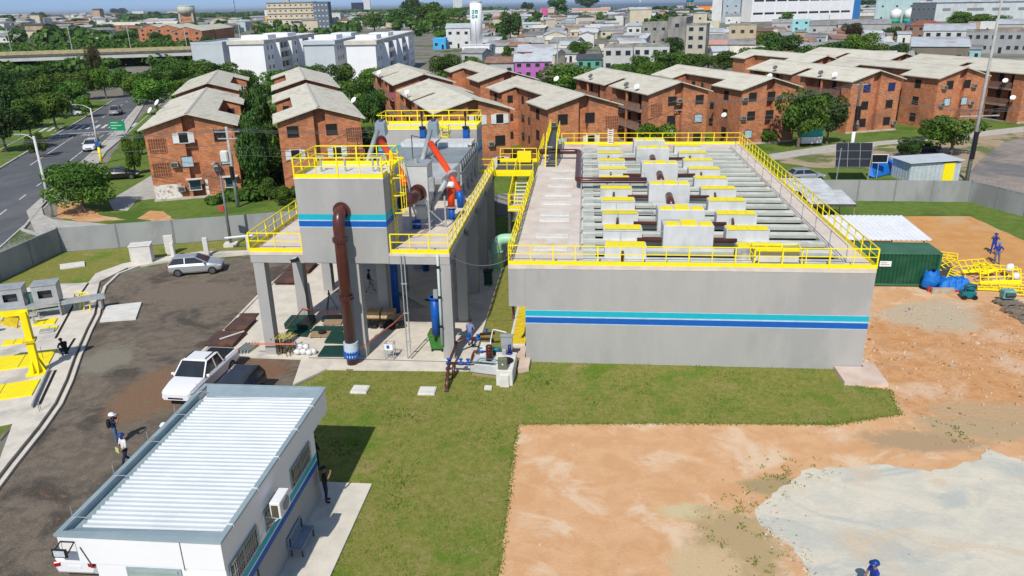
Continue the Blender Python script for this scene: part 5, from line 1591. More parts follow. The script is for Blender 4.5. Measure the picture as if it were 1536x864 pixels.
for x, y, z in ((-4.2, -1.9, zz), (-3.5, -1.9, zz), (-2.5, -.85, 1.02), (-3.5, .9, 1.0), (-2.9, .9, 1.0), (-2.5, 1.75, 1.0), (-3.1, -1.9, zz)):
    v_ = MB().tube([(x - .13, y, z), (x + .13, y, z)], .11, 10).cyl(x, y, z, z + .24, .05, 8).build('valve', BLUEP, t, smooth=True)
    MB().cyl(x, y, z + .24, z + .27, .12, 10).build('handwheel', BLUEP, v_)
b = MB()
for k in range(5):
    p = Vector((-4.0, -3.9, .0)).lerp(Vector((-4.15, -2.2, .85)), k / 5)
    b.tube([p, p + Vector((-.02, .09, .06))], .14, 8)
b.build('coupling_rings', RUST, t)
MB().tube(bend([(-1.9, -1.2, .9), (-1.9, -1.2, 1.8), (-1.9, .1, 2.0), (-1.1, -.1, 1.9)], .15), .03, 6).build('white_pipe', WHITE, t)
b = MB().tube([(-3.0, -2.0, .95), (-1.3, -2.25, .95), (-1.0, -2.8, 1.0)], .025, 6).tube([(-2.6, -2.1, .95), (-2.4, -1.8, 1.05), (-1.4, -1.9, 1.0)], .025, 6)
b.build('hose', TEALM, t)
for i, (x, y, lab) in enumerate(((-8.75, -4.0, 'square concrete manhole lid on the lawn, left of the pair'), (-5.05, -3.95, 'square concrete manhole lid on the lawn, near the blue valves'))):
    t = thing('manhole_lid', lab, 'manhole', (x, y, 0), .03 * i, 'manhole lids on the lawn')
    MB().box(-.46, .46, -.42, .42, 0, .12).build('rim', CONC_W, t, local=True, bevel=.02)
    MB().box(-.4, .4, -.36, .36, .121, .15).build('cover', CONC_W, t, local=True)
t = thing('manhole_lid', 'small concrete ring collar where the brown riser enters the lawn', 'manhole', (-10.0, -1.6, 0))
MB().cyl(-10.05, -.95, 0, .1, .75, 18).build('ring', mat('ring_brown', (.3, .2, .14)), t)
tag(MB().prism([(-38.99, 14.80), (-39.72, 15.78), (-38.16, 16.70), (-37.45, 15.70)], 0, .16).build('flat_slab', CONC_W, bevel=.02), 'flat white concrete slab lying on the corner lawn', 'slab')
t = thing('concrete_kiosk', 'white concrete block cabinet on the corner lawn beside the path', 'cabinet', (-33.1, 16.7, 0))
MB().obox(-33.1, 16.9, 0, 1.6, 1.2, 1.55, .35).build('body', CONC_W, t, bevel=.03)
MB().obox(-33.1, 16.9, 1.552, 1.7, 1.3, .08, .35).build('cap', CONC_W, t, bevel=.02)
for i, (x, y, w_, h_, lab) in enumerate(((-31.95, 19.2, .75, 1.7, 'wide pale concrete marker post behind the silver hatchback'), (-31.25, 18.3, .3, 1.3, 'thin pale post standing behind the rear of the silver hatchback'), (-28.4, 18.6, .4, 1.7, 'single pale concrete post behind the bonnet of the silver hatchback'))):
    tag(MB().obox(x, y, 0, w_, .3, h_, .3).build('concrete_post', CONC_W, bevel=.03), lab, 'post', 'concrete posts on the corner lawn')
t = thing('pipe_barrier', 'white pipe barrier end on the lawn at the far left of the platform', 'barrier', (-25.5, 20.5, 0))
MB().obox(-25.6, 20.6, 0, .3, .3, 1.2, .3).build('post', CONC_W, t)
MB().tube([(-27.5, 20.3, 1.15), (-25.4, 21.2, 1.15)], .09, 8).build('rail', WHITE, t)

# ================================================================ right hand yard
t = thing('shipping_container', 'dark green corrugated shipping container beside the tank', 'container', (25.5, 16, 0))
b = MB()
cx0, cx1, cy0, cy1 = 22.4, 28.45, 13.65, 16.1
b.box(cx0, cx1, cy0 + .05, cy1 - .05, .15, 2.55)
x = cx0 + .1
while x < cx1 - .15:
    b.box(x, x + .13, cy0, cy0 + .049, .25, 2.45)
    x += .26
b.build('body', GREENC, t)
b = MB().box(cx0 - .02, cx1 + .02, cy0 - .03, cy0 + .06, 2.46, 2.6).box(cx0 - .02, cx1 + .02, cy0 - .03, cy0 + .06, .1, .24).box(cx1 - .1, cx1 + .03, cy0 - .03, cy0 + .1, .24, 2.46).box(cx1 - .1, cx1 + .03, cy1 - .1, cy1 + .02, .24, 2.46).box(cx0, cx1, cy0 + .06, cy1, 2.552, 2.6)
b.build('frame', mat('container_top_green', (.06, .16, .09), (.04, .13, .07), scale=1, rough=.5), t)
b = MB().box(cx1 + .001, cx1 + .04, cy0 + .15, 14.85, .25, 2.45).box(cx1 + .001, cx1 + .04, 14.9, cy1 - .12, .25, 2.45)
b.build('door', GREENC, t)
MB().box(24.3, 25.1, cy0 - .045, cy0 - .032, 1.55, 1.95).build('notice', WHITE, t)
MB().box(24.38, 24.8, cy0 - .049, cy0 - .0455, 1.8, 1.84).box(24.38, 25.0, cy0 - .049, cy0 - .0455, 1.66, 1.7).build('notice_text', STEEL_D, t)
for x in (cx0 + .2, cx1 - .2):
    MB().box(x - .12, x + .12, cy0, cy1, 0, .12).build('foot', STEEL_D, t)
t = thing('canopy_shed', 'white ribbed metal canopy roof behind the green container', 'canopy', (25.5, 19, 0))
b = MB()
prof = []
x = 22.0
while x < 28.6:
    prof += [(x, 0), (x + .2, 0), (x + .24, .05), (x + .32, .05), (x + .36, 0)]
    x += .36
n = len(prof)
b.add([(q[0], 16.2, 2.72 + q[1]) for q in prof] + [(q[0], 22.2, 3.0 + q[1]) for q in prof], [(i, i + 1, n + i + 1, n + i) for i in range(n - 1)])
b.build('roof_sheet', mat('bright_white_sheet', (.82, .83, .83), (.75, .76, .77), scale=.8, rough=.4), t)
for x, y in ((22.2, 16.4), (28.3, 16.4), (22.2, 22), (28.3, 22), (25.2, 22)):
    MB().bar((x, y, 0), (x, y, 2.7 + (y - 16) * .045), .09, .09).build('post', STEEL, t)
for i, (x0, x1, y0, y1, z0, lab) in enumerate(((23.6, 27.6, 29.0, 33.0, 2.2, 'rusty grey tin roof shelter right behind the tank, nearer of two'), (22.6, 27.0, 33.6, 37.6, 2.3, 'grey corrugated shelter against the back wall, farther of two'))):
    t = thing('tin_shelter', lab, 'shelter', ((x0 + x1) / 2, y0, 0), 0, 'tin shelters behind the tank')
    b = MB()
    k = 0
    y = y0
    while y < y1:
        b.add([(x0, y, z0 + .25 * ((y - y0) / 4)), (x1, y + .0, z0 + .25 * ((y - y0) / 4)), (x1, y + .42, z0 + .06 + .25 * ((y - y0) / 4)), (x0, y + .42, z0 + .06 + .25 * ((y - y0) / 4))], [(0, 1, 2, 3)])
        y += .4
    b.build('roof_sheet', mat('weathered_tin', (.60, .62, .62), (.46, .47, .47), scale=.9, rough=.6, metal=.05, c=(.36, .28, .22), cscale=.5, cpos=(.58, .7)), t)
    for x in (x0 + .1, x1 - .1):
        for y in (y0 + .1, y1 - .1):
            MB().bar((x, y, 0), (x, y, z0), .08, .08).build('post', WOOD, t)
    MB().box(x0, x1, y0 - .02, y0, z0 - .2, z0 + .02).build('fascia', STEEL_D, t)
t = thing('tarp_bundle', 'crumpled bright blue tarpaulin covering a heap beside the green container, left bump', 'tarp', (27.6, 13.2, 0), 0, 'blue tarpaulins')
b = MB(); blob(b, 27.75, 13.2, .72, .62, .45, .78, 14, 0, .28)
b.build('cover', TARP, t, smooth=True)
MB().box(27.5, 28.0, 12.72, 13.0, 0, .3).build('red_base', mat('red_crate', (.5, .05, .04)), t)
t = thing('tarp_bundle', 'long bright blue tarpaulin draped over boxes behind a wooden beam', 'tarp', (29.4, 13.4, 0), 0, 'blue tarpaulins')
b = MB()
nx, ny = 16, 8
vs = []
for i in range(nx + 1):
    for j in range(ny + 1):
        u, v = i / nx, j / ny
        e = min(1, min(u, 1 - u) * 7) * min(1, min(v, 1 - v) * 4)
        vs.append((28.3 + u * 2.3 + .05 * math.sin(v * 9), 12.75 + v * 1.3, .05 + e * (.78 + .09 * math.sin(u * 34) + .05 * math.sin(v * 11 + u * 7))))
b.add(vs, [(i * (ny + 1) + j, (i + 1) * (ny + 1) + j, (i + 1) * (ny + 1) + j + 1, i * (ny + 1) + j + 1) for i in range(nx) for j in range(ny)])
b.build('cover', TARP, t)
MB().box(28.5, 30.4, 12.7, 13.0, 0, .14).build('red_base', mat('red_crate', (.5, .05, .04)), t)
tag(MB().obox(28.35, 12.4, 0, 1.5, .25, .42, .03).build('timber_block', mat('pale_timber', (.46, .38, .28), (.36, .3, .22), scale=4)), 'pale timber block lying in front of the blue tarpaulin', 'timber')
t = thing('compactor', 'teal site compactor machine in front of the blue tarpaulin', 'machine', (29.7, 11.6, 0))
MB().prism([(29.15, 11.25), (30.1, 11.3), (30.15, 11.9), (29.2, 11.95)], .1, .55).build('chassis', TEALM, t, bevel=.05)
b = MB(); blob(b, 29.75, 11.65, .78, .42, .3, .28, 10, 0, .1)
b.build('engine_cover', TEALM, t, smooth=True)
MB().tube(bend([(29.3, 11.3, .5), (29.2, 11.2, 1.1), (29.9, 11.2, 1.15), (30.1, 11.4, .6)], .15), .035, 6).build('handle', STEEL_D, t)
for x in (29.3, 30.0):
    MB().tube([(x, 11.2, .16), (x, 11.3, .16)], .16, 12).build('wheel', BLACK, t)
t = thing('generator', 'small pale teal generator on pallets at the right edge of the yard', 'generator', (32.0, 10.7, 0))
MB().box(31.4, 32.2, 10.5, 11.1, .35, .95).build('case', mat('pale_teal', (.15, .38, .34), rough=.5), t, bevel=.06)
MB().tube([(31.5, 10.45, .7), (32.1, 10.45, .7)], .14, 10).build('engine', STEEL_D, t)
for i, (x, y, r_, lab) in enumerate(((31.8, 10.4, .3, 'weathered grey pallet under the pale teal generator'), (31.6, 9.0, .5, 'broken grey pallet leaning in front of the generator'), (31.7, 7.9, .2, 'dark flat board lying near the right edge of the yard'))):
    t = thing('scrap_pallet', lab, 'pallet', (x, y, .0), r_, 'scrap pallets at the yard edge')
    b = MB()
    for k in range(7):
        b.obox(0, -.6 + k * .2, .22 if i < 2 else .05, 1.5 + rnd.uniform(-.3, .3), .13, .03, rnd.uniform(-.1, .1))
    b.build('boards', mat('grey_wood', (.26, .21, .16), (.18, .145, .11), scale=4), t, local=True)
    MB().box(-.7, -.6, -.65, .7, 0, .2 if i < 2 else .04).box(.5, .6, -.65, .7, 0, .2 if i < 2 else .04).build('bearers', mat('grey_wood', (.26, .21, .16)), t, local=True)
# heap of yellow rail sections
HG = 'dismantled yellow rail sections in the heap'


def rail_panel(lab, x, y, z, L_, rz, tilt, kindof=0):
    t = thing('rail_section', lab, 'rail section', (x, y, z), rz, HG)
    b = MB()
    b.t = Matrix.Rotation(tilt, 4, 'X')
    n = int(L_ / .55)
    for k in range(n + 1):
        b.bar((-L_ / 2 + L_ * k / n, 0, 0), (-L_ / 2 + L_ * k / n, 0, 1.05), .06, .06)
    for z_ in (.0, .55, 1.05):
        b.bar((-L_ / 2, 0, z_), (L_ / 2, 0, z_), .06, .06)
    if kindof:
        b.bar((-L_ / 2, 0, .14), (L_ / 2, 0, .14), .03, .26)
    b.build('frame', YEL, t, local=True)


rail_panel('upright yellow rail section in the middle of the heap', 33.2, 14.4, .05, 3.0, R(8), R(-20), 1)
rail_panel('yellow rail section lying flat at the front of the heap', 32.7, 12.9, .12, 3.6, R(-4), R(-84), 1)
rail_panel('yellow rail section lying flat behind the green container', 31.4, 20.4, .1, 2.6, R(-25), R(-80), 0)
rail_panel('yellow rail section tilted on the heap right of the container', 31.2, 17.6, .1, 2.6, R(40), R(-60), 0)
rail_panel('yellow rail section lying at the right end of the heap', 35.3, 14.6, .1, 2.8, R(-30), R(-75), 0)
rail_panel('yellow toe board section leaning at the back of the heap', 32.4, 16.3, .3, 2.2, R(15), R(-50), 1)
rail_panel('short yellow rail section lying on top of the heap', 33.0, 15.6, .5, 2.0, R(35), R(-70), 1)
rail_panel('yellow rail section sticking out at back of the heap', 34.2, 17.0, .1, 2.8, R(-18), R(-78), 0)
rail_panel('narrow yellow rail section lying beside the dark gratings', 31.0, 15.2, .1, 2.4, R(60), R(-75), 0)
rail_panel('yellow rail section across the front edge of the heap near the pallets', 33.5, 11.9, .2, 2.6, R(-12), R(-82), 0)
t = thing('grating_stack', 'dark grey grating planks stacked at the end of the green container', 'gratings', (30.0, 16.8, 0))
for k in range(7):
    MB().obox(29.9 + k * .12, 15.6 + k * .42, .05 + .03 * k, 1.8, .26, .05, .5).build('grating', STEEL_D, t)
b = MB(); blob(b, 34.4, 15.9, .8, .32, .3, .3, j=.25); blob(b, 34.4, 14.9, .5, .3, .3, .3, j=.25)
tag(b.build('white_bag', SACK, smooth=True), 'white plastic bag caught on the yellow rail heap', 'bag')
# ================================================================ perimeter walls
WALLG = mat('wall_render', (.33, .34, .335), (.29, .30, .295), scale=.7, rough=.9, c=(.24, .245, .24), cscale=.2, stretch=(1, 1, .4))


def perim(label, pts, h=2.15, step=3.9, wire=False):
    t = thing('perimeter_wall', label, 'wall', (*pts[0], 0))
    bw = MB()
    for i in range(len(pts) - 1):
        p, q = Vector(pts[i]), Vector(pts[i + 1])
        d = q - p
        k = max(1, round(d.length / step))
        a = math.atan2(d.y, d.x)
        for j in range(k):
            c = p + d * ((j + .5) / k)
            MB().obox(c.x, c.y, 0, d.length / k - .16, .14, h, a).build('panel', WALLG, t)
        for j in range(k + 1):
            c = p + d * (j / k)
            MB().obox(c.x, c.y, 0, .14, .2, h + .03, a).build('post', mat('wall_post', (.25, .255, .25)), t)
        if wire:
            n = int(d.length / .04)
            prev = None
            for s in range(n):
                f = s / n
                an = s * .42
                c = p + d * f
                nx, ny = -d.y / d.length, d.x / d.length
                pt = (c.x + nx * .28 * math.cos(an), c.y + ny * .28 * math.cos(an), h + .32 + .28 * math.sin(an))
                if prev:
                    bw.bar(prev, pt, .012, .012)
                prev = pt
    if wire:
        bw.build('razor_wire', STEEL_L, t)
    return t


perim('grey panel wall along the corner lawn with a coil of razor wire, left end', [(-42, -14), (-42.1, 19.5)], 2.15, 3.6, True)
perim('long straight grey panel wall between the corner lawn and the brick blocks', [(-42.1, 19.55), (-28.8, 23.75), (-5.5, 32.4)], 2.15, 4.3)
perim('grey panel wall behind the tank and the tin shelters, below the solar panel', [(-5.4, 32.5), (-1.8, 33.8), (-1.8, 41), (20, 41), (24, 39.4), (42, 39.0)], 2.15, 4.0)
perim('grey panel wall with razor wire running along the side street at the right', [(42.05, 39), (44.5, 33.35), (52, 16)], 2.15, 3.2, True)

# ================================================================ brick apartment blocks
TH = R(22)
WWH = mat('white_shutter', (.74, .74, .72), rough=.6)
SHUT = mat('pale_blue_pane', (.42, .55, .60), (.35, .47, .52), scale=3, rough=.3)
NAVYW = mat('navy_pane', (.02, .035, .16), rough=.3)
IRON = mat('window_iron', (.05, .04, .035), rough=.7)
SCREEN = mat('brick_screen', (.24, .10, .055), (.10, .045, .03), scale=9, rough=.9)
MORT = mat('damp_render', (.55, .50, .44), (.4, .34, .28), scale=1.2, rough=.95)


def window(t, P, tx, n, z, w_, h_, style):
    """window on a wall: P wall point, tx along, n outward"""
    P, tx, n = Vector((*P, 0)), Vector((*tx, 0)), Vector((*n, 0))

    def bx(b, s0, s1, z0, z1, d0, d1):
        c = [P + tx * s0 + n * d0, P + tx * s1 + n * d0, P + tx * s1 + n * d1, P + tx * s0 + n * d1]
        a = (c[1] - c[0]).cross(c[3] - c[0]).z
        if a < 0:
            c = c[::-1]
        vs = [(p.x, p.y, z0) for p in c] + [(p.x, p.y, z1) for p in c]
        b.add(vs, [(3, 2, 1, 0), (4, 5, 6, 7), (0, 1, 5, 4), (1, 2, 6, 5), (2, 3, 7, 6), (3, 0, 4, 7)])
        return b
    hw = w_ / 2
    if style == 'screen':
        o = bx(MB(), -hw, hw, z, z + h_, .002, .03).build('brick_screen', SCREEN, t, local=True)
        b = MB()
        for k in range(8):
            bx(b, -hw + w_ * k / 7 - .03, -hw + w_ * k / 7 + .03, z, z + h_, .031, .075)
        for k in range(5):
            bx(b, -hw, hw, z + h_ * k / 4 - .025, z + h_ * k / 4 + .025, .031, .07)
        b.build('lattice', BRICK, o, local=True)
        return
    b = MB()
    for s0, s1, z0, z1 in ((-hw - .05, -hw, z, z + h_), (hw, hw + .05, z, z + h_), (-hw - .05, hw + .05, z + h_, z + h_ + .06), (-hw - .08, hw + .08, z - .07, z)):
        bx(b, s0, s1, z0, z1, .001, .06)
    o = b.build('window', WWH if style in ('white', 'awning') else IRON, t, local=True)
    pm = {'dark': DARK, 'white': DARK, 'blue': SHUT, 'navy': NAVYW, 'awning': GLASS_B, 'grille': DARK, 'glass': GLASS}[style]
    bx(MB(), -hw, hw, z, z + h_, .001, .02).build('pane', pm, o, local=True)
    if style == 'white':
        for q in ((-hw - .5, -hw + .12), (hw - .12, hw + .5)):
            bx(MB(), *q, z, z + h_, .065, .1).build('shutter', WWH, o, local=True)
    if style in ('grille', 'dark'):
        b = MB()
        for k in range(1, 6):
            bx(b, -hw + w_ * k / 6 - .015, -hw + w_ * k / 6 + .015, z, z + h_, .03, .05)
        b.build('grille', IRON, o, local=True)
    if style == 'blue':
        bx(MB(), -.02, .02, z, z + h_, .021, .05).build('mullion', WWH, o, local=True)
    if style == 'awning':
        c = P + n * .35
        a = math.atan2(tx.y, tx.x)
        MB().obox(c.x, c.y, z + h_ + .12, w_ + .5, .75, .06, a).build('awning', WWH, o, local=True)


def wall_ac(t, P, tx, n, z):
    P, tx, n = Vector((*P, 0)), Vector((*tx, 0)), Vector((*n, 0))
    c = P + n * .28
    a = math.atan2(tx.y, tx.x)
    o = MB().obox(c.x, c.y, z, .75, .5, .5, a).build('air_conditioner', mat('old_ac', (.42, .40, .36), (.2, .19, .17), scale=3), t, local=True)
    MB().obox(c.x + n.x * .253, c.y + n.y * .253, z + .05, .6, .005, .4, a).build('grille', STEEL_D, o, local=True)


def block(label, a, b, typ, wins, acs=(), L_=28.0, w_=10.1, z0=0.0, dth=0.0, side=True, detail=True, gallery=True):
    c, s = math.cos(TH), math.sin(TH)
    x, y = a * c - b * s, a * s + b * c
    t = thing('brick_block', label, 'apartment block', (x, y, z0), TH + dth, 'orange brick apartment blocks')
    fl = (lambda q: q) if typ == 'L' else (lambda q: w_ - q)
    i = .5
    m_ = w_ / 2
    ze, zr = 7.72, 9.22

    def zt(q):
        return ze + (zr - ze) * max(0, 1 - abs(q - m_) / m_)
    n0, n1, nd = 8.0, 20.4, 2.4
    s0, s1, sd = 13.1, 14.7, 3.1
    g = 1.5 if gallery else 0
    fp = [(i, i), (m_ - .65, i), (m_ - .65, i + .7), (m_, i + .7), (m_ + .65, i + .7), (m_ + .65, i), (w_ - i, i), (w_ - i, n0 - .3), (w_ - nd - i, n0 - .3), (w_ - nd - i, n1 + .3), (w_ - i, n1 + .3), (w_ - i, L_ - i), (m_, L_ - i), (i, L_ - i)]
    if g:
        fp += [(i, 26.3), (i + g, 26.3), (i + g, 17.5), (i, 17.5)]
    fp += [(i, s1 + .3), (sd + .3, s1 + .3), (sd + .3, s0 - .3), (i, s0 - .3)]
    if g:
        fp += [(i, 11.5), (i + g, 11.5), (i + g, 2.6), (i, 2.6)]
    fp = [(fl(p[0]), p[1]) for p in fp]
    wl = MB()
    n = len(fp)
    for k in range(n):
        p, q = fp[k], fp[(k + 1) % n]
        f = [(p[0], p[1], -.3), (q[0], q[1], -.3), (q[0], q[1], zt(q[0])), (p[0], p[1], zt(p[0]))]
        wl.add(f, [(0, 1, 2, 3) if typ == 'L' else (3, 2, 1, 0)])
    wl.build('wall', BRICK, t, local=True)
    # roof: two slopes with the stair slit and the light-well notch cut out
    rz = .14

    def zr_(q):
        return ze + .1 + (zr - ze) * (1 - abs(q - m_) / m_)
    left = [(0, 0), (m_, 0), (m_, L_), (0, L_), (0, s1), (sd, s1), (sd, s0), (0, s0)]
    right = [(m_, 0), (w_, 0), (w_, n0), (w_ - nd, n0), (w_ - nd, n1), (w_, n1), (w_, L_), (m_, L_)]
    rb = MB()
    for poly in (left, right):
        poly = [(fl(p[0]), p[1]) for p in poly]
        tr = MB().prism(poly, 0, 1)
        rb.add([(v[0], v[1], zr_(v[0]) + (0 if v[2] else -rz)) for v in tr.v], tr.f)
    ro = rb.build('roof', FIBRO, t, local=True)
    if detail:
        MB().add([(m_ - .22, -.05, zr_(m_ - .22) + .012), (m_, -.05, zr_(m_) + .05), (m_ + .22, -.05, zr_(m_ + .22) + .012), (m_ - .22, L_ + .05, zr_(m_ - .22) + .012), (m_, L_ + .05, zr_(m_) + .05), (m_ + .22, L_ + .05, zr_(m_ + .22) + .012)],
                 [(0, 1, 4, 3), (1, 2, 5, 4)]).build('ridge_cap', mat('ridge_cap', (.52, .49, .42)), ro, local=True)
    if detail:
        MB().box(i - .12, w_ - i + .12, .25, i - .002, -.2, .22).build('foundation', MORT, t, local=True)
    # galleries: floor slabs, dark doors, balustrades
    if g:
        for y0, y1 in ((2.6, 11.5), (17.5, 26.3)):
            xs = sorted((fl(.15), fl(i + g - .002)))
            for z in (0, 2.6, 5.2):
                MB().box(xs[0], xs[1], y0 + .002, y1 - .002, z + (-.12 if z else -.1), z + .03).build('gallery_floor', mat('gallery_concrete', (.33, .28, .24), (.22, .18, .15), scale=1.5), t, local=True)
                bb_ = MB()
                X = fl(.2)
                k = y0
                while k < y1 and z:
                    bb_.box(X - .025, X + .025, k, k + .04, z + .03, z + 1.0)
                    k += .16 if typ == 'L' else .4
                if z:
                    bb_.box(X - .03, X + .03, y0, y1, z + 1.0, z + 1.06)
                    bb_.build('balustrade', mat('balustrade_brown', (.30, .17, .12)), t, local=True)
                xw = fl(i + g)
                d_ = -1 if typ == 'L' else 1
                for q in (y0 + .9, y0 + 3.2, y0 + 6.5):
                    MB().box(min(xw, xw + d_ * .03), max(xw, xw + d_ * .03), q, q + .85, z + .03, z + 2.15).build('door', DARK, t, local=True)
            for q in (y0 + (y1 - y0) / 2,):
                X = fl(.25)
                MB().box(X - .12, X + .12, q - .12, q + .12, 0, 7.7).build('gallery_post', BRICK, t, local=True)
    for (fx, z, st_) in wins:
        big = st_ == 'screen'
        window(t, (fx * w_, i), (1, 0), (0, -1), z, 1.7 if big else 1.15, 1.5 if big else 1.1, st_)
    for (fx, z) in acs:
        wall_ac(t, (fx * w_, i), (1, 0), (0, -1), z)
    # windows in the light well and on the flanks
    if side:
        X = fl(w_ - nd - i)
        nx = 1 if typ == 'L' else -1
        for z in (.9, 3.5, 6.1):
            for q in (9.6, 12.2, 15.5, 18.3):
                window(t, (X, q), (0, 1), (nx, 0), z + .3, .55 if q in (9.6, 15.5) else 1.0, .9, 'dark')
            window(t, (fl(w_ - i), 4.5), (0, 1), (nx, 0), z, 1.1, 1.1, 'grille')
            window(t, (fl(w_ - i), 24), (0, 1), (nx, 0), z, 1.1, 1.1, 'dark')
            window(t, (fl(w_ - i) - nx * 1.2, n1 + .3), (1, 0), (0, -1), z + .2, .7, .9, 'dark')
    return t


z1, z2, z3 = .95, 3.55, 6.15
A_ = block('brick block nearest the avenue, with peeling white render at its left foot', -26.75, 50.7, 'L',
           [(.43, z3, 'white'), (.80, z3, 'grille'), (.43, z2, 'blue'), (.83, z2, 'blue'), (.47, z1, 'awning'), (.84, z1, 'awning'), (.16, z3 - .9, 'screen'), (.16, z2 - .9, 'screen')], [(.30, z2 + .1), (.72, z2 - .6), (.33, z1)], L_=30)
MB().box(.5, 3.3, .47, .497, .2, 1.75).box(7.0 - 1.2, 6.1, .47, .497, .3, 2.0).build('peeling_render', mat('peeling_render', (.72, .70, .66), (.45, .18, .09), scale=2.2, c=(.72, .70, .66), cscale=2.5, cpos=(.45, .5)), A_, local=True)
B_ = block('brick block seen above the left rails of the banded grey box', -13.0, 50.3, 'R', [(.2, z3, 'dark'), (.62, z3, 'grille'), (.86, z3 - .9, 'screen'), (.2, z2, 'white'), (.66, z2, 'white'), (.88, z2 - .8, 'screen')], L_=30)
C_ = block('brick block rising behind the rear chamber with yellow roof rails', 4.85, 50.6, 'L', [(.55, z3, 'white'), (.82, z3, 'white'), (.82, z2, 'dark'), (.82, z1, 'white'), (.3, z3 - .6, 'screen'), (.3, z2, 'dark')], [(.70, z2)])
D_ = block('brick block behind the walkway bridge with air conditioner beside upper left window', 18.3, 49.0, 'R', [(.23, z3 - .3, 'grille'), (.58, z3 - .3, 'grille'), (.87, z3 - 1.2, 'screen'), (.23, z2 - .5, 'blue'), (.6, z2 - .4, 'white'), (.6, z1, 'dark')], [(.10, z3 - .5)])
E_b = block('brick block with open galleries directly behind the far tank rail', 35.8, 57.5, 'L', [(.40, z3, 'dark'), (.82, z3, 'grille'), (.17, z3 - 1.3, 'screen'), (.40, z2, 'dark'), (.82, z2, 'blue'), (.82, z1, 'dark')], [(.5, z3 + .3)])
F_b = block('brick block behind the far right corner of the tank rail', 49.9, 56.8, 'R', [(.22, z3, 'dark'), (.52, z3, 'dark'), (.22, z2, 'dark'), (.52, z2, 'dark'), (.2, z1, 'blue'), (.5, z1, 'grille')], [(.08, z3 + .1), (.64, z3 + .1), (.08, z2 + .1)])
G_b = block('brick block with two navy blue upper windows, right of the leafy tree', 70.4, 59.4, 'L', [(.33, z3, 'navy'), (.78, z3, 'navy'), (.33, z2, 'dark'), (.78, z2, 'dark'), (.33, z1, 'dark'), (.78, z1, 'dark')], [(.2, z2), (.2, z1), (.9, z1)])
H_b = block('brick block with pale blue lower windows, above the shrubs by the side street', 84.9, 57.6, 'R', [(.27, z3, 'grille'), (.6, z3, 'dark'), (.27, z2, 'blue'), (.6, z2, 'blue')], [(.15, z3), (.72, z3), (.15, z2), (.72, z2)])
I_b = block('brick block with galleries cut by the right edge of the photo', 101.5, 57.0, 'L', [(.4, z3, 'dark'), (.8, z3, 'dark')], w_=11)
for a, b_, ty, lab in ((-26.75, 83.2, 'L', 'second brick block behind the one nearest the avenue, its roof a step higher'), (-13.0, 83.0, 'R', 'second brick block behind the one with two bare white shutters'),
                       (4.95, 82.6, 'L', 'second brick block beyond the rear chamber, with a pink cloth on its gallery'), (18.3, 81.6, 'R', 'second brick block beyond the walkway bridge, farthest of its row')):
    block(lab, a, b_, ty, [], L_=26, z0=.45, side=False)
for a, b_, ty, lab in ((84.9, 90, 'R', 'brick block roof beyond the one with navy windows, farther right'), (101.5, 88, 'L', 'brick block roof at the far right beside the double lamp pole')):
    block(lab, a, b_, ty, [], L_=26, side=False, gallery=False)


def blk(a, b):
    c, s = math.cos(TH), math.sin(TH)
    return a * c - b * s, a * s + b * c


def dish(label, a, b, z, r=.75, dark=False):
    r *= .52
    x, y = blk(a, b)
    t = thing('satellite_dish', label, 'satellite dish', (x, y, z), 0, 'satellite dishes on the brick blocks')
    m_ = Matrix.Rotation(R(-35), 4, 'Z') @ Matrix.Rotation(R(52), 4, 'X')
    q = MB()
    q.t = m_
    n = 16
    vs = [(0, 0, 0)]
    for i in (1, 2, 3):
        for k in range(n):
            an = 2 * PI * k / n
            vs.append((r * i / 3 * math.cos(an), r * i / 3 * math.sin(an), .18 * r * (i / 3) ** 2))
    fs = [(0, 1 + k, 1 + (k + 1) % n) for k in range(n)]
    for i in (0, 1):
        for k in range(n):
            fs.append((1 + i * n + k, 1 + (i + 1) * n + k, 1 + (i + 1) * n + (k + 1) % n, 1 + i * n + (k + 1) % n))
    q.v = []
    q.add([(v[0], v[1], v[2] + .1) for v in vs], fs)
    q.build('reflector', mat('mesh_dish', (.13, .13, .12)) if dark else WHITE, t, local=True, smooth=True)
    f = MB()
    f.t = m_
    f.bar((0, 0, .1), (0, -.1, .75 * r), .03, .03).bar((0, -r * .9, .25), (0, -.1, .75 * r), .025, .025)
    f.build('feed_arm', STEEL_D, t, local=True)
    MB().bar((0, 0, -.6), (0, 0, .1), .07, .07).build('mast', STEEL_D, t, local=True)


dish('white dish on left eave of the block nearest the avenue, front one', -26.9, 63, 8.4, .8)
dish('white dish on left eave of the block nearest the avenue, farther back', -26.9, 69.5, 8.6, .85)
dish('white dish on the right eave of the block above the banded box', -2.9, 62, 8.5, .8)
dish('white dish on the left eave behind the rear chamber, beside a dark slit', 4.9, 68, 8.5, .75)
dish('white dish on the back left corner of the second block beyond the rear chamber', 4.9, 97, 9.0, .9)
dish('white dish on the right eave of the block behind the walkway bridge', 28.4, 73, 8.9, .85)
dish('dark mesh dish over the front gallery of the block behind the far tank rail', 36.2, 65, 8.4, .8, True)
dish('white dish on the gallery eave of the block behind the far tank rail', 36.2, 61.5, 8.4, .8)
dish('dark mesh dish on the back gallery eave of the block behind the far tank rail', 36.4, 79, 8.5, .8, True)
dish('white dish low in the gap left of the block behind the tank rail corner', 48.5, 58.4, 4.2, .75)
dish('white dish on the right eave of the block behind the tank rail corner', 60, 65, 8.6, .8)
dish('dark mesh dish on the front gallery eave of the navy window block', 70.7, 67, 8.5, .8, True)
dish('white dish on the front gallery eave of the navy window block', 70.6, 63.5, 8.5, .8)
dish('dark mesh dish on the back gallery eave of the navy window block', 70.7, 79, 8.5, .8, True)
dish('white dish on the upper gallery post of the block at the right edge', 101.3, 60.5, 6.5, .8)
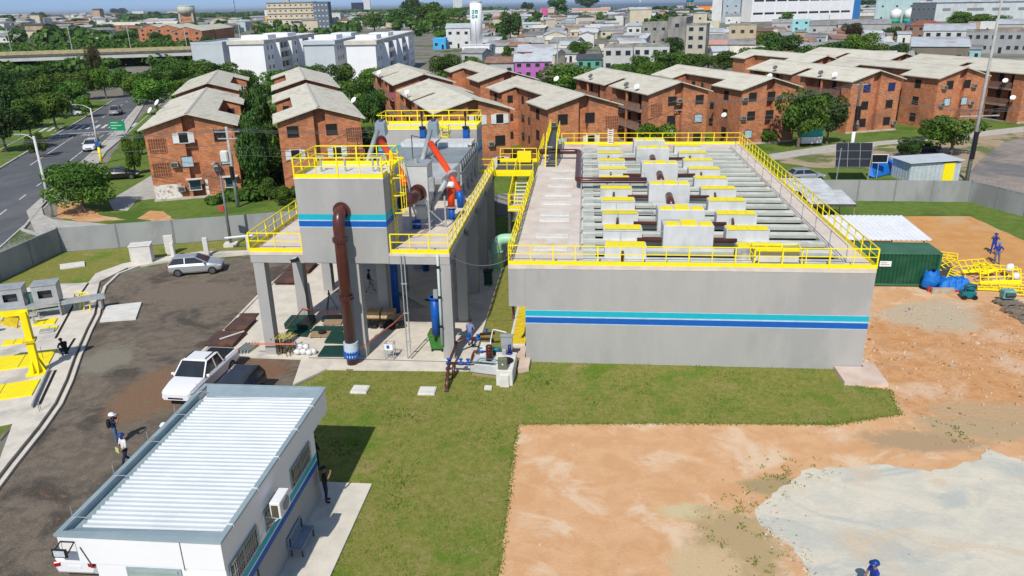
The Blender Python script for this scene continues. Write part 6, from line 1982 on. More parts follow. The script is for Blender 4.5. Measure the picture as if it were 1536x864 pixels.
dish('white dish on the lower gallery post of the block at the right edge', 101.3, 58.5, 4.0, .8)
dish('white dish standing low by the wall of the block behind the walkway bridge', 16.6, 53, 2.2, .7)
x, y = blk(5.3, 88)
tag(MB().add([(x, y, 6.6), (x + .9, y + .35, 6.6), (x + .9, y + .3, 5.0), (x + .1, y - .05, 4.8), (x + .05, y + .12, 6.6), (x + .95, y + .47, 6.6), (x + .95, y + .42, 5.0), (x + .15, y + .07, 4.8)], [(0, 3, 2, 1), (4, 5, 6, 7), (0, 1, 5, 4), (1, 2, 6, 5), (2, 3, 7, 6), (3, 0, 4, 7)]).build('pink_cloth', mat('pink_cloth', (.75, .06, .25), rough=.9)), 'bright pink cloth hung over a gallery rail behind the rear chamber', 'cloth')

# ================================================================ poles, wires, signs


def crossarm(t, x, y, z, L_, rz):
    c, s = math.cos(rz) * L_ / 2, math.sin(rz) * L_ / 2
    MB().bar((x - c, y - s, z), (x + c, y + s, z), .1, .12).build('crossarm', POLE, t)
    for k in (-1, -.5, .5, 1):
        MB().cyl(x + c * k, y + s * k, z + .06, z + .28, .06, 6).build('insulator', STEEL_D, t)


def lamp_arm(t, x, y, z, dx, dy, L_=1.8):
    d = Vector((dx, dy, 0)).normalized()
    MB().tube([(x, y, z - .1), (x + d.x * L_ * .5, y + d.y * L_ * .5, z + .35), (x + d.x * L_, y + d.y * L_, z + .45)], .04, 6).build('arm', STEEL, t)
    MB().obox(x + d.x * (L_ + .3), y + d.y * (L_ + .3), z + .38, .7, .28, .12, math.atan2(d.y, d.x)).build('lamp_head', STEEL_L, t, bevel=.02)


p = (-50.99, 31.00)
t = thing('lamp_pole', 'white concrete lamp pole on the street corner beside the round bushy tree', 'lamp pole', (*p, 0))
MB().cyl(p[0], p[1], 0, 8.22, .17, 10, 0, .11).build('pole', mat('pole_white', (.62, .61, .58)), t, smooth=True)
lamp_arm(t, p[0], p[1], 7.96, -1, -.1, 1.2)
p = (-62.86, 58.34)
t = thing('lamp_pole', 'lamp pole with yellow painted foot and blue plate beside the avenue', 'lamp pole', (*p, 0))
h_ = 7.56
MB().cyl(p[0], p[1], 2.3, h_, .14, 10, 0, .09).build('pole', mat('pole_white', (.62, .61, .58)), t, smooth=True)
MB().cyl(p[0], p[1], 0, 2.3, .17, 10).build('painted_foot', YEL, t, smooth=True)
MB().box(p[0] - .3, p[0] + .3, p[1] - .2, p[1] - .16, 2.5, 3.1).build('plate', BLUEP, t)
lamp_arm(t, p[0], p[1], h_, -1, .1, 2)
p = (-33.10, 35.20)
t = thing('utility_pole', 'concrete utility pole with white transformer in front of the block nearest the avenue', 'utility pole', (*p, 0))
h_ = 8.43
MB().cyl(p[0], p[1], 0, h_, .2, 8, 0, .13).build('pole', POLE, t, smooth=True)
MB().box(p[0] - .95, p[0] - .15, p[1] - .45, p[1] + .25, h_ - 3.6, h_ - 2.4).build('transformer', mat('transformer_white', (.66, .67, .64), (.58, .59, .56), rough=.5), t, bevel=.12)
crossarm(t, p[0], p[1], h_ - .5, 2.6, .1)
crossarm(t, p[0], p[1], h_ - 1.2, 2.0, .1)
UP1 = (p[0], p[1], h_)
MB().cyl(p[0], p[1] - .25, 3.0, 4.4, .2, 8).build('cable_coil', BLACK, t)
p = (-27.71, 21.70)
t = thing('lamp_pole', 'grey steel lamp pole with bent top standing inside the long panel wall', 'lamp pole', (*p, 0))
h_ = 7.29
MB().cyl(p[0], p[1], 0, h_, .13, 10, 0, .08).build('pole', mat('pole_steel_grey', (.20, .20, .2), rough=.6), t, smooth=True)
MB().tube([(p[0], p[1], h_), (p[0] - .1, p[1] - .5, h_ + .2), (p[0] - .1, p[1] - 1.0, h_ + .1)], .1, 8).build('lamp_head', STEEL_L, t, smooth=True)
MB().box(p[0] - .6, p[0] - .1, p[1] - .15, p[1] + .15, 3.2, 3.6).build('camera_box', mat('red_box', (.5, .06, .06)), t)
MB().obox(p[0], p[1], 0, 1.1, .9, .3, .2).build('base', CONC_W, t)
p = (39.63, 67.62)
t = thing('utility_pole', 'dark cluttered utility pole with a white painted foot behind the solar panel', 'utility pole', (*p, 0))
h_ = 9.19
MB().cyl(p[0], p[1], 2.6, h_, .22, 8, 0, .15).build('pole', mat('pole_dark', (.12, .11, .1)), t, smooth=True)
MB().cyl(p[0], p[1], 0, 2.6, .24, 8).build('painted_foot', WHITE, t, smooth=True)
MB().cyl(p[0] + .1, p[1] - .3, h_ - 5, h_ - 3.2, .35, 8).build('cable_coil', BLACK, t)
crossarm(t, p[0], p[1], h_ - .4, 2.4, .3)
UP2 = (p[0], p[1], h_)
p = (46.27, 48.87)
t = thing('lamp_pole', 'very tall concrete pole with double lamp arms beside the yellow door kiosk', 'lamp pole', (*p, 0))
h_ = 19.0
MB().cyl(p[0], p[1], 0, h_, .24, 10, 0, .11).build('pole', POLE, t, smooth=True)
lamp_arm(t, p[0], p[1], h_, 1, .2, 2.2)
lamp_arm(t, p[0], p[1], h_, -1, .2, 1.2)
crossarm(t, p[0], p[1], 7.2, 4.5, .15)
MB().cyl(p[0], p[1] - .2, 2.5, 5.5, .25, 8).build('cable_coil', BLACK, t)
UP3 = (p[0], p[1], 8)
p = (15.13, 68.86)
t = thing('utility_pole', 'utility pole with grey transformer and two crossarms behind the far tank rail', 'utility pole', (*p, 0))
h_ = 7.08
MB().cyl(p[0], p[1], 0, h_, .18, 8, 0, .12).build('pole', POLE, t, smooth=True)
crossarm(t, p[0], p[1], h_ - .2, 3.4, .4)
crossarm(t, p[0], p[1], h_ - 1.7, 3.4, .4)
MB().box(p[0] - .75, p[0] + .65, p[1] - .75, p[1] - .15, h_ - 5.4, h_ - 4.2).build('transformer', mat('transformer_white', (.66, .67, .64)), t, bevel=.15)
UP4 = (p[0], p[1], h_)
p = (-8.32, 56.63)
t = thing('utility_pole', 'utility pole with white transformer in front of the block behind the rear chamber', 'utility pole', (*p, 0))
h_ = 6.85
MB().cyl(p[0], p[1], 0, h_, .16, 8, 0, .1).build('pole', POLE, t, smooth=True)
crossarm(t, p[0], p[1], h_ - .6, 3, .3)
MB().box(p[0] - .75, p[0] + .75, p[1] - .7, p[1] - .1, h_ - 3.9, h_ - 2.7).build('transformer', mat('transformer_white', (.66, .67, .64)), t, bevel=.2)
UP5 = (p[0], p[1], h_)


def wires(label, A, B, offs, sag=.6, z=-.3):
    b = MB()
    for k, (o1, zz_) in enumerate(offs):
        a, e = Vector(A), Vector(B)
        d = (e - a)
        nn = Vector((-d.y, d.x, 0)).normalized()
        pts = [a + d * (i / 14) + nn * o1 + Vector((0, 0, z + zz_ - sag * 4 * (i / 14) * (1 - i / 14))) for i in range(15)]
        b.tube(pts, .022, 4)
    o = b.build('overhead_wires', mat('cable_grey', (.16, .16, .16)))
    tag(o, label, 'wires')
    return o


wires('overhead wires from the avenue end utility pole past the second brick block', UP1, UP5, [(-1.2, 0), (0, 0), (1.2, 0), (0, -1.8), (.2, -2.1), (0, -2.6)], 1.0)
wires('overhead wires leaving the avenue end utility pole towards the left edge', UP1, (-95, 30, 9), [(-1, 0), (0, 0), (1, 0), (0, -1.5)], 1.2)
wires('overhead wires between the two poles with transformers behind the tank', UP5, UP4, [(-1.2, 0), (0, 0), (1.2, 0), (0, -1.8), (.2, -2.4)], 1.0)
wires('overhead wires from the pole behind the tank rail to the cluttered pole', UP4, UP2, [(-1.2, 0), (0, 0), (1.2, 0), (0, -2.2), (.2, -2.8)], 1.0)
wires('overhead wires from the cluttered pole to the very tall double lamp pole', UP2, UP3, [(-1, 0), (0, 0), (1, 0), (0, -1.5)], .8)
wires('overhead wires leaving the very tall double lamp pole at the right edge', UP3, (75, 75, 8), [(-1, 0), (0, 0), (1, 0), (0, -1.2)], .8)
wires('single black cable sagging from the platform deck to the tank rail', (-4.1, .2, 6.6), (-.9, 1.5, 6.2), [(0, 0)], .5)
p = (-73.98, 80.84)
t = thing('road_sign', 'green road sign board above the avenue pavement beside the brick block', 'road sign', (*p, 0))
pz = 3.2
MB().box(p[0] - 1.3, p[0] + 1.3, p[1], p[1] + .08, 1.1, 2.7).build('board', mat('sign_green', (.01, .26, .11), rough=.45), t)
b = MB()
for k, (x0, L_) in enumerate(((-1.1, 1.3), (-1.1, 1.9), (-1.1, 1.0))):
    b.box(p[0] + x0, p[0] + x0 + L_, p[1] - .015, p[1] - .0015, 2.35 - k * .45, 2.47 - k * .45)
b.build('lettering', mat('sign_letter', (.45, .65, .5)), t)
for x in (-1.0, 1.0):
    MB().bar((p[0] + x, p[1] + .2, 0), (p[0] + x, p[1] + .2, 2.6), .1, .1).build('post', STEEL, t)
# solar panels
p = (33.38, 48.06)
t = thing('solar_panel', 'large tilted black solar panel array on thin posts behind the back wall', 'solar panel', (*p, 0))
x0, x1, zb, ztp = p[0] - 2.0, p[0] + 2.0, 1.75, 4.25
b = MB().add([(x0, p[1] - .2, zb), (x1, p[1] - .2, zb), (x1 + .2, p[1] + 1.1, ztp), (x0 + .2, p[1] + 1.1, ztp), (x0, p[1] - .16, zb - .06), (x1, p[1] - .16, zb - .06), (x1 + .2, p[1] + 1.14, ztp - .06), (x0 + .2, p[1] + 1.14, ztp - .06)],
              [(0, 1, 2, 3), (7, 6, 5, 4), (0, 4, 5, 1), (1, 5, 6, 2), (2, 6, 7, 3), (3, 7, 4, 0)])
b.build('cells', mat('solar_black', (.015, .016, .02), rough=.25, spec=.5), t)
b = MB()
for k in range(4):
    f = k / 3
    b.bar((x0 + (x1 - x0) * f, p[1] - .21, zb), (x0 + .2 + (x1 - x0) * f, p[1] + 1.09, ztp), .025, .03)
for k in range(4):
    f = k / 3
    b.bar((x0 + .2 * f, p[1] - .21 + 1.3 * f, zb + (ztp - zb) * f), (x1 + .2 * f, p[1] - .21 + 1.3 * f, zb + (ztp - zb) * f), .025, .03)
b.build('frame', STEEL_L, t)
for x in (x0 + .3, x1 - .3):
    MB().bar((x, p[1] - .3, 0), (x + .1, p[1] - .25, 3.9), .08, .08).build('post', STEEL_L, t)
p = (36.83, 49.84)
t = thing('solar_panel', 'small black solar panel in white frame beside the large one', 'solar panel', (*p, 0))
MB().box(p[0] - .85, p[0] + .85, p[1], p[1] + .06, 1.9, 2.75).build('cells', mat('solar_black', (.015, .016, .02)), t)
MB().box(p[0] - .92, p[0] + .92, p[1] + .002, p[1] + .058, 1.83, 1.898).box(p[0] - .92, p[0] + .92, p[1] + .002, p[1] + .058, 2.752, 2.82).box(p[0] + .852, p[0] + .92, p[1] + .002, p[1] + .058, 1.9, 2.75).build('frame', WHITE, t)
MB().bar((p[0], p[1] + .1, 0), (p[0], p[1] + .1, 1.9), .07, .07).build('post', STEEL_L, t)
t = thing('boat_hull', 'bright blue upturned hull leaning behind the corrugated kiosk', 'boat', (37.5, 51, 0))
b = MB()
b.add([(36.0, 50.2, .3), (38.6, 52.6, .2), (38.9, 53.2, 1.9), (38.2, 52.2, 2.3), (36.2, 50.6, 1.5), (36.6, 49.9, .1), (39.3, 52.2, .1), (39.4, 52.8, 1.6)],
      [(0, 4, 3, 1), (1, 3, 2), (5, 6, 7, 4), (4, 7, 2, 3), (0, 5, 4), (1, 2, 7, 6)])
b.build('hull', mat('hull_blue', (.01, .16, .6), rough=.4), t)
MB().bar((36.1, 50.4, 1.55), (38.6, 52.7, 2.25), .08, .08).build('rim', mat('hull_blue_light', (.1, .32, .7)), t)
t = thing('corrugated_kiosk', 'corrugated metal kiosk with bright yellow door outside the back wall', 'kiosk', (42, 49, 0))
ks = [(39.6, 47.85), (45.35, 48.9), (44.7, 52.3), (38.9, 51.3)]
b = MB()
for i in range(4):
    a_, q = Vector(ks[i]), Vector(ks[(i + 1) % 4])
    k = int((q - a_).length / .25)
    d = (q - a_) / k
    nn = Vector((d.y, -d.x)).normalized() * .04
    pts = [a_ + d * j + nn * (j % 2) for j in range(k + 1)]
    for j in range(k):
        b.add([(*pts[j], 0), (*pts[j + 1], 0), (*pts[j + 1], 2.1), (*pts[j], 2.1)], [(0, 1, 2, 3)])
b.build('wall', mat('corrugated_white', (.58, .63, .66), (.5, .55, .58), scale=2, rough=.45, metal=.25), t)
MB().add([(39.3, 47.4, 2.2), (45.6, 48.6, 2.35), (44.9, 52.7, 2.35), (38.5, 51.6, 2.2), (39.3, 47.4, 2.26), (45.6, 48.6, 2.41), (44.9, 52.7, 2.41), (38.5, 51.6, 2.26)], [(3, 2, 1, 0), (4, 5, 6, 7), (0, 1, 5, 4), (1, 2, 6, 5), (2, 3, 7, 6), (3, 0, 4, 7)]).build('roof', ROOFM, t)
d_ = (Vector(ks[1]) - Vector(ks[0])).normalized()
q = Vector(ks[0]) + d_ * 4.35
MB().obox(q.x + .12, q.y - .06, .05, 1.25, .06, 2.0, math.atan2(d_.y, d_.x)).build('door', YEL, t)
p = (35.33, 72.39)
t = thing('street_stall', 'turquoise street stall with a white counter under the leafy tree', 'stall', (*p, 0))
MB().obox(p[0], p[1], .3, 3.0, 1.4, .9, .15).build('counter', WHITE, t)
MB().obox(p[0], p[1] + .2, 1.25, 3.1, 1.5, 1.1, .15).build('canopy', mat('turquoise_paint', (.03, .32, .28), (.06, .42, .36), scale=3), t)
for dx in (-1.3, 1.3):
    MB().bar((p[0] + dx, p[1] - .4, 0), (p[0] + dx, p[1] - .4, .3), .1, .1).build('leg', STEEL_D, t)

# ================================================================ trees


def crown_mesh(name, n_leaf, leaf, seed, blobs=15, flat=.8):
    r = random.Random(seed)
    cs = []
    for k in range(blobs):
        a = r.uniform(0, 2 * PI)
        z = r.uniform(-.75, .8)
        q = math.sqrt(max(0, 1 - z * z)) * r.uniform(.35, .72)
        cs.append((q * math.cos(a), q * math.sin(a), z * .62 * flat, r.uniform(.26, .44), r.uniform(-.28, .28)))
    cs.append((0, 0, 0, .55, -.1))
    vs, fs, at = [], [], []
    for i in range(n_leaf):
        c = cs[i % len(cs)]
        d = Vector((r.gauss(0, 1), r.gauss(0, 1), r.gauss(.25, 1))).normalized()
        rad = c[3] * (1 - abs(r.gauss(0, .16)))
        if r.random() < .05:
            rad *= 1.2
        p = Vector((c[0], c[1], c[2])) + Vector((d.x, d.y, d.z * flat)) * rad
        nn = (d + Vector((r.gauss(0, .6), r.gauss(0, .6), r.gauss(.35, .6)))).normalized()
        u = nn.orthogonal().normalized()
        v = nn.cross(u)
        an = r.uniform(0, PI)
        u, v = u * math.cos(an) + v * math.sin(an), v * math.cos(an) - u * math.sin(an)
        s = leaf * r.uniform(.6, 1.35)
        o = len(vs)
        vs += [p - u * s, p + v * s * .55, p + u * s, p - v * s * .55]
        fs.append((o, o + 1, o + 2, o + 3))
        at.append(min(1, max(0, .5 + c[4] + r.gauss(0, .2))))
    me = bpy.data.meshes.new(name)
    me.from_pydata([tuple(v) for v in vs], [], fs)
    A = me.attributes.new('leaf', 'FLOAT', 'FACE')
    A.data.foreach_set('value', at)
    me.materials.append(LEAF)
    return me


CRN = [crown_mesh('crown', 11000, .040, s, 20) for s in (1, 2)]
CRM = [crown_mesh('crown', 5000, .06, s, 16) for s in (3, 4, 5)]
CRF = [crown_mesh('crown', 1800, .10, s, 13) for s in (6, 7, 8)]


def trunk_mesh(seed):
    r = random.Random(seed)
    b = MB()
    b.tube([(0, 0, -.05), (.02, .01, .25), (.0, .02, .5), (.03, 0, .72)], [.045, .034, .028, .015], 7)
    for k in range(6):
        a = r.uniform(0, 2 * PI)
        z = r.uniform(.3, .5)
        q = r.uniform(.2, .42)
        b.tube([(0, .01, z), (q * .5 * math.cos(a), q * .5 * math.sin(a), z + .13), (q * math.cos(a), q * math.sin(a), z + .3)], [.02, .014, .005], 5)
    me = bpy.data.meshes.new('trunk')
    me.from_pydata(b.v, [], b.f)
    me.materials.append(BARK)
    return me


TRK = [trunk_mesh(s) for s in (1, 2, 3)]
TREE_N = [0]


def tree(label, x, y, h, w_, q='m', lm=None, cb=.25, name='tree', group=None, cat='tree'):
    TREE_N[0] += 1
    k = TREE_N[0]
    t = thing(name, label, cat, (x, y, 0), (k * 2.399) % 6.28, group)
    pool = {'n': CRN, 'm': CRM, 'f': CRF}[q]
    c = bpy.data.objects.new('crown', pool[k % len(pool)])
    C.objects.link(c)
    c.parent = t
    ch = h * (1 - cb)
    c.scale = (w_ / 2 * 1.05, w_ / 2 * 1.05, ch / 2 * 1.18)
    c.location = (0, 0, h - ch / 2)
    c.material_slots[0].link = 'OBJECT'
    c.material_slots[0].material = lm or LEAF
    u = bpy.data.objects.new('trunk', TRK[k % 3])
    C.objects.link(u)
    u.parent = t
    u.scale = (max(3, w_ * .75), max(3, w_ * .75), h * .95)
    return t


def T_(label, p, h, w_, **k):
    return tree(label, p[0], p[1], h, w_, **k)


GL = 'trees in the belt beyond the avenue'
tree('round dense bushy tree at the street corner beside the white lamp pole', *(-48.70, 32.92), 5.8, 7.4, q='n', cb=.03)
for x, y, h_, w_, q, lm, lab in (
        (-83.93, 67.54, 7.70, 7.08, 'm', LEAF3, 'dark tree at the left photo edge beside the avenue verge'), (-85.86, 75.82, 7.79, 6.48, 'm', LEAF, 'spreading tree above the left verge of the avenue'), (-90.16, 88.34, 7.38, 6.88, 'm', LEAF2, 'tree with pale trunk just left of the parked cars'),
        (-98.70, 88.56, 9.02, 7.17, 'm', LEAF3, 'tall dark tree behind the one at the left edge'), (-103.76, 103.92, 8.45, 7.42, 'm', LEAF, 'mid green tree behind the parked cars, left side'), (-106.91, 118.32, 6.71, 7.23, 'm', LEAF, 'mid green tree right above the parked cars'),
        (-119.74, 112.47, 10.15, 8.45, 'm', LEAF3, 'very dark tree below the left end of the viaduct'), (-123.46, 126.16, 8.51, 6.71, 'm', LEAF3, 'dark tree below the viaduct, second from the left edge'), (-123.07, 136.39, 6.82, 7.40, 'm', LEAF2, 'bright tree below the viaduct left of the reddish pine'),
        (-115.96, 135.94, 7.69, 6.39, 'm', LEAF2, 'bright tree on the verge in front of the reddish pine'), (-112.10, 138.41, 8.08, 6.46, 'm', LEAF2, 'slender bright tree with bare trunk beyond the crossing'), (-112.88, 147.10, 7.14, 5.40, 'm', LEAF, 'slim tree with bare trunk right of the crossing'),
        (-150.51, 195.01, 11.25, 4.64, 'm', LEAF4, 'tall narrow reddish brown pine crossing the viaduct'), (-96.28, 124.64, 7.47, 6.55, 'm', LEAF2, 'light green tree overhanging the avenue bend'), (-82.83, 108.83, 7.82, 8.36, 'm', LEAF2, 'broad light green tree left of the block nearest the avenue'),
        (-101.68, 149.30, 8.14, 9.16, 'm', LEAF, 'dark crown behind the block nearest the avenue, left one'), (-98.35, 155.35, 8.69, 10.46, 'm', LEAF, 'broad dark crown in front of the viaduct pier'), (-88.70, 151.38, 8.17, 10.56, 'm', LEAF, 'broad crown in front of the first white apartment wall'),
        (-74.34, 133.26, 7.72, 6.79, 'm', LEAF, 'crown behind the right roof of the block nearest the avenue')):
    tree(lab, x, y, h_, w_, q=q, lm=lm, cb=.18, group=GL)
for x, y, h_, w_, q, lm, cb, lab in (
        (-53.99, 51.43, 4.75, 2.22, 'm', LEAF2, .05, 'thin light palm like shrub left of the block nearest the avenue'), (-60.93, 65.24, 4.04, 2.14, 'm', LEAF, .05, 'dark shrub against the left wall of the block nearest the avenue'),
        (-61.87, 63.18, 3.42, 1.72, 'm', LEAF2, .05, 'small slender shrub by the pavement right of the green road sign'), (-30.98, 38.44, 2.80, 2.19, 'm', LEAF, .02, 'low bush at the foot of the second brick block, left'), (-28.59, 36.14, 2.30, 2.41, 'm', LEAF2, .02, 'low bush at the foot of the second brick block, right'),
        (-39.06, 51.53, 6.00, 2.53, 'm', LEAF3, .05, 'dark shrub at the right wall of the block nearest the avenue'), (-36.62, 51.54, 7.13, 2.86, 'm', LEAF3, .05, 'dense dark tree filling the middle of the gap between the first blocks'),
        (-79.67, 123.72, 7.64, 7.34, 'm', LEAF, .1, 'crown directly behind the ridge of the block nearest the avenue'), (-82.76, 119.31, 6.93, 6.60, 'm', LEAF2, .1, 'lighter crown above the left roof of the block nearest the avenue'), (-65.27, 137.98, 6.97, 6.30, 'm', LEAF3, .1, 'dark crown between the pale apartment walls, above the second block'),
        (-106.20, 100.35, 6.80, 5.97, 'm', LEAF, .1, 'green tree at left edge above the verge, between two darker ones'), (-95.80, 105.50, 4.93, 3.46, 'm', LEAF2, .1, 'small round tree right of the parked cars'), (-75.47, 63.24, 3.84, 3.29, 'm', LEAF, .05, 'low spreading tree on the verge close to the left edge'),
        (-31.72, 91.34, 7.01, 3.96, 'm', LEAF, .05, 'green tree left of the first gallery behind the rear chamber'), (-34.88, 110.65, 6.16, 3.98, 'm', LEAF3, .05, 'dark tree left of the white dish behind the rear chamber'), (-36.44, 130.83, 6.05, 4.48, 'm', LEAF2, .05, 'small bright tree behind the first roof beyond the rear chamber'),
        (40.65, 204.73, 4.68, 8.96, 'm', LEAF3, .1, 'dark tree between the bare concrete house and the pink roofed shed'), (54.64, 188.75, 6.51, 8.72, 'm', LEAF, .1, 'full green tree in the wood below the brown low roof'), (61.62, 183.57, 6.00, 8.12, 'm', LEAF2, .1, 'lighter low tree in the wood above the galleries'),
        (68.01, 182.79, 6.66, 8.44, 'm', LEAF3, .1, 'dark low tree in the wood above the navy window block'), (77.07, 190.31, 6.85, 8.69, 'm', LEAF, .1, 'low tree at the middle of the wood above the navy window block'), (87.48, 188.95, 5.36, 7.48, 'm', LEAF, .1, 'low tree at the right of the wood'),
        (12.51, 169.37, 5.10, 7.08, 'm', LEAF, .1, 'dense tree in front of the terrace house, left'), (20.31, 168.57, 5.73, 7.03, 'm', LEAF2, .1, 'dense tree in front of the terrace house, right'),
        (-33.21, 40.88, 10.42, 3.91, 'm', LEAF3, .05, 'dark shaded tree in the gap between the first two brick blocks'), (-43.37, 66.18, 11.02, 4.25, 'm', LEAF3, .1, 'tall dark tree at the back of the gap between the first two brick blocks'),
        (-66.49, 132.76, 7.67, 7.66, 'm', LEAF, .15, 'crown below the balconies of the first white apartments'), (-59.67, 134.92, 8.31, 8.65, 'm', LEAF, .15, 'broad crown in front of the grey apartment end wall'), (-55.15, 142.84, 8.01, 7.39, 'm', LEAF, .15, 'crown in front of the dark slit between white apartments'),
        (-44.19, 131.32, 7.80, 6.61, 'm', LEAF2, .3, 'thin pale tree in front of the white apartment end wall'), (-32.32, 86.89, 7.02, 4.51, 'm', LEAF3, .05, 'dark bushy tree right of the block above the banded box'), (-40.91, 108.96, 7.37, 5.27, 'm', LEAF, .1, 'green tree behind right eave of the block above the banded box'),
        (-35.22, 178.22, 7.91, 10.53, 'm', LEAF, .05, 'bushy tree below the white round tower, left one'), (-28.08, 181.50, 6.55, 9.51, 'm', LEAF2, .05, 'lighter bushy tree below the white round tower, right one'), (-27.07, 159.12, 5.61, 6.87, 'm', LEAF, .05, 'low bushy tree behind the second roof beyond the rear chamber'),
        (-0.94, 128.54, 8.59, 12.14, 'm', LEAF2, .05, 'wide round light green tree behind the block by the walkway bridge'), (6.74, 141.02, 6.08, 6.17, 'm', LEAF2, .05, 'small light tree right of the wide round one behind the blocks'), (1.64, 245.81, 7.78, 9.62, 'm', LEAF, .1, 'round tree between the white gable house and the terrace house'),
        (18.23, 176.39, 6.97, 7.29, 'm', LEAF, .1, 'palm like dark tree at the corner of the terrace house'), (25.72, 179.54, 7.74, 11.42, 'm', LEAF, .1, 'broad tree below the tall bare concrete house, left one'), (33.38, 182.77, 6.76, 9.31, 'm', LEAF, .1, 'broad tree below the tall bare concrete house, right one'),
        (33.53, 240.30, 9.30, 7.94, 'm', LEAF3, .1, 'narrow dark tree against the tall bare concrete house'), (42.12, 185.95, 7.19, 9.41, 'm', LEAF, .1, 'tree below the pink roofed shed'), (53.80, 202.89, 7.28, 10.86, 'm', LEAF, .1, 'tree at the left end of the dark wood behind the blocks'),
        (48.40, 185.18, 5.37, 6.36, 'm', LEAF2, .1, 'small bright tree at the left end of the dark wood'), (61.75, 201.78, 10.97, 11.98, 'm', LEAF3, .1, 'tall dark tree below the turquoise house'), (67.34, 191.58, 8.35, 9.54, 'm', LEAF, .1, 'mid green tree in the wood right of the turquoise house'),
        (74.85, 195.18, 9.36, 9.66, 'm', LEAF3, .1, 'dark tree in the wood below the grey warehouses'), (86.58, 208.32, 10.76, 11.37, 'm', LEAF2, .1, 'tall lighter tree at the middle of the wood'), (117.09, 314.84, 10.86, 9.79, 'm', LEAF4, .1, 'olive tree behind the middle of the wood'),
        (87.40, 198.19, 8.14, 9.73, 'm', LEAF, .1, 'tree right of the tall lighter one in the wood'), (97.28, 206.72, 7.26, 9.64, 'm', LEAF3, .1, 'dark tree at the right end of the wood beside the stone shed'), (153.94, 366.74, 8.04, 7.86, 'f', LEAF3, .1, 'small tree above the wood beside the white tanks'),
        (33.08, 69.73, 9.05, 6.73, 'm', LEAF, .12, 'tall leafy tree over the turquoise stall, left half of the pair'), (37.88, 72.91, 7.81, 5.55, 'm', LEAF3, .12, 'darker leafy tree over the turquoise stall, right half of the pair'),
        (50.81, 63.68, 5.64, 7.31, 'm', LEAF2, .12, 'leafy tree with bright leaves leaning over the corrugated kiosk'), (45.22, 62.78, 2.93, 3.64, 'm', LEAF3, .02, 'low dark bush behind the blue hull'), (53.34, 76.07, 3.25, 3.88, 'm', LEAF, .05, 'shrub in front of the block with pale blue windows'),
        (12.94, 62.90, 5.11, 5.91, 'm', LEAF2, .02, 'bright green shrub in front of the block behind the far tank rail'), (29.76, 74.14, 2.31, 3.31, 'm', LEAF2, .02, 'low bush below the block behind the tank rail corner'),
        (-36.79, 382.41, 18.03, 13.52, 'm', LEAF3, .1, 'tall dark tree standing right of the white round tower'), (-50.16, 814.87, 16.03, 17.09, 'f', LEAF, .1, 'dark tree left of the small magenta house'), (-41.01, 1224.42, 29.35, 41.91, 'f', LEAF3, .1, 'dark tree right of the small magenta house'),
        (6.09, 2318.68, 43.48, 85.48, 'f', LEAF3, .1, 'dark tree behind the pink roofed terrace, left'), (-137.97, 1890.87, 32.94, 32.06, 'f', LEAF3, .1, 'far tree beyond the small magenta house'),
        (-180.81, 743.90, 21.16, 33.22, 'm', LEAF, .05, 'dark crown behind the last white apartments, left one'), (-175.79, 627.95, 17.09, 21.61, 'm', LEAF, .05, 'dark crown behind the white apartments, above the grey roofs'), (-141.55, 682.11, 26.23, 34.19, 'm', LEAF, .05, 'tallest dark crown behind the last white apartments'),
        (-120.72, 635.59, 18.20, 26.25, 'm', LEAF2, .05, 'lighter crown above the blue wall beside the white round tower'), (-142.71, 876.62, 20.21, 24.65, 'm', LEAF, .05, 'round crown immediately left of the white round tower'), (-86.28, 446.35, 7.80, 9.90, 'f', LEAF2, .05, 'small bright crown above the blue wall'),
        (-268.30, 1211.66, 35.46, 42.22, 'f', LEAF3, .05, 'far dark crown behind the last white apartments'), (-249.16, 830.10, 12.54, 19.26, 'f', LEAF, .05, 'far bush below the dark navy building'), (-223.94, 724.04, 8.60, 19.55, 'f', LEAF2, .05, 'grassy bush right of the white billboard house'),
        (66.21, 926.29, 16.37, 20.65, 'f', LEAF, .05, 'tree between the slate roof and the white mono pitch house'), (126.04, 1311.46, 16.57, 26.54, 'f', LEAF, .05, 'tree above the white mono pitch house, left'), (147.03, 1283.98, 16.20, 25.96, 'f', LEAF2, .05, 'tree above the white mono pitch house, middle'),
        (167.13, 1257.67, 15.86, 23.28, 'f', LEAF, .05, 'tree left of the orange house'), (87.63, 776.03, 12.56, 13.38, 'f', LEAF4, .05, 'olive bush beside the white mono pitch house'), (56.43, 934.63, 11.29, 14.43, 'f', LEAF, .05, 'small tree right of the slate roof'),
        (183.63, 706.86, 10.22, 14.51, 'f', LEAF2, .05, 'small round tree in front of the long white and blue building'), (247.22, 511.89, 11.55, 17.57, 'm', LEAF2, .05, 'round bright tree in front of the long pale warehouse, left'), (269.66, 529.74, 9.35, 15.38, 'm', LEAF2, .05, 'bright bush in front of the long pale warehouse, middle'),
        (291.40, 549.93, 7.90, 14.01, 'm', LEAF2, .05, 'bright bush in front of the long pale warehouse, right'), (523.85, 1514.74, 20.85, 29.78, 'f', LEAF3, .05, 'dark tree right of the long white and blue building'),
        (51336.55, -75345.53, 60.00, -1319.52, 'f', LEAF3, .1, 'dark tree poking above the far town at the left'), (-2740.18, 4487.66, 48.09, 118.36, 'f', LEAF3, .1, 'dark far tree clump left of the white far house'), (-1300.80, 2292.33, 24.73, 40.53, 'f', LEAF3, .1, 'dark far tree left of the brick water tower'),
